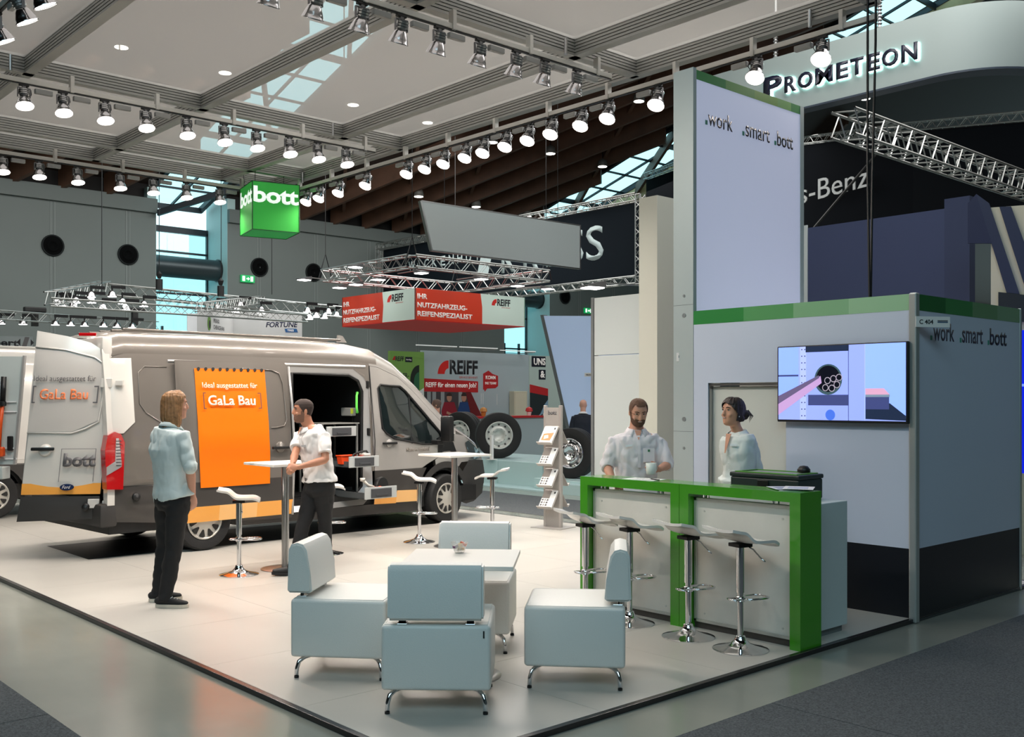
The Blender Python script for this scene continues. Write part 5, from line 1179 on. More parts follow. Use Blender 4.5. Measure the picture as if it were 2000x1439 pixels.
om_ = lambda off: (lambda s, z: RD(s, z, off))
outl = [(0.0, 0.72), (0.81, 0.72), (0.81, 2.50), (0.5, 2.44), (0.26, 2.37), (0.12, 2.28), (0.05, 2.14), (0.02, 1.9)]
sheet('door_skin', outl, [], om_(0), vwhite, rd_, thick=0.04)
sheet('door_cladding', [(-0.02, 0.45), (0.83, 0.43), (0.81, 0.70), (0.0, 0.70)], [], om_(0.012), clad, rd_, thick=0.03)
sheet('stripe_foil', [(0.0, 0.72), (0.81, 0.72), (0.81, 0.84), (0.0, 0.84)], [], om_(0.006), stripe, rd_)
gp_ = mat('van grey foil light', (200, 195, 190), 0.3, 0.05, coat=0.4)
sheet('window_blank', [(0.10, 1.52), (0.34, 1.40), (0.80, 1.40), (0.80, 2.30), (0.5, 2.27), (0.2, 2.19), (0.11, 2.12), (0.09, 1.9)], [], om_(0.008), gp_, rd_)
c = MB(); c.tube([RD(s, z, 0.01) for s, z in ((0.80, 1.39), (0.35, 1.385), (0.22, 1.43), (0.09, 1.51), (0.075, 1.8), (0.10, 2.14), (0.2, 2.21), (0.5, 2.29), (0.8, 2.32))], 0.009, seg=6); c.build('window_bead', vwhite, rd_, smooth=True)
xd = Vector(RD(0.2, 1.2))-Vector(RD(0.6, 1.2)); ud = Vector(RD(0.2, 1.5))-Vector(RD(0.2, 1.2))
MD_ = lambda s, z, off=0.034: basis(RD(s, z, off), xd, ud)
text('Ideal ausgestattet für', MD_(0.77, 1.93), grey_ink, rd_, height=0.08, width=0.64, bold=0.002)
text('GaLa Bau', MD_(0.70, 1.75), mat('orange letter', (238, 128, 76), 0.45), rd_, height=0.115, width=0.50, bold=0.015)
for sx, s in ((0.775, 1), (0.13, -1)):
    for poly in ([(0, -0.02), (0.014, -0.02), (0.014, 0.17), (0, 0.17)], [(0, 0.155), (s*0.035, 0.155), (s*0.035, 0.17), (0, 0.17)], [(0, -0.02), (s*0.035, -0.02), (s*0.035, -0.005), (0, -0.005)]): flat(poly, MD_(sx, 1.73), grey_ink, rd_, 'lettering')
text('bott', MD_(0.40, 1.02), grey_ink, rd_, height=0.15, width=0.34, bold=0.05)
for a_, b_ in (((0, 0.0), (0.006, 0.36)), ((0.355, 0.0), (0.361, 0.36)), ((0.0, 0.355), (0.361, 0.36))):
    flat([(a_[0], a_[1]), (b_[0], a_[1]), (b_[0], b_[1]), (a_[0], b_[1])], MD_(0.43, 0.86), grey_ink, rd_, 'lettering')
c = MB(); c.box(-0.12, 0.12, -0.018, 0.018, 0.0, 0.03, bev=0.01, M=MD_(0.62, 1.215, 0.02)); autosmooth(c.build('door_handle', black, rd_))
c = MB(); c.lathe([(0.07, 0.0), (0.05, 0.012), (0.0, 0.012)], seg=16, M=MD_(0.6, 1.2, 0.01).to_3x3(), c=RD(0.6, 1.2, 0.01)); c.build('handle_recess', vwhite, rd_, smooth=True)
bd = MB(); bd.lathe([(0.075, 0.0), (0.07, 0.008), (0.0, 0.01)], seg=24, M=(MD_(0.38, 0.8).to_3x3() @ Matrix.Diagonal((1, 0.5, 1)).to_3x3()), c=RD(0.34, 0.80, 0.02)); badge = bd.build('oval_badge', mat('badge dark blue', (30, 44, 80), 0.2, coat=0.6), rd_)
text('Ford', MD_(0.385, 0.785, 0.032), mat('badge chrome', (230, 230, 232), 0.3), badge, height=0.035, width=0.085, shear=0.3)
c = MB(); c.lathe([(0.04, 0), (0.04, 0.02), (0.025, 0.03), (0.0, 0.03)], c=RD(0.12, 0.585, 0.04), seg=14, M=MD_(0.12, 0.6).to_3x3()); c.build('door_buffer', black, rd_, smooth=True)
for z in (1.93, 0.62):
    a = Vector(RD(-0.02, z, 0.02)); c = MB(); c.box(-0.09, 0.03, -0.05, 0.05, -0.01, 0.03, bev=0.006, M=MD_(0.02, z, 0.02)); c.box(0.02, 0.1, -0.03, 0.03, -0.03, 0.02, bev=0.006, M=MD_(-0.02, z, 0.02)); c.build('door_hinge', vwhite, rd_)
c = MB(); c.box(-0.1, 0.08, -0.015, 0.02, -0.03, 0.0, bev=0.006, M=MD_(0.30, 2.46, 0.0)); c.build('brake_light', mat('tail light red', (176, 14, 20), 0.12), rd_)
# other rear door lies folded back out of sight; inner tool board on the far door
tb_ = empty('tool_board', (3.63, 13.57, 0), R(-42), label='pale grey tool board with tray behind the open rear van door at the left edge', cat='tool board')
def bd_(name, m_, *a, **k): c = MB(); c.box(*a, **k); return c.build(name, m_, tb_)
bdm = mat('board pale grey', (188, 196, 194), 0.5)
c = MB(); c.prism([(-0.6, 0.95), (0.26, 0.95), (0.38, 2.28), (-0.6, 2.28)], 0, 0.02, basis((0, 0.02, 0), (1, 0, 0))); c.build('board_panel', bdm, tb_)
c = MB(); c.prism([(0.26, 0.95), (0.285, 0.95), (0.405, 2.29), (0.38, 2.29)], -0.01, 0.04, basis((0, 0.02, 0), (1, 0, 0))); c.build('board_edge', inside_l, tb_)
bd_('tray', bdm, -0.6, 0.22, -0.2, 0.0, 0.78, 0.93, bev=0.01)
for z in (1.72, 1.6, 1.15, 1.02): bd_('board_rail', white_m, -0.6, 0.3, -0.02, 0.0, z-0.008, z+0.008)
bd_('strap_lock', black, 0.2, 0.26, -0.05, -0.0, 1.12, 1.3, bev=0.01); bd_('stand_foot', clad, -0.6, -0.5, 0.03, 0.1, 0.0, 2.0)
tl_ = empty('garden_tool', (3.70, 13.44, 1.03), R(-42), label='orange long-handled garden tool with black grip hanging on the tool board', cat='tool')
c = MB(); c.tube([(-0.03, -0.03, 0.0), (0.0, -0.04, 0.4), (0.03, -0.04, 0.7)], 0.025, seg=10); c.build('tool_shaft', mat('tool orange', (222, 84, 26), 0.35), tl_, smooth=True)
c = MB(); c.tube([(0.03, -0.04, 0.68), (0.045, -0.04, 1.0)], 0.032, seg=10); c.build('tool_grip', black, tl_, smooth=True)
c = MB(); c.box(-0.06, 0.05, -0.08, 0.0, 0.02, 0.14, bev=0.02); c.build('tool_head', mat('tool orange', (222, 84, 26), 0.35), tl_)
c = MB(); c.box(-0.04, 0.06, -0.09, 0.0, 0.64, 0.70, bev=0.01); c.build('tool_bracket', black, tl_)
# second van
van2 = make_van('panel_van', (4.25, 17.05, 0), R(3.5), 'white panel van behind the open rear door at the left edge', vwhite, clad, full=False)
# interior fittings of the first van, each a thing of its own
RV = R(3.5)
def vloc(x, y, z): p = Mv @ Vector((x, y, z)); return (p.x, p.y, p.z)
# floor support shelf unit
un = empty('drawer_unit', vloc(1.7, -0.9, 0.53), RV, label='aluminium drawer unit standing in the van doorway', cat='drawer unit')
ug = mat('drawer grey', (84, 88, 90), 0.45, 0.3); ul = mat('drawer front light', (196, 200, 200), 0.4, 0.3); ud_ = mat('drawer handle dark', (66, 68, 72), 0.5)
for x in (0.0, 0.55):
    for y in (0.0, 0.5):
        c = MB(); c.box(x-0.012, x+0.012, y-0.012, y+0.012, 0.0, 0.90); c.build('post', alu, un)
c = MB(); c.box(-0.03, 0.58, -0.02, 0.55, 0.90, 0.915); c.build('top_board', mat('unit top', (150, 150, 146), 0.4, 0.3), un)
def drawer(parent, x0, x1, y0, z0, h, dep, tag_=False):
    d_ = empty('drawer', (x0, y0, z0), parent=parent)
    w = x1-x0
    c = MB(); c.box(0.0, w, 0.0, 0.02, 0, h, bev=0.004); c.build('drawer_front', ul, d_)
    c = MB(); c.box(w*0.18, w*0.82, -0.012, 0.0, h*0.1, h*0.86, bev=0.004); c.box(w*0.32, w*0.68, -0.02, -0.012, h*0.26, h*0.42, bev=0.003); c.build('drawer_grip', ud_, d_)
    c = MB(); c.box(0.01, 0.02, 0.02, dep, 0.0, h*0.55); c.box(w-0.02, w-0.01, 0.02, dep, 0.0, h*0.55); c.box(0.01, w-0.01, 0.02, dep, 0.0, 0.01); c.box(0.01, w-0.01, dep-0.01, dep, 0, h*0.55); c.build('drawer_tray', ug, d_)
    return d_
drawer(un, 0.05, 0.52, -0.03, 0.74, 0.13, 0.5); drawer(un, 0.06, 0.53, -0.50, 0.36, 0.14, 0.75); drawer(un, 0.2, 0.71, -0.64, -0.04, 0.15, 0.9)
def orange_tool(name, loc, rz, label):
    t = empty(name, loc, rz, label=label, cat='power tool')
    og = mat('tool red orange', (224, 72, 30), 0.35); wt = mat('tool ivory', (220, 214, 204), 0.4)
    return t, og, wt
t, og, wt = orange_tool('chainsaw', vloc(2.0, -1.3, 0.93), RV, 'orange and white chainsaw lying in the upper pulled-out drawer')
c = MB(); c.box(-0.02, 0.17, -0.06, 0.07, 0, 0.10, bev=0.03); autosmooth(c.build('motor_housing', og, t)); c = MB(); c.box(0.02, 0.12, -0.07, 0.05, 0.1, 0.13, bev=0.012); c.build('housing_top', wt, t)
c = MB(); c.tube([(-0.14, 0, 0.04), (-0.1, 0, 0.12), (0.0, 0, 0.15), (0.1, 0, 0.16), (0.15, 0, 0.10)], 0.014, seg=8); c.build('front_handle', black, t, smooth=True); c = MB(); c.box(-0.12, -0.02, -0.012, 0.012, 0.02, 0.07, bev=0.01); c.build('guide_bar', steel, t)
t, og, wt = orange_tool('tool_case', vloc(1.86, -1.22, 0.93), RV, 'small orange battery box in the upper pulled-out drawer')
c = MB(); c.prism([(-0.11, 0), (0.07, 0), (0.09, 0.1), (-0.13, 0.1)], -0.05, 0.05, basis((0, 0, 0), (1, 0, 0))); c.build('case_body', og, t); c = MB(); c.box(-0.14, 0.1, -0.06, 0.06, 0.1, 0.115, bev=0.005); c.build('case_rim', og, t)
t, og, wt = orange_tool('cut_off_saw', vloc(2.12, -1.4, 0.505), RV, 'orange disc cutter with white handle in the lowest pulled-out drawer')
c = MB(); c.lathe([(0.0, -0.03), (0.13, -0.03), (0.14, 0.0), (0.13, 0.03), (0.0, 0.03)], c=(0.14, 0, 0.11), seg=20, M=Matrix.Rotation(PI/2, 3, 'X') @ Matrix.Rotation(0.3, 3, 'Y')); autosmooth(c.build('blade_guard', black, t)); c = MB(); c.box(0.0, 0.12, -0.07, 0.05, 0.01, 0.14, bev=0.03); autosmooth(c.build('motor_housing', og, t))
c = MB(); c.tube([(-0.16, -0.02, 0.22), (-0.08, -0.02, 0.15), (0.02, -0.02, 0.12)], 0.02, seg=8); c.tube([(-0.05, -0.03, 0.03), (-0.02, -0.03, 0.12)], 0.016, seg=6); c.lathe([(0.03, -0.02), (0.035, 0.02)], c=(-0.17, -0.02, 0.23), seg=10); c.build('handle', wt, t, smooth=True)
e = empty('wall_device', vloc(2.27, -0.62, 1.53), RV, label='small grey and yellow device on the black van bulkhead', cat='device')
c = MB(); c.box(0, 0.09, -0.12, 0.1, 0, 0.11, bev=0.01); c.build('device_case', mat('device grey', (150, 150, 146), 0.4), e); c = MB(); c.box(-0.002, 0.04, -0.123, -0.119, 0.03, 0.1); c.build('device_label', mat('device yellow', (190, 200, 60), 0.5), e); c = MB(); c.tube([(0.05, -0.1, 0.0), (0.05, -0.09, -0.15)], 0.005, seg=5); c.build('cable', black, e)
e = empty('shelf_cabinet', vloc(1.15, 0.1, 0.53), RV, label='grey shelving cabinet deep inside the van cargo space', cat='cabinet')
c = MB()
for z in (0.0, 0.4, 0.8, 1.1, 1.3): c.box(0, 0.5, 0, 0.55, z, z+0.02)
c.box(0, 0.015, 0, 0.55, 0, 1.5); c.box(0.485, 0.5, 0, 0.55, 0, 1.35); c.build('shelf_frame', mat('shelf grey', (96, 100, 102), 0.4, 0.4), e)
for z in (0.82, 1.12):
    c = MB(); c.box(0.03, 0.46, -0.01, 0.5, z, z+0.12, bev=0.01); c.build('drawer', mat('shelf drawer', (120, 124, 126), 0.4, 0.2), e)
c = MB(); c.lathe([(0.26, 0.0), (0.25, 0.1), (0.16, 0.2), (0.0, 0.22)], c=(0.27, 0.27, 1.32), seg=18); c.build('helmet_cover', mat('cover grey', (150, 152, 150), 0.4), e, smooth=True)
# ================================================================ COUNTERS AND FURNITURE
def counter(loc, label, w, right_end):
    e = empty('bar_counter', loc, label=label, cat='counter', group='green bar counters')
    # local x = depth away from the aisle front, y along the bar
    D = 0.27; lg = 0.085
    c = MB(); prof = [(0, 0), (lg, 0), (lg, 1.03), (w-lg, 1.03), (w-lg, 0), (w, 0), (w, 1.10), (0, 1.10)]
    M = Matrix(((0, 0, 1, 0), (1, 0, 0, 0), (0, 1, 0, 0), (0, 0, 0, 1)))
    a = [M@Vector((x, z, 0)) for x, z in prof]
    f1 = c.ring(a); f2 = c.ring([p+Vector((D, 0, 0)) for p in a]); c.skin([f1, f2], cap=False)
    for q in (f1, f2):
        for idx in ((0, 1, 2, 7), (7, 2, 3, 6), (3, 4, 5, 6)): c.bm.faces.new([q[i] for i in idx])
    bmesh.ops.recalc_face_normals(c.bm, faces=c.bm.faces)
    c.build('counter_frame', green, e)
    x0 = 0.07
    c = MB(); c.box(x0, x0+0.035, lg+0.02, w-lg-0.02, 0.06, 0.99); c.build('light_panel', mat('etched panel', (220, 216, 208), 0.22, var=0.05, vscale=4, coat=0.2), e)
    fr = mat('panel frame', (198, 198, 192), 0.3, 0.5)
    for bx in ((lg+0.005, lg+0.032, 0.05, 1.0), (w-lg-0.032, w-lg-0.005, 0.05, 1.0), (lg+0.005, w-lg-0.005, 0.05, 0.075), (lg+0.005, w-lg-0.005, 0.975, 1.0)):
        c = MB(); c.box(x0-0.008, x0+0.04, bx[0], bx[1], bx[2], bx[3], bev=0.003); c.build('panel_frame', fr, e)
    c = MB(); c.box(x0+0.01, x0+0.03, lg, w-lg, 0.0, 0.05); c.build('base_strip', mat('base brown', (70, 64, 60), 0.4), e)
    for y in (lg+0.15, lg+0.19, w-lg-0.12, w-lg-0.08):
        c = MB(); c.cyl((x0+0.02, y, 0.99), (x0+0.02, y, 1.03), 0.01, seg=8); c.build('spacer', chrome, e)
    for (y, z) in ((w-lg-0.1, 0.12), (lg+0.1, 0.12), (w-lg-0.1, 0.9), (lg+0.1, 0.9)):
        c = MB(); c.cyl((x0-0.003, y, z), (x0, y, z), 0.008, seg=10); c.build('panel_fixing', mat('panel frame', (198, 198, 192), 0.3, 0.5), e)
    return e
counter((6.2, 3.88, 0), 'green bar counter frame with lit white panel, the one nearest the aisle corner', 1.058, True)
counter((6.2, 4.942, 0), 'green bar counter frame with lit white panel, the far one by the brochure stand', 1.058, False)
e = empty('back_counter', (6.62, 4.0, 0), label='white storage counter behind the green bar carrying the dark case', cat='counter')
c = MB(); c.box(0, 0.42, 0, 1.0, 0.05, 0.985, bev=0.006); c.build('counter_body', mat('counter white', (206, 216, 216), 0.35), e); c = MB(); c.box(0.03, 0.39, 0.03, 0.97, 0, 0.05); c.build('plinth', mat('plinth grey', (120, 124, 124), 0.5), e)
c = MB(); c.box(-0.006, 0, 0.01, 0.49, 0.08, 0.96); c.box(-0.006, 0, 0.51, 0.99, 0.08, 0.96); c.build('cabinet_door', mat('counter white', (206, 216, 216), 0.35), e)
e = empty('tool_case', (6.72, 4.22, 0.985), label='dark tool case with green rim on the counter behind the bar', cat='case')
c = MB(); c.box(0, 0.34, 0, 0.62, 0, 0.155, bev=0.012); c.build('case_body', mat('case dark', (36, 48, 46), 0.5), e)
c = MB(); c.box(-0.006, 0.346, -0.006, 0.626, 0.155, 0.19, bev=0.01); c.build('case_lid', mat('case dark', (36, 48, 46), 0.5), e)
for q in ((0.02, 0.32, 0.03, 0.05), (0.02, 0.32, 0.57, 0.59), (0.02, 0.04, 0.05, 0.57), (0.30, 0.32, 0.05, 0.57)): c = MB(); c.box(*q, 0.188, 0.198); c.build('rim_strip', mat('rim green', (96, 160, 60), 0.4), e)
c = MB(); c.box(0.06, 0.28, 0.08, 0.54, 0.188, 0.192); c.build('lid_insert', mat('insert grey', (140, 146, 144), 0.4), e); c = MB(); c.box(-0.014, -0.004, 0.26, 0.36, 0.09, 0.14, bev=0.004); c.build('latch', black, e)
e = empty('tape_holder', (7.0, 4.35, 1.185), label='small black rounded gadget on top of the dark case', cat='gadget')
c = MB(); c.lathe([(0.05, 0), (0.05, 0.02), (0.03, 0.045), (0.0, 0.05)], seg=14); c.build('gadget_body', black, e, smooth=True)
# papers
def sheet_paper(loc, rz, w, h, label, m=None):
    e = empty('paper_sheet', loc, rz, label=label, cat='paper'); c = MB(); c.box(0, w, 0, h, 0, 0.002); c.build('page', m or mat('paper', (236, 238, 238), 0.5), e); return e
pp = sheet_paper((6.26, 5.25, 1.1), R(8), 0.2, 0.3, 'white form on the far green counter below the cup')
c = MB(); 
for i in range(8): c.box(0.03, 0.16, 0.03+i*0.03, 0.034+i*0.03, 0.002, 0.0025)
c.build('print_lines', grey_ink, pp)
e = empty('ballpoint_pen', (6.30, 5.22, 1.108), R(70), label='black ballpoint pen on the white form', cat='pen'); c = MB(); c.cyl((0, 0, 0), (0.13, 0, 0), 0.005, seg=8); c.build('pen_barrel', black, e); c = MB(); c.cyl((0.13, 0, 0), (0.145, 0, 0), 0.004, 0.001, seg=8); c.build('pen_tip', steel, e)
for k, (dx, dy, a_, lab) in enumerate(((0, 0, -50, 'lowest magazine'), (0.01, 0.03, -40, 'middle magazine'), (0.02, -0.01, -62, 'top magazine'))):
    s_ = sheet_paper((6.25+dx, 4.08+dy, 1.1+k*0.006), R(a_), 0.21, 0.26, lab+' of the small pile on the near end of the green bar', mat('magazine page %d' % k, [(210, 214, 220), (196, 204, 216), (224, 224, 226)][k], 0.4))
    c = MB(); c.box(0.03, 0.17, 0.05, 0.2, 0.002, 0.003); c.build('cover_picture', mat('cover tint %d' % k, [(120, 124, 140), (130, 140, 170), (170, 178, 200)][k], 0.5), s_)

# bar stool: curved seat, lever, gas column, foot ring, trumpet base. local +x = towards the raised back lip
def make_stool(loc, rz, label, group, sh=0.75):
    e = empty('bar_stool', loc, rz, label=label, cat='bar stool', group=group)
    c = MB(); n = 22; prof = []
    for i in range(n+1):
        t = i/n; x = -0.205+0.41*t
        # low front lip curving down, dip, raised rounded lip at the back
        z = sh+0.018 - 0.03*max(0, (0.2-t)/0.2)**2 + 0.075/(1+math.exp(-(t-0.66)*22)) + 0.0*t
        if t > 0.85: z += 0.012*((t-0.85)/0.15)
        prof.append((x, z))
    rows = []
    for (x, z) in prof:
        k = 1-abs(x/0.205)**6*0.10
        rows.append([(x, y*0.19*k, z+0.012*(abs(y)**3)) for y in (-1, -0.8, -0.4, 0, 0.4, 0.8, 1)])
    bm = c.bm; T = [[bm.verts.new(p) for p in r] for r in rows]; Bt = [[bm.verts.new((p[0], p[1]*0.97, p[2]-0.02)) for p in r] for r in rows]
    for i in range(n):
        for j in range(6): bm.faces.new((T[i][j], T[i+1][j], T[i+1][j+1], T[i][j+1])); bm.faces.new((Bt[i][j], Bt[i][j+1], Bt[i+1][j+1], Bt[i+1][j]))
    for i in range(n):
        bm.faces.new((T[i][0], Bt[i][0], Bt[i+1][0], T[i+1][0])); bm.faces.new((T[i][6], T[i+1][6], Bt[i+1][6], Bt[i][6]))
    for j in range(6):
        bm.faces.new((T[0][j], T[0][j+1], Bt[0][j+1], Bt[0][j])); bm.faces.new((T[n][j], Bt[n][j], Bt[n][j+1], T[n][j+1]))
    autosmooth(c.build('seat', white_p, e), 45)
    c = MB(); c.box(-0.06, 0.06, -0.06, 0.06, sh-0.03, sh-0.004, bev=0.004); c.build('seat_plate', blackm, e)
    c = MB(); c.cyl((0, 0, 0.40), (0, 0, sh-0.02), 0.029, seg=20); c.build('upper_column', chrome, e, smooth=False); autosmooth(bpy.data.objects[e.children[-1].name])
    c = MB(); c.cyl((0, 0, 0.06), (0, 0, 0.41), 0.022, seg=20); autosmooth(c.build('lower_column', chrome, e))
    c = MB(); c.lathe([(0.195, 0.0), (0.195, 0.006), (0.17, 0.014), (0.12, 0.024), (0.07, 0.042), (0.045, 0.065), (0.036, 0.085), (0.034, 0.095), (0.024, 0.1), (0.0, 0.1)], seg=40, cap=False); autosmooth(c.build('trumpet_base', chrome, e), 60)
    c = MB(); zr = 0.355
    c.tube([(0.0, 0.03, zr), (-0.06, 0.07, zr), (-0.18, 0.075, zr), (-0.21, 0.05, zr), (-0.215, 0, zr), (-0.21, -0.05, zr), (-0.18, -0.075, zr), (-0.06, -0.07, zr), (0.0, -0.03, zr)], 0.009, seg=8); c.tube([(0.0, 0.03, zr), (0.08, 0.04, zr), (0.09, 0, zr), (0.08, -0.04, zr), (0.0, -0.03, zr)], 0.008, seg=8); c.cyl((0, 0, zr-0.02), (0, 0, zr+0.02), 0.033, seg=16); c.build('foot_ring', chrome, e, smooth=True)
    c = MB(); c.tube([(-0.02, 0.03, sh-0.015), (-0.03, 0.10, sh-0.04), (-0.035, 0.17, sh-0.09), (-0.04, 0.21, sh-0.11)], 0.006, seg=6); c.build('height_lever', chrome, e, smooth=True)
    return e
st = make_stool((5.95, 4.20, 0), R(165), 'white bar stool with chrome foot at the green bar, nearest the viewer', 'bar stools at the green bar')
for (x, y, rz, lab, g) in ((5.98, 4.68, 168, 'white bar stool at the green bar, second from the near end', None), (6.0, 5.27, 165, 'white bar stool at the green bar, third from the near end', None), (5.95, 5.70, 163, 'white bar stool at the green bar, farthest from the viewer', None),
        (4.77, 9.35, 150, 'white bar stool beside the high table where two men talk', 'bar stools at the high tables'), (7.50, 10.0, 140, 'white bar stool left of the empty high table', 'bar stools at the high tables'),
        (8.60, 9.9, -50, 'white bar stool right of the empty high table', 'bar stools at the high tables'), (6.15, 9.95, 150, 'white bar stool half hidden behind the man in the white polo shirt', 'bar stools at the high tables')):
    o = dup(st, loc=(x, y, 0), rz=R(rz), label=lab)
    if g: o['group'] = g

def high_table(loc, rz, label):
    e = empty('high_table', loc, rz, label=label, cat='high table', group='square high tables')
    c = MB(); c.box(-0.31, 0.31, -0.31, 0.31, 1.075, 1.10, bev=0.003); c.build('table_top', lamin, e)
    c = MB(); c.cyl((0, 0, 0.015), (0, 0, 1.07), 0.038, seg=20); autosmooth(c.build('column', steel, e))
    c = MB(); c.lathe([(0.25, 0), (0.25, 0.006), (0.22, 0.012), (0.05, 0.016), (0.0, 0.016)], seg=36, cap=False); autosmooth(c.build('base_plate', steel, e), 50)
    c = MB(); c.box(-0.12, 0.12, -0.12, 0.12, 1.06, 1.075); c.build('top_bracket', blackm, e)
    return e
ht = high_table((5.30, 9.37, 0), 0, 'square white high table the man in the polo shirt leans on')
dup(ht, loc=(7.62, 9.46, 0), rz=0, label='square white high table without people in front of the van bonnet')
# wrapper cup and cutlery on the first high table
e = empty('paper_cup', (5.50, 9.3, 1.1), label='small crumpled paper cup with wrappers on the high table', cat='cup')
c = MB(); c.lathe([(0.0, 0.0), (0.032, 0.0), (0.045, 0.05), (0.048, 0.08), (0.043, 0.08), (0.03, 0.006)], seg=14, cap=False); c.build('cup_wall', mat('crumpled paper', (226, 204, 182), 0.6), e)
c = MB(); c.box(-0.03, 0.02, -0.02, 0.03, 0.05, 0.11, bev=0.01, M=Matrix.Rotation(0.3, 4, 'Y')); c.build('wrapper', mat('wrapper yellow', (222, 184, 90), 0.4), e)
e = sheet_paper((5.05, 9.35, 1.1), R(30), 0.15, 0.2, 'paper sheet lying on the high table near its left corner')
# lounge chairs
def make_chair(loc, rz, label):
    # faces local +y; backrest at -y
    e = empty('lounge_chair', loc, rz, label=label, cat='armchair', group='white leather cube chairs')
    c = MB(); c.box(-0.305, 0.305, -0.305, 0.305, 0.135, 0.50, bev=0.022, seg=3); autosmooth(c.build('seat_block', white_l, e))
    c = MB(); c.tube([(x, y, 0.498) for x, y in ((-0.285, -0.285), (0.285, -0.285), (0.285, 0.285), (-0.285, 0.285))], 0.005, seg=6, closed=True); c.build('seat_piping', white_l, e, smooth=True)
    c = MB(); pts = [(-0.02, 0.545), (-0.005, 0.53), (0.125, 0.53), (0.14, 0.545), (0.13, 0.66), (0.105, 0.80), (0.08, 0.835), (0.045, 0.845), (0.005, 0.835), (-0.012, 0.80)]
    c.prism([(y-0.32, z) for y, z in pts], -0.265, 0.265, Matrix(((0, 0, 1, 0), (1, 0, 0, 0), (0, 1, 0, 0), (0, 0, 0, 1))))
    bmesh.ops.bevel(c.bm, geom=[ed for ed in c.bm.edges if abs(ed.verts[0].co.x-ed.verts[1].co.x) < 1e-5], offset=0.012, segments=2, affect='EDGES')
    autosmooth(c.build('backrest', white_l, e), 35)
    for s in (-1, 1):
        c = MB(); c.box(s*0.19-0.02, s*0.19+0.02, -0.27, -0.262, 0.495, 0.56); c.build('back_bracket', blackm, e)
        c = MB(); c.box(s*0.19-0.028, s*0.19+0.028, -0.29, -0.23, 0.497, 0.505, bev=0.002); c.build('bracket_plate', chrome, e)
    for sx in (-1, 1):
        for sy in (-1, 1):
            c = MB(); x, y = sx*0.20, sy*0.20
            c.tube([(x, y, 0.128), (x+sx*0.035, y+sy*0.035, 0.122), (x+sx*0.062, y+sy*0.062, 0.10), (x+sx*0.072, y+sy*0.072, 0.06), (x+sx*0.074, y+sy*0.074, 0.012)], 0.0135, seg=10); l_ = c.build('leg', chrome, e, smooth=True)
            c = MB(); c.cyl((x+sx*0.074, y+sy*0.074, 0.0), (x+sx*0.074, y+sy*0.074, 0.014), 0.0145, seg=10); c.build('foot_cap', black, l_)
    c = MB(); c.box(0.303, 0.307, -0.27, -0.262, 0.42, 0.46) if False else c.box(0.262, 0.27, -0.308, -0.3045, 0.43, 0.47); c.build('maker_tag', black, e)
    return e
A1 = -0.85
ch = make_chair((3.66, 4.67, 0), R(-43.5), 'white cube chair nearest the viewer, seen from behind')
dup(ch, loc=(3.66, 5.62, 0), rz=R(-47-90-2), label='white cube chair left of the low table, its back to the left')
dup(ch, loc=(4.595, 4.48, 0), rz=R(-48+90), label='white cube chair right of the low table beside the bar stools')
dup(ch, loc=(4.66, 5.60, 0), rz=R(-47+180), label='white cube chair behind the low table facing the viewer')
lt = empty('low_table', (4.08, 4.99, 0), R(-46), label='low white table between the four cube chairs', cat='table')
c = MB(); c.box(-0.35, 0.35, -0.35, 0.35, 0.722, 0.75, bev=0.003); c.build('table_top', lamin, lt)
c = MB(); c.cyl((0, 0, 0.015), (0, 0, 0.72), 0.035, seg=18); autosmooth(c.build('column', steel, lt)); c = MB(); c.lathe([(0.25, 0), (0.25, 0.006), (0.2, 0.014), (0.0, 0.018)], seg=36, cap=False); c.build('base_plate', steel, lt, smooth=True); c = MB(); c.box(-0.1, 0.1, -0.1, 0.1, 0.708, 0.722); c.build('top_bracket', blackm, lt)
bw_ = empty('glass_bowl', (4.18, 5.14, 0.75), label='small glass bowl on the low table', cat='bowl')
c = MB(); n_ = 24
rings = []
for (r, z) in ((0.028, 0.0), (0.036, 0.015), (0.046, 0.045), (0.056, 0.07), (0.052, 0.07), (0.042, 0.045), (0.032, 0.016), (0.0, 0.01)):
    rings.append(c.ring([(r*(1+0.05*(i % 2))*math.cos(2*PI*i/n_), r*(1+0.05*(i % 2))*math.sin(2*PI*i/n_), z) for i in range(n_)]))
c.skin(rings); c.build('bowl_wall', mat('bowl glass', (240, 240, 235), 0.08, alpha=0.3, spec=0.8), bw_)
cols = [(214, 160, 60), (120, 40, 60), (230, 214, 150), (90, 50, 90), (226, 190, 120), (200, 90, 60)]
for k in range(6):
    a_ = k*1.05; r_ = 0.012+0.016*(k % 2)
    t = empty('wrapped_sweet', (4.18+r_*math.cos(a_), 5.14+r_*math.sin(a_), 0.775+0.007*k), a_, label=['amber', 'dark plum', 'cream', 'violet', 'golden', 'orange red'][k]+' wrapped sweet in the small glass bowl', cat='sweet', group='wrapped sweets in the glass bowl')
    c = MB(); c.box(-0.022, 0.022, -0.012, 0.012, -0.009, 0.009, bev=0.005, M=Matrix.Rotation(0.7*math.sin(k*3), 4, 'Y')); c.build('wrapper', mat('sweet %d' % (k % 6), cols[k % 6], 0.3), t)

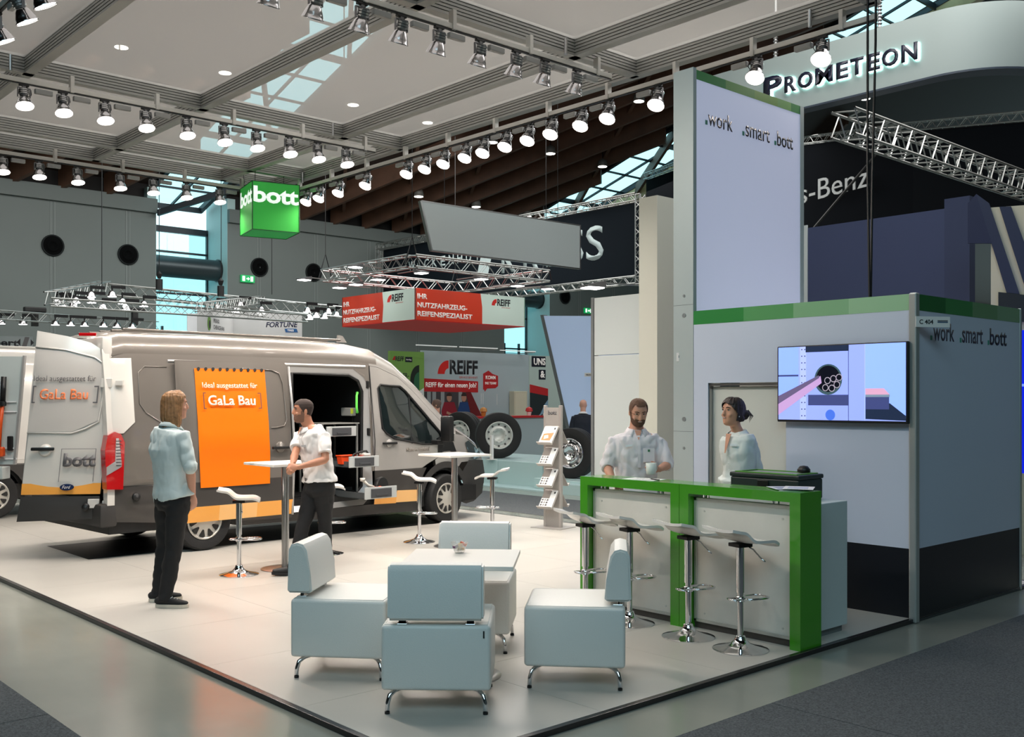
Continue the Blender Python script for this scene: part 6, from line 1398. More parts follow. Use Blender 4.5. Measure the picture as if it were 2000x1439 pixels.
# brochure stand
rk = empty('brochure_stand', (9.72, 9.92, 0), R(-78), label='slim grey brochure stand with four tilted shelves each side', cat='brochure stand')
rm_ = mat('stand grey', (176, 172, 168), 0.4, 0.3)
c = MB(); c.box(-0.11, 0.11, -0.02, 0.02, 0.01, 1.64); c.build('back_panel', rm_, rk)
for s in (-1, 1): c = MB(); c.box(s*0.125-0.018, s*0.125+0.018, -0.025, 0.025, 0.01, 1.67, bev=0.004); c.build('side_profile', mat('profile alu', (190, 186, 182), 0.35, 0.5), rk)
c = MB(); c.box(-0.24, 0.24, -0.2, 0.2, 0.0, 0.01, bev=0.002); c.build('foot_plate', rm_, rk)
text('bott', basis((-0.07, -0.022, 1.54), (1, 0, 0)), grey_ink, rk, height=0.06, width=0.14, bold=0.03)
for k in range(4):
    z = 1.15-k*0.29
    for s in (-1, 1):
        c = MB(); c.prism([(s*-0.02, z+0.24), (s*-0.20, z+0.0), (s*-0.24, z+0.03), (s*-0.245, z+0.022), (s*-0.20, z-0.012), (s*-0.02, z+0.22)], -0.115, 0.115, Matrix(((0, 0, 1, 0), (1, 0, 0, 0), (0, 1, 0, 0), (0, 0, 0, 1)))); c.build('shelf', rm_, rk)
nm_ = ['top', 'second', 'third', 'lowest']
Mrk = Matrix.Translation((9.72, 9.92, 0)) @ Matrix.Rotation(R(-78), 4, 'Z')
for k in range(4):
    z = 1.15-k*0.29; p = Mrk @ Vector((0, -0.2, z+0.004))
    b_ = empty('brochure', p, R(-78), label='brochure on the %s shelf of the stand%s' % (nm_[k], ', with orange cover picture' if k == 0 else ', grey cover with small pictures'), cat='brochure')
    # inclined page: rises by 0.24 over 0.18
    Mp = basis((-0.105, 0.002, 0.006), (1, 0, 0), (0, 0.18, 0.24))
    c = MB(); c.prism([(0, 0), (0.21, 0), (0.21, 0.27), (0, 0.27)], 0, 0.008, Mp); c.build('pages', mat('paper', (236, 238, 238), 0.5), b_)
    if k == 0: flat([(0.02, 0.04), (0.17, 0.04), (0.19, 0.17), (0.03, 0.15)], Mp, mat('cover orange', (206, 120, 70), 0.5), b_, 'cover_print', 0.001, 0.008); flat([(0.06, 0.06), (0.13, 0.08), (0.11, 0.13), (0.05, 0.12)], Mp, mat('cover white', (230, 214, 190), 0.5), b_, 'cover_print', 0.001, 0.0095)
    else:
        flat([(0.0, 0.14), (0.12, 0.14), (0.12, 0.27), (0.0, 0.27)], Mp, mat('cover taupe', (108, 100, 94), 0.5), b_, 'cover_print', 0.001, 0.008)
        for i in range(9): flat([(0.01+0.04*(i % 3), 0.02+0.04*(i//3)), (0.04+0.04*(i % 3), 0.025+0.04*(i//3)), (0.035+0.04*(i % 3), 0.05+0.04*(i//3)), (0.012+0.04*(i % 3), 0.045+0.04*(i//3))], Mp, mat('cover pic %d' % (i % 3), [(80, 76, 76), (150, 146, 142), (60, 56, 60)][i % 3], 0.5), b_, 'cover_print', 0.001, 0.008)
    flat([(0.165, 0.22), (0.19, 0.22), (0.19, 0.25), (0.165, 0.25)], Mp, ink, b_, 'cover_print', 0.001, 0.008)
    p2 = Mrk @ Vector((0, 0.2, z+0.004)); b2 = empty('brochure', p2, R(102), label='brochure on the %s shelf at the back side of the stand' % nm_[k], cat='brochure')
    c = MB(); c.prism([(0, 0), (0.21, 0), (0.21, 0.27), (0, 0.27)], 0, 0.008, Mp); c.build('pages', mat('paper dim', (200, 200, 198), 0.5), b2)
# ================================================================ PEOPLE
V = Vector
def vox(c, name, m, parent, size=0.006, smooth_it=4, disp=None):
    """one continuous surface out of overlapping closed shapes"""
    bmesh.ops.recalc_face_normals(c.bm, faces=c.bm.faces)
    me = bpy.data.meshes.new('tmp'); c.bm.to_mesh(me); c.bm.free()
    ob = bpy.data.objects.new('tmp', me); COL.objects.link(ob)
    md = ob.modifiers.new('r', 'REMESH'); md.mode = 'VOXEL'; md.voxel_size = size; md.use_smooth_shade = True
    ms = ob.modifiers.new('s', 'SMOOTH'); ms.factor = 0.5; ms.iterations = smooth_it
    bpy.context.view_layer.update()
    out = bpy.data.meshes.new_from_object(ob.evaluated_get(bpy.context.evaluated_depsgraph_get()))
    bpy.data.objects.remove(ob); bpy.data.meshes.remove(me)
    if disp:
        ns = [v.normal.copy() for v in out.vertices]
        for v, n in zip(out.vertices, ns): v.co += n*disp(v.co)
    out.name = name
    return link(name, out, m, parent, smooth=True)
def loftE(c, pts, side, seg=20, ends=True, pw=2.0):
    """pts: (position, half width along side, half depth)"""
    side = V(side).normalized(); rings = []
    n = len(pts)
    for i, (p, rx, ry) in enumerate(pts):
        p = V(p); d = (V(pts[min(i+1, n-1)][0])-V(pts[max(i-1, 0)][0])).normalized()
        s = (side-d*side.dot(d)).normalized(); u = d.cross(s)
        def sp(t):
            a, b = math.cos(t), math.sin(t); return (math.copysign(abs(a)**(2/pw), a), math.copysign(abs(b)**(2/pw), b))
        rings.append([p+s*sp(2*PI*k/seg)[0]*rx+u*sp(2*PI*k/seg)[1]*ry for k in range(seg)])
    # rounded ends
    if ends:
        d0 = (V(pts[1][0])-V(pts[0][0])).normalized(); d1 = (V(pts[-1][0])-V(pts[-2][0])).normalized()
        r0 = min(pts[0][1], pts[0][2])*0.6; r1 = min(pts[-1][1], pts[-1][2])*0.6
        c0, c1 = V(pts[0][0]), V(pts[-1][0])
        rings.insert(0, [c0+(p-c0)*0.55-d0*r0 for p in rings[0]]); rings.append([c1+(p-c1)*0.55+d1*r1 for p in rings[-1]])
    c.skin([c.ring(r) for r in rings])
HS = [(-0.118, 0.062, 0.0, 0.024), (-0.108, 0.082, 0.02, 0.042), (-0.085, 0.090, 0.045, 0.056), (-0.055, 0.090, 0.068, 0.064), (-0.02, 0.088, 0.085, 0.070), (0.012, 0.085, 0.095, 0.0735), (0.04, 0.090, 0.099, 0.075), (0.068, 0.083, 0.095, 0.071), (0.09, 0.066, 0.08, 0.060), (0.106, 0.044, 0.056, 0.042), (0.116, 0.016, 0.022, 0.017)]
def hrad(z):
    z = max(HS[0][0], min(HS[-1][0], z))
    for a, b in zip(HS[:-1], HS[1:]):
        if a[0] <= z <= b[0]:
            t = (z-a[0])/(b[0]-a[0]); return [a[i]+(b[i]-a[i])*t for i in (1, 2, 3)]
def hpt(th, z, off=0.0):
    af, ab, w = hrad(z); cs, sn = math.cos(th), math.sin(th)
    f = (af if cs > 0 else ab)*math.copysign(abs(cs)**0.9, cs); s = w*math.copysign(abs(sn)**0.9, sn)
    l = math.hypot(f, s) or 1; return V((f*(1+off/l), s*(1+off/l), z+off*max(0, (z-0.05)/0.07)*1.0))
def ellip(c, p, r, M=None, seg=12):
    g = bmesh.ops.create_uvsphere(c.bm, u_segments=seg, v_segments=max(6, seg//2), radius=1.0)
    for v in g['verts']:
        q = V((v.co.x*r[0], v.co.y*r[1], v.co.z*r[2])); q = (q+V(p)); v.co = (M @ q) if M is not None else q
    for f in {f for v in g['verts'] for f in v.link_faces}: f.material_index = c.mi
def head_frame(pos, face, tilt=0.0, roll=0.0):
    f = V((face[0], face[1], 0)).normalized(); z = V((0, 0, 1)); s = z.cross(f)     # s = left of the person
    M = Matrix((f, s, z)).transposed()
    M = M @ Matrix.Rotation(tilt, 3, 'Y') @ Matrix.Rotation(roll, 3, 'X')
    M = M.to_4x4(); M.translation = V(pos); return M
def add_head(c, M):
    zs = [h[0] for h in HS]
    c.skin([c.ring([M @ hpt(2*PI*k/28, z) for k in range(28)]) for z in zs])
    loftE(c, [(M @ V((0.083, 0, 0.03)), 0.008, 0.008), (M @ V((0.097, 0, 0.0)), 0.010, 0.012), (M @ V((0.104, 0, -0.022)), 0.015, 0.013), (M @ V((0.092, 0, -0.034)), 0.012, 0.008)], (M.to_3x3() @ V((0, 1, 0))), seg=12)
    for s in (-1, 1):
        ellip(c, (-0.012, s*0.075, -0.005), (0.017, 0.008, 0.032), M)
        ellip(c, (0.075, s*0.03, 0.032), (0.014, 0.02, 0.007), M)      # brow ridge
        ellip(c, (0.066, s*0.042, -0.028), (0.018, 0.018, 0.018), M)   # cheek
    ellip(c, (0.083, 0, -0.052), (0.011, 0.024, 0.009), M); ellip(c, (0.078, 0, -0.098), (0.014, 0.02, 0.013), M)
def add_hand(c, w, d, nrm, curl=0.6, mirror=1, scale=1.0):
    """w wrist, d direction, nrm = back-of-hand normal, mirror: thumb side"""
    d = V(d).normalized(); n = V(nrm); n = (n-d*n.dot(d)).normalized(); s = d.cross(n)*mirror; w = V(w)
    k = scale
    loftE(c, [(w-d*0.02, 0.026*k, 0.02*k), (w+d*0.015, 0.028*k, 0.019*k), (w+d*0.05*k, 0.040*k, 0.015*k), (w+d*0.088*k, 0.040*k, 0.013*k)], s, seg=14)
    for i, (o, L) in enumerate(((-0.031, 0.060), (-0.0105, 0.074), (0.0105, 0.080), (0.031, 0.070))):
        p = w+d*(0.082*k)+s*(o*k); a = 0.25*curl; pts = [(p-d*0.01, 0.0088*k, 0.0088*k)]
        q = p
        for j, fr in enumerate((0.42, 0.32, 0.26)):
            a += curl*(0.5+0.35*j); q = q+(d*math.cos(a)-n*math.sin(a))*(L*fr*k*1.05); pts.append((q, (0.0085-0.0009*j)*k, (0.0082-0.0009*j)*k))
        loftE(c, pts, s, seg=8)
    p = w+d*0.025*k+s*0.026*k; q = p+(d*0.6+s*0.75-n*0.25*curl)*0.038*k; r_ = q+(d*0.9+s*0.25-n*0.5*curl)*0.032*k
    loftE(c, [(p-s*0.01, 0.013*k, 0.012*k), (q, 0.0105*k, 0.010*k), (r_, 0.0088*k, 0.008*k)], n, seg=8)
def face_parts(body, M, hair_rgb, brow=True, smile=False, lip=(170, 100, 90)):
    R3 = M.to_3x3()
    c = MB()
    for s in (-1, 1): ellip(c, (0.0735, s*0.031, 0.014), (0.0085, 0.0125, 0.0062), M, 10)
    c.build('eye_white', mat('eye white', (196, 188, 180), 0.3), body, smooth=True)
    c = MB()
    for s in (-1, 1): ellip(c, (0.0785, s*0.031, 0.0135), (0.005, 0.0062, 0.0058), M, 10)
    c.build('iris', mat('iris dark', (38, 26, 20), 0.15), body, smooth=True)
    bmat = mat('brow %d' % hair_rgb[0], hair_rgb, 0.8)
    for s in (-1, 1):
        c = MB(); loftE(c, [(M @ V((0.090, s*0.014, 0.033)), 0.003, 0.0035), (M @ V((0.0885, s*0.032, 0.038)), 0.003, 0.004), (M @ V((0.076, s*0.052, 0.033)), 0.002, 0.0025)], R3 @ V((1, 0, 0)), seg=8); c.build('eyebrow', bmat, body, smooth=True)
        c = MB(); loftE(c, [(M @ V((0.0815, s*0.018, 0.018)), 0.0015, 0.0015), (M @ V((0.0825, s*0.031, 0.0215)), 0.002, 0.002), (M @ V((0.073, s*0.045, 0.016)), 0.0015, 0.0015)], R3 @ V((1, 0, 0)), seg=6); c.build('eyelid', bmat, body, smooth=True)
    c = MB(); ellip(c, (0.0895, 0, -0.0485), (0.006, 0.022, 0.0036), M, 12); ellip(c, (0.0885, 0, -0.056), (0.006, 0.019, 0.0042), M, 12); c.build('lips', mat('lips', lip, 0.5), body, smooth=True)
    if smile:
        c = MB(); ellip(c, (0.0915, 0, -0.0525), (0.005, 0.017, 0.004), M, 12); c.build('teeth', mat('teeth', (230, 224, 214), 0.3), body, smooth=True)
def scalp(body, M, name, m, pred, off=0.006, noise_amp=0.002, zr=(-0.118, 0.1159), nz=46, nt=72):
    c = MB(); G = []
    for j in range(nz+1):
        z = zr[0]+(zr[1]-zr[0])*j/nz; row = []
        for i in range(nt):
            th = 2*PI*i/nt; o = off(th, z) if callable(off) else off
            o += noise_amp*noise.noise(V((math.cos(th)*9, math.sin(th)*9, z*14)))
            row.append(c.bm.verts.new(M @ hpt(th, z, o)))
        G.append(row)
    for j in range(nz):
        z = zr[0]+(zr[1]-zr[0])*(j+0.5)/nz
        for i in range(nt):
            th = 2*PI*(i+0.5)/nt
            t2 = (th+PI) % (2*PI)-PI
            if pred(abs(t2), z): c.bm.faces.new((G[j][i], G[j][(i+1) % nt], G[j+1][(i+1) % nt], G[j+1][i]))
    if pred(0.0, 0.115) or True:
        try: c.bm.faces.new(G[-1])
        except ValueError: pass
    for v in [v for v in c.bm.verts if not v.link_faces]: c.bm.verts.remove(v)
    return c.build(name, m, body, smooth=True)
skin_a = mat('skin tanned', (190, 132, 104), 0.5, bump=0.05, bscale=120); skin_b = mat('skin fair', (204, 150, 126), 0.5, bump=0.05, bscale=120); skin_c = mat('skin warm', (206, 150, 122), 0.5)
trou = mat('black trousers', (24, 23, 25), 0.8, bump=0.15, bscale=260)
def folds(amp, sc=9.0, seed=0.0, zs=1.0):
    return lambda p: amp*(abs(noise.noise(V((p.x*sc+seed, p.y*sc, p.z*sc*zs))))*2-0.5) + amp*0.5*noise.noise(V((p.x*sc*2.3, p.y*sc*2.3+seed, p.z*sc*1.7*zs)))
def make_person(loc, label, J, skin, shirt_m, trouser_m=None, voxb=0.0065, extra=None, shirt_voxel=0.008, hand=True, group=None):
    e = empty('person', loc, VIEW, label=label, cat='person')
    fc = V((J['face'][0], J['face'][1], 0)).normalized(); sd = V((0, 0, 1)).cross(fc)     # left side of the person
    tf = V((*J.get('front', J['face'][:2]), 0)).normalized(); ts = V((0, 0, 1)).cross(tf)
    pel, ch_, nk = V(J['pelvis']), V(J['chest']), V(J['neck'])
    k = J.get('w', 1.0); dk = J.get('dk', 1.0)
    body = MB(); M = head_frame(J['head'], J['face'], J.get('tilt', 0.0), J.get('roll', 0.0))
    add_head(body, M)
    loftE(body, [(M @ V((-0.02, 0, -0.05)), 0.052*k, 0.055*k), ((M @ V((-0.025, 0, -0.10))).lerp(nk, 0.4), 0.055*k, 0.056*k), (nk, 0.060*k, 0.058*k), (nk+V((0, 0, -0.05)), 0.07*k, 0.055*k)], ts, seg=20)
    tor = lambda o: [(nk+V((0, 0, -0.005)), 0.062*k+o, 0.055*k+o), (nk+V((0, 0, -0.045)), 0.108*k+o, 0.072*k+o), (nk.lerp(ch_, 0.22), 0.150*k+o, 0.085*k+o), (nk.lerp(ch_, 0.42), 0.178*k+o, 0.098*dk+o), (ch_, 0.172*k+o, 0.115*dk+o), (ch_.lerp(pel, 0.5), 0.150*k*J.get('waist', 1)+o, 0.108*dk*J.get('waist', 1)+o), (ch_.lerp(pel, 0.82), 0.158*k+o, 0.112*dk+o), (pel, 0.170*k+o, 0.118*dk+o)]
    loftE(body, tor(-0.012)[1:], ts, seg=24, pw=2.3)
    arms = []
    for side_, sgn in (('L', 1), ('R', -1)):
        S, E_, W = V(J['sh'+side_])+V((0, 0, -0.022)), V(J['el'+side_]), V(J['wr'+side_])
        arms.append((side_, sgn, S, E_, W))
        loftE(body, [(S, 0.044*k, 0.044*k), (S.lerp(E_, 0.5), 0.040*k, 0.040*k), (E_, 0.036*k, 0.036*k)], tf, seg=14)
        loftE(body, [(E_, 0.036*k, 0.036*k), (E_.lerp(W, 0.3), 0.040*k, 0.037*k), (W, 0.026*k, 0.021*k)], tf, seg=14)
        if 'hd'+side_ in J and hand:
            hd, hn, cu, mi = J['hd'+side_]; add_hand(body, W, hd, hn, cu, mi, J.get('hs', 1.0))
    legs = []
    if 'knL' in J:
        for side_, sgn in (('L', 1), ('R', -1)):
            H, K, A = pel+ts*sgn*0.085*k+V((0, 0, -0.02)), V(J['kn'+side_]), V(J['an'+side_]); legs.append((side_, H, K, A))
            loftE(body, [(H, 0.072, 0.078), (K, 0.05, 0.052), (A, 0.036, 0.038)], ts, seg=14)
            tdir = V((*J['toe'+side_], 0)).normalized()
            loftE(body, [(A, 0.03, 0.034), (A+tdir*0.03-V((0, 0, A.z-0.045)), 0.03, 0.026), (A+tdir*0.13-V((0, 0, A.z-0.04)), 0.032, 0.016)], tdir.cross(V((0, 0, 1))), seg=12)
    bo = vox(body, 'body', skin, e, voxb, 3)
    # shirt
    c = MB(); o = J.get('loose', 0.014)
    T = [(nk+V((0, 0, -0.012)), 0.058*k, 0.056*k), (nk+V((0, 0, -0.028)), 0.086*k, 0.070*k)]+tor(o)[1:]
    if 'hem' in J:
        hm = V(J['hem']); T = T[:-1]+[(pel, (0.170*k+o)*1.03, (0.118*dk+o)*1.05), (hm, (0.172*k+o)*1.05, (0.12*dk+o)*1.06)]
    loftE(c, T, ts, seg=28, ends=False, pw=2.3)
    for side_, sgn, S, E_, W in arms:
        sl = J.get('sleeve', 0.62)
        inn = S-ts*sgn*0.05
        if sl <= 1: pts = [(inn+V((0, 0, -0.01)), 0.052*k, 0.054*k), (S, 0.055*k+o*.5, 0.058*k+o*.5), (S.lerp(E_, sl*0.6), 0.056*k+o*.6, 0.058*k+o*.6), (S.lerp(E_, sl), 0.055*k+o*.7, 0.057*k+o*.7)]
        else:
            t = sl-1; pts = [(inn+V((0, 0, -0.01)), 0.05*k, 0.054*k), (S, 0.053*k+o*.5, 0.056*k+o*.5), (S.lerp(E_, 0.5), 0.052*k+o*.6, 0.054*k+o*.6), (E_, 0.047*k+o*.7, 0.048*k+o*.7), (E_.lerp(W, t*0.7), 0.044*k+o*.7, 0.044*k+o*.7), (E_.lerp(W, t), 0.041*k+o*.8, 0.041*k+o*.8)]
        loftE(c, pts, tf, seg=18, ends=False)
    so = vox(c, 'shirt', shirt_m, e, shirt_voxel, 4, folds(J.get('fold', 0.006), J.get('fsc', 9.0), J.get('seed', 0.0), 0.8))
    if legs and trouser_m:
        c = MB(); wz = V((0, 0, J.get('waistz', 0.04)))
        loftE(c, [(pel+wz, 0.158*k+0.006, 0.112*dk+0.008), (pel, 0.168*k+0.007, 0.120*dk+0.01), (pel-V((0, 0, 0.10)), 0.172*k+0.008, 0.125*dk+0.012), (pel-V((0, 0, 0.16)), 0.155*k, 0.105*dk)], ts, seg=26, ends=False)
        for side_, H, K, A in legs:
            hm = A+V((0, 0, -0.035))
            loftE(c, [(H, 0.092*k, 0.10*dk), (H.lerp(K, 0.3), 0.090*k, 0.10*dk), (H.lerp(K, 0.7), 0.073, 0.082), (K, 0.066, 0.072), (K.lerp(hm, 0.4), 0.062, 0.068), (K.lerp(hm, 0.85), 0.055, 0.060), (hm, 0.056, 0.062)], ts, seg=20, ends=False)
        vox(c, 'trousers', trouser_m, e, 0.009, 4, folds(0.007, 8, 3.1, 1.3))
    if legs:
        for side_, H, K, A in legs:
            tdir = V((*J['toe'+side_], 0)).normalized(); ac = tdir.cross(V((0, 0, 1))); g0 = V((A.x, A.y, 0))
            sm, sl_ = J['shoe']
            zf = J.get('lift'+side_, 0.0)
            c = MB(); loftE(c, [(g0-tdir*0.065+V((0, 0, 0.055)), 0.030, 0.03), (g0-tdir*0.02+V((0, 0, 0.062)), 0.038, 0.045), (g0+tdir*0.06+V((0, 0, 0.052)), 0.040, 0.036), (g0+tdir*0.13+V((0, 0, 0.04+zf)), 0.044, 0.026), (g0+tdir*0.185+V((0, 0, 0.036+zf)), 0.034, 0.018)], ac, seg=18)
            sh_ = vox(c, 'shoe', sm, e, 0.006, 3)
            c = MB(); n = 22; pl_ = []
            for i in range(n):
                t = 2*PI*i/n; a, b_ = math.cos(t), math.sin(t); pl_.append((0.063+0.142*math.copysign(abs(a)**0.8, a), (0.044+0.006*a)*math.copysign(abs(b_)**0.8, b_)))
            c.prism(pl_, 0.002, 0.03, Matrix(((tdir.x, ac.x, 0, g0.x), (tdir.y, ac.y, 0, g0.y), (0, 0, 1, 0), (0, 0, 0, 1))))
            if zf:
                for v in c.bm.verts:
                    tt = (V((v.co.x, v.co.y, 0))-g0).dot(tdir); v.co.z += max(0, tt-0.02)/0.18*zf
            c.build('shoe_sole', sl_, sh_)
            if J.get('laces'):
                c = MB()
                for i in range(4): c.tube([g0+tdir*(0.035+i*0.022)+ac*(-0.022)+V((0, 0, 0.088-i*0.007)), g0+tdir*(0.045+i*0.022)+V((0, 0, 0.098-i*0.008)), g0+tdir*(0.035+i*0.022)+ac*0.022+V((0, 0, 0.088-i*0.007))], 0.003, seg=5)
                c.build('laces', white_m, sh_)
    return e, bo, so, M, tf, ts
def collar(parent, nk, tf, ts, m, h=0.035, k=1.0, open_=0.03, rise=0.0):
    c = MB(); n = 26; inner = []; outer = []
    A = []; B = []; Cc = []; D = []
    for i in range(n+1):
        t = -PI+open_*6+(2*PI-open_*12)*i/n
        d = -tf*math.cos(t)+ts*math.sin(t)
        lo = 0.012*(1-math.cos(t))/2*2
        pz = nk+V((0, 0, -0.012-0.03*((1-math.cos(t))/2)**1.2+rise))
        A.append(c.bm.verts.new(pz+d*0.072*k)); B.append(c.bm.verts.new(pz+d*0.066*k+V((0, 0, h)))); Cc.append(c.bm.verts.new(pz+d*0.074*k+V((0, 0, h+0.001)))); D.append(c.bm.verts.new(pz+d*(0.100+0.022*((1-math.cos(t))/2)**2)*k+V((0, 0, -0.004-0.028*((1-math.cos(t))/2)**3))))
    for i in range(n):
        for P, Q in ((A, B), (B, Cc), (Cc, D)): c.bm.faces.new((P[i], P[i+1], Q[i+1], Q[i]))
    bmesh.ops.recalc_face_normals(c.bm, faces=c.bm.faces); bmesh.ops.solidify(c.bm, geom=c.bm.faces[:], thickness=0.003)
    return c.build('collar', m, parent, smooth=True, fix=False)

# ---- man with shoulder-length hair, seen from behind
sh1 = mat('pale mint shirt', (206, 218, 218), 0.75, bump=0.1, bscale=200)
J = dict(head=(0.105, 0.03, 1.70), face=(0.86, 0.5), front=(0.62, 0.78), neck=(0.075, 0.0, 1.545), chest=(0.06, 0.0, 1.33), pelvis=(0.085, 0.03, 0.97), hem=(0.10, 0.03, 0.905),
         shR=(0.215, -0.115, 1.475), elR=(0.285, -0.14, 1.18), wrR=(0.262, 0.0, 0.945), hdR=((0.05, 0.2, -0.9), (0.8, -0.5, 0), 0.4, 1), shL=(-0.075, 0.125, 1.475), elL=(-0.10, 0.22, 1.2), wrL=(0.05, 0.29, 0.98), hdL=((0.2, 0.2, -0.9), (-0.6, 0.6, 0), 0.4, -1),
         knL=(-0.035, 0.18, 0.52), anL=(-0.10, 0.20, 0.085), toeL=(0.9, 0.5), knR=(0.11, -0.02, 0.50), anR=(0.045, -0.06, 0.085), toeR=(1, -0.02), sleeve=1.02, shoe=(mat('black canvas', (26, 26, 28), 0.8), mat('sole cream', (210, 200, 186), 0.6)), laces=True, fold=0.008, fsc=11, seed=1.7, w=1.03, loose=0.016)
e1, b1, s1, M1, tf, ts = make_person((3.56, 8.37, 0), 'person with shoulder-length blond hair in a pale shirt and black trousers, seen from behind', J, skin_b, sh1, trou)
collar(s1, V(J['neck']), tf, ts, sh1, 0.03)
for nm in ('R',):
    c = MB(); E_ = V(J['elR']); W = V(J['wrR']); S = V(J['shR']); loftE(c, [(E_.lerp(W, 0.0)+V((0, 0, 0.035)), 0.059, 0.059), (E_.lerp(W, 0.06), 0.056, 0.056)], tf, seg=20); c.build('rolled_cuff', sh1, s1, smooth=True)
hair1 = mat('blond hair', (150, 108, 70), 0.55, var=0.35, vscale=40)
c = MB(); hm = []
def sl(z, f0, b0, w0): return [M1 @ V((((f0 if math.cos(t) > 0 else b0)*math.cos(t)), w0*math.sin(t), z)) for t in [2*PI*i/30 for i in range(30)]]
c.skin([c.ring(sl(*q)) for q in ((-0.225, 0.02, 0.105, 0.098), (-0.19, 0.03, 0.112, 0.103), (-0.15, 0.045, 0.115, 0.102), (-0.10, 0.048, 0.122, 0.104), (-0.05, 0.052, 0.122, 0.101), (0.0, 0.06, 0.122, 0.098), (0.04, 0.078, 0.12, 0.095), (0.08, 0.085, 0.11, 0.085), (0.105, 0.07, 0.088, 0.068), (0.125, 0.035, 0.045, 0.035), (0.131, 0.01, 0.012, 0.01))])
vox(c, 'hair', hair1, b1, 0.005, 2, lambda p: 0.006*noise.noise(V(((p.x*70), (p.y*70), p.z*6)))+0.007*noise.noise(V((p.x*22, p.y*22, p.z*9)))+(0.008*noise.noise(V((p.x*50, p.y*50, 0))) if p.z < 1.6 else 0))
face_parts(b1, M1, (120, 86, 56))

# ---- man in white polo shirt leaning on the high table
polo = mat('white polo', (232, 228, 226), 0.7, bump=0.1, bscale=240)
J = dict(head=(-0.05, 0.0, 1.635), face=(-0.93, -0.36), front=(-0.82, -0.57), neck=(0.0, 0.03, 1.485), chest=(0.06, 0.04, 1.275), pelvis=(0.105, 0.06, 0.93), hem=(0.105, 0.06, 0.925),
         shL=(0.175, -0.10, 1.40), elL=(0.21, -0.19, 1.155), wrL=(-0.045, -0.24, 1.085), hdL=((-1, -0.02, 0.05), (0.0, -0.9, 0.3), 0.9, -1), shR=(-0.11, 0.17, 1.41), elR=(-0.12, -0.06, 1.20), wrR=(-0.115, -0.18, 1.12), hdR=((-0.3, -0.45, -0.4), (-0.7, -0.2, 0.5), 0.9, 1),
         knL=(0.16, 0.05, 0.50), anL=(0.165, 0.12, 0.085), toeL=(-0.75, -0.66), knR=(-0.04, -0.02, 0.51), anR=(-0.135, -0.10, 0.085), toeR=(-0.97, -0.22), liftR=0.012, sleeve=0.72, shoe=(mat('charcoal shoe', (38, 38, 40), 0.6), mat('shoe sole dark', (28, 28, 30), 0.6)), fold=0.011, fsc=12, seed=4.2, w=1.04, dk=1.12, loose=0.02, waistz=0.035)
e2, b2, s2, M2, tf, ts = make_person((5.32, 8.95, 0), 'person with short dark hair in a white polo shirt leaning on the high table', J, skin_a, polo, trou)
collar(s2, V(J['neck'])+V((0, 0, -0.005)), tf, ts, polo, 0.03, open_=0.06)
c = MB(); c.prism([(-0.026, 0.03), (0.026, 0.03), (0.003, -0.05), (-0.003, -0.05)], 0.0, 0.004, basis(V(J['neck'])+V((0, 0, -0.04))+tf*0.094, ts, V((0, 0, 1))+tf*-0.45)); c.build('neckline_skin', skin_a, s2)
dk_h = mat('dark short hair', (52, 38, 32), 0.75, var=0.2, vscale=120)
scalp(b2, M2, 'hair', dk_h, lambda t, z: z > (0.066 if t < 0.9 else (0.066-(t-0.9)*0.13 if t < 1.6 else -0.03-0.02*(t-1.6))), 0.005, 0.001)
scalp(b2, M2, 'beard', mat('stubble', (122, 88, 72), 0.8), lambda t, z: (z < -0.036 and t < 1.5 and not (t < 0.26 and -0.062 < z < -0.042)) or (z < 0.0 and 1.25 < t < 1.55), 0.0035, 0.0008, zr=(-0.117, 0.0))
face_parts(b2, M2, (46, 32, 28))
c = MB(); pw_ = V(J['pelvis'])+V((0, 0, 0.015)); loftE(c, [(pw_+V((0, 0, 0.02)), 0.186, 0.147), (pw_-V((0, 0, 0.015)), 0.188, 0.149)], ts, seg=30, ends=False); c.build('belt', mat('belt black', (16, 15, 15), 0.4), e2, smooth=True)
pb = pw_+tf*0.149; flat([(-0.02, -0.016), (0.02, -0.016), (0.02, 0.018), (-0.02, 0.018)], basis(pb, ts), steel, e2, 'belt_buckle', 0.004)
nb = V(J['chest'])+tf*0.153+ts*0.075+V((0, 0, 0.01)); flat([(-0.035, -0.01), (0.035, -0.01), (0.035, 0.012), (-0.035, 0.012)], basis(nb, ts+tf*-0.25), mat('badge grey', (170, 170, 172), 0.4), e2, 'name_badge', 0.003)
c = MB(); 
for i in range(3): ellip(c, tuple(V(J['neck'])+tf*(0.085+0.016*i)+V((0, 0, -0.05-0.04*i))), (0.004, 0.004, 0.004), None, 8)
c.build('shirt_buttons', white_m, s2)

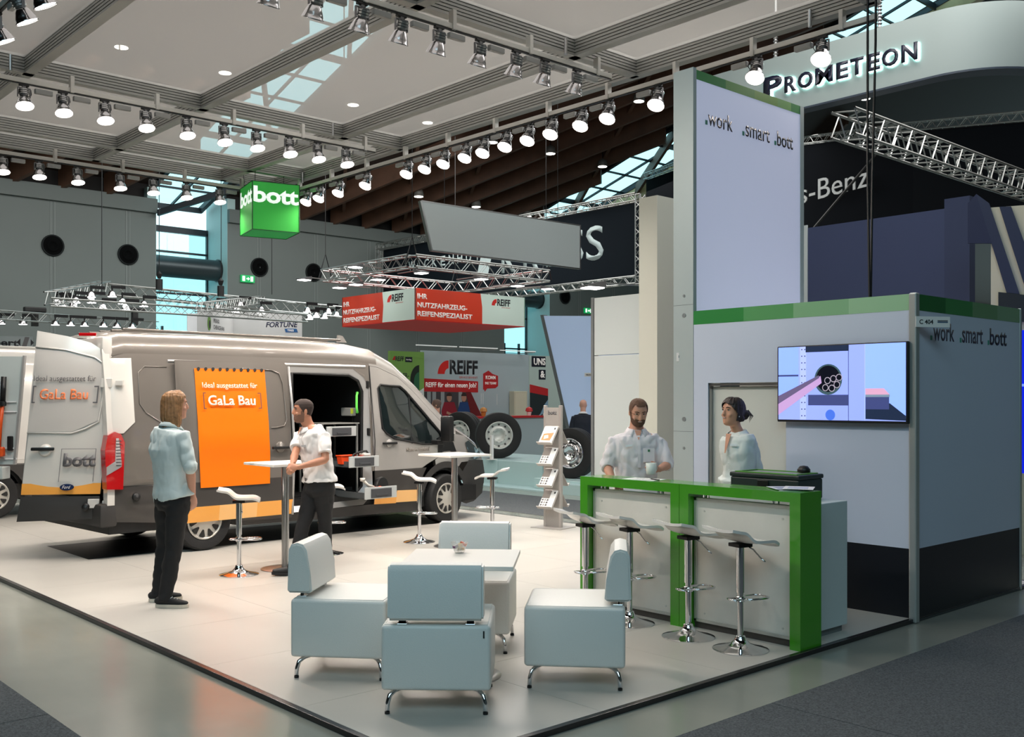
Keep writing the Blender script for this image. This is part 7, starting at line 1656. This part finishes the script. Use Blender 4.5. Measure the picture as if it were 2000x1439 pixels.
# ---- bearded man behind the counter
sh3 = mat('white cotton shirt', (228, 222, 226), 0.7, bump=0.1, bscale=240)
J = dict(head=(0.01, -0.045, 1.635), face=(0.12, -1), front=(0.05, -1), tilt=0.36, neck=(0.0, 0.0, 1.488), chest=(0.0, 0.01, 1.27), pelvis=(0.0, 0.04, 0.93), hem=(0.0, 0.04, 0.90),
         shR=(-0.195, 0.0, 1.385), elR=(-0.265, -0.02, 1.15), wrR=(-0.22, -0.22, 1.02), hdR=((0.2, -0.9, -0.1), (0, 0, 1), 0.3, -1), shL=(0.195, 0.0, 1.385), elL=(0.27, -0.06, 1.17), wrL=(0.165, -0.25, 1.145), hdL=((-0.75, -0.6, 0.1), (0.55, -0.75, 0.1), 0.8, 1),
         knL=(0.10, 0.02, 0.5), anL=(0.11, 0.05, 0.085), toeL=(0.3, -1), knR=(-0.10, 0.02, 0.5), anR=(-0.11, 0.05, 0.085), toeR=(-0.3, -1), sleeve=1.12, shoe=(mat('charcoal shoe', (38, 38, 40), 0.6), mat('shoe sole dark', (28, 28, 30), 0.6)), fold=0.013, fsc=11, seed=7.7, w=1.08, dk=1.1, loose=0.02)
e3, b3, s3, M3, tf, ts = make_person((6.90, 5.98, 0), 'person with brown beard in a white shirt with rolled sleeves behind the green bar', J, skin_b, sh3, trou)
collar(s3, V(J['neck'])+V((0, 0, 0.0)), tf, ts, sh3, 0.035, open_=0.08, k=1.05)
c = MB(); c.prism([(-0.030, 0.03), (0.030, 0.03), (0.003, -0.06), (-0.003, -0.06)], 0.0, 0.004, basis(V(J['neck'])+V((0, 0, -0.04))+tf*0.096, ts, V((0, 0, 1))+tf*-0.45)); c.build('neckline_skin', skin_b, s3)
br3 = mat('brown short hair', (92, 64, 46), 0.75, var=0.2, vscale=120)
scalp(b3, M3, 'hair', br3, lambda t, z: z > (0.082 if t < 0.5 else (0.082+0.01 if t < 0.8 else (0.092-(t-0.8)*0.14 if t < 1.6 else -0.03-0.02*(t-1.6)))), 0.007, 0.002)
scalp(b3, M3, 'beard', mat('brown beard', (98, 68, 52), 0.85), lambda t, z: (z < -0.034 and t < 1.5 and not (t < 0.24 and -0.060 < z < -0.044)) or (z < 0.01 and 1.2 < t < 1.5), lambda t, z: 0.006 if z < -0.07 else 0.004, 0.0015, zr=(-0.117, 0.01))
face_parts(b3, M3, (84, 58, 42), smile=True)
c = MB(); N3 = V(J['neck']); C3 = V(J['chest']); pts = [(N3+V((0, 0, -0.055))+tf*0.105), (C3+V((0, 0, 0.08))+tf*0.142), (C3+tf*0.150), (C3+V((0, 0, -0.12))+tf*0.146)]
for a_, b_ in zip(pts[:-1], pts[1:]): 
    d_ = (b_-a_); c.skin([c.ring([a_-ts*0.014, a_+ts*0.014, a_+ts*0.014+tf*0.004, a_-ts*0.014+tf*0.004]), c.ring([b_-ts*0.014, b_+ts*0.014, b_+ts*0.014+tf*0.004, b_-ts*0.014+tf*0.004])])
c.build('button_placket', sh3, s3)
nb = C3+tf*0.150-ts*0.09+V((0, 0, 0.075)); flat([(-0.03, -0.014), (0.03, -0.006), (0.03, 0.012), (-0.03, 0.004)], basis(nb, -ts if False else (V((1, 0, 0))), (0, 0.12, 1)), mat('badge white', (236, 240, 244), 0.3), s3, 'name_badge', 0.004)
nb = C3+tf*0.149+ts*0.085+V((0, 0, 0.03)); flat([(-0.05, -0.10), (0.05, -0.10), (0.05, 0.02), (-0.05, 0.02)], basis(nb, V((1, 0.1, 0)), (0, 0.1, 1)), sh3, s3, 'breast_pocket', 0.004); flat([(-0.01, -0.01), (0.01, -0.01), (0.01, 0.01), (-0.01, 0.01)], basis(nb+tf*0.006, V((1, 0.1, 0)), (0, 0.1, 1)), mat('logo green', (60, 120, 80), 0.5), s3, 'emblem', 0.002)
cp = empty('drinking_mug', (0, 0, 0), label='pale frosted mug held by the bearded man above the counter', cat='mug')
pcup = Matrix.Translation((6.90, 5.98, 0)) @ Matrix.Rotation(VIEW, 4, 'Z') @ V((0.085, -0.335, 1.105)); cp.location = pcup
c = MB(); c.lathe([(0.0, 0.0), (0.036, 0.0), (0.042, 0.01), (0.046, 0.10), (0.043, 0.10), (0.038, 0.012), (0.0, 0.008)], seg=24); c.build('mug_wall', mat('frosted mug', (222, 228, 222), 0.35), cp, smooth=True)
c = MB(); c.tube([(0.043, 0, 0.08), (0.07, 0, 0.075), (0.075, 0, 0.05), (0.065, 0, 0.028), (0.041, 0, 0.025)], 0.006, seg=8); c.build('mug_handle', mat('frosted mug', (222, 228, 222), 0.35), cp, smooth=True)

# ---- woman in white blouse
bl = mat('white blouse', (226, 230, 226), 0.6, bump=0.06, bscale=200)
J = dict(head=(-0.02, -0.01, 1.64), face=(-0.88, -0.5), front=(-0.80, -0.6), tilt=-0.08, neck=(0.02, 0.0, 1.49), chest=(0.03, 0.0, 1.30), pelvis=(0.045, 0.02, 0.98), hem=(0.02, 0.0, 1.10), waist=0.86,
         shL=(0.130, -0.06, 1.385), elL=(0.195, 0.04, 1.16), wrL=(0.13, 0.17, 1.05), hdL=((-0.6, 0.5, -0.4), (0.6, 0.6, 0), 0.5, 1), shR=(-0.06, 0.10, 1.385), elR=(0.02, 0.24, 1.18), wrR=(0.12, 0.19, 1.05), hdR=((0.6, -0.3, -0.4), (0.3, 0.9, 0), 0.5, -1),
         knL=(0.05, -0.04, 0.52), anL=(0.06, -0.02, 0.085), toeL=(-0.8, -0.6), knR=(-0.02, 0.07, 0.52), anR=(0.0, 0.10, 0.085), toeR=(-0.8, -0.6), sleeve=1.85, shoe=(mat('charcoal shoe', (38, 38, 40), 0.6), mat('shoe sole dark', (28, 28, 30), 0.6)), fold=0.011, fsc=10, seed=2.2, w=0.82, dk=0.95, loose=0.024, waistz=0.15, hs=0.9)
e4, b4, s4, M4, tf, ts = make_person((7.23, 5.16, 0), 'person with dark hair bun and loose white blouse before the cabin door', J, skin_c, bl, trou)
collar(s4, V(J['neck'])+V((0, 0, -0.01)), tf, ts, bl, 0.03, open_=0.13, k=1.0)
bh = mat('dark brown hair', (44, 28, 24), 0.55, var=0.3, vscale=50)
scalp(b4, M4, 'hair', bh, lambda t, z: z > (0.075-0.03*t if t < 0.8 else (0.05-(t-0.8)*0.10 if t < 1.4 else -0.07)), lambda t, z: 0.014 if t > 1.0 or z > 0.06 else 0.009, 0.008)
c = MB(); ellip(c, (-0.125, 0.01, -0.01), (0.038, 0.045, 0.042), M4, 16); ellip(c, (-0.09, 0, 0.0), (0.035, 0.05, 0.05), M4, 16)
ellip(c, (-0.04, 0.06, -0.045), (0.04, 0.02, 0.035), M4, 12); ellip(c, (-0.04, -0.06, -0.045), (0.04, 0.02, 0.035), M4, 12)
hb = vox(c, 'hair_bun', bh, b4, 0.005, 2, lambda p: 0.006*noise.noise(V((p.x*60, p.y*60, p.z*25))))
c = MB()
for k_i in range(7): a_ = k_i*0.5; c.tube([M4 @ V((-0.13, 0.02, 0.01)), M4 @ V((-0.165, 0.01+0.01*k_i, 0.03-0.008*k_i)), M4 @ V((-0.18-0.004*k_i, 0.015*math.cos(a_), -0.0-0.012*k_i))], [0.006, 0.005, 0.001], seg=5)
c.build('hair_wisp', bh, hb)
face_parts(b4, M4, (50, 34, 28), smile=True, lip=(186, 96, 92))
c = MB(); ellip(c, (0.0, 0.082, -0.035), (0.006, 0.006, 0.006), M4, 10); c.build('earring', mat('pearl', (236, 232, 226), 0.2), b4, smooth=True)
# open neckline
N4 = V(J['neck']); c = MB(); c.prism([(-0.028, 0.02), (0.028, 0.02), (0.004, -0.15), (-0.004, -0.15)], 0.0, 0.004, basis(N4+V((0, 0, -0.05))+tf*0.112, ts, V((0, 0, 1))+tf*-0.30)); c.build('neckline_skin', skin_c, s4)
c = MB()
for i in range(5): ellip(c, tuple(V(J['chest'])+tf*(0.135-0.004*i)+V((0, 0, 0.02-0.055*i))), (0.004, 0.004, 0.004), None, 8)
c.build('shirt_buttons', white_m, s4)
nb = V(J['chest'])+tf*0.13+ts*0.06+V((0, 0, 0.065)); flat([(-0.03, -0.01), (0.03, -0.01), (0.03, 0.012), (-0.03, 0.012)], basis(nb, ts+tf*-0.3), mat('badge white', (236, 240, 244), 0.3), s4, 'name_badge', 0.003)

# ---- people in the background
suit = mat('dark suit', (24, 30, 44), 0.8)
def far_person(px, py_top, d, face, label, sk, sm, height=1.78):
    r_ = (px-1000)/1981.; X, Y = d*(r_*u_[0]+u_[1]), d*(-r_*u_[1]+u_[0])
    ztop = 1.75+(780-py_top)*d/1981; sc = ztop/height
    f = V((*face, 0)).normalized(); s = V((0, 0, 1)).cross(f)
    def q(a, b, z): p = f*a+s*b; return (p.x, p.y, z)
    J = dict(head=q(0.01, 0, 1.66), face=face, neck=q(0, 0, 1.50), chest=q(0, 0, 1.30), pelvis=q(0, 0, 0.95), hem=q(0, 0, 0.82), shL=q(0, 0.19, 1.41), elL=q(0.02, 0.25, 1.14), wrL=q(0.17, 0.18, 1.02), shR=q(0, -0.19, 1.41), elR=q(0.02, -0.25, 1.14), wrR=q(0.17, -0.18, 1.02),
             hdL=(q(1, -0.2, 0), (0, 0, 1), 0.6, -1), hdR=(q(1, 0.2, 0), (0, 0, 1), 0.6, 1), knL=q(0.02, 0.1, 0.5), anL=q(0, 0.1, 0.085), toeL=face, knR=q(0.02, -0.1, 0.5), anR=q(0, -0.1, 0.085), toeR=face, sleeve=1.9, shoe=(mat('charcoal shoe', (38, 38, 40), 0.6), mat('shoe sole dark', (28, 28, 30), 0.6)), fold=0.004, loose=0.022, w=1.08)
    return (X, Y), J
(X, Y), J = far_person(1139, 776, 21.6, (0.2, 1), '', skin_b, suit)
e5, b5, s5, M5_, tf, ts = make_person((X, Y, -0.03), 'bald person in a dark suit seen from behind at the slanted white wall', J, mat('skin pink', (206, 156, 136), 0.5), suit, suit, voxb=0.009, shirt_voxel=0.011)
collar(s5, V(J['neck'])+V((0, 0, 0.0)), tf, ts, white_m, 0.035)
(X, Y), J = far_person(853, 770, 21.5, (-1, 0.15), '', skin_b, suit)
e6, b6, s6, M6, tf, ts = make_person((X, Y, -0.03), 'person in a dark jacket standing at left before the printed service wall', J, skin_b, suit, suit, voxb=0.009, shirt_voxel=0.011)
scalp(b6, M6, 'hair', mat('grey brown hair', (96, 76, 66), 0.8), lambda t, z: z > (0.08 if t < 0.8 else 0.0-0.05*(t-0.8)), 0.008, 0.003)
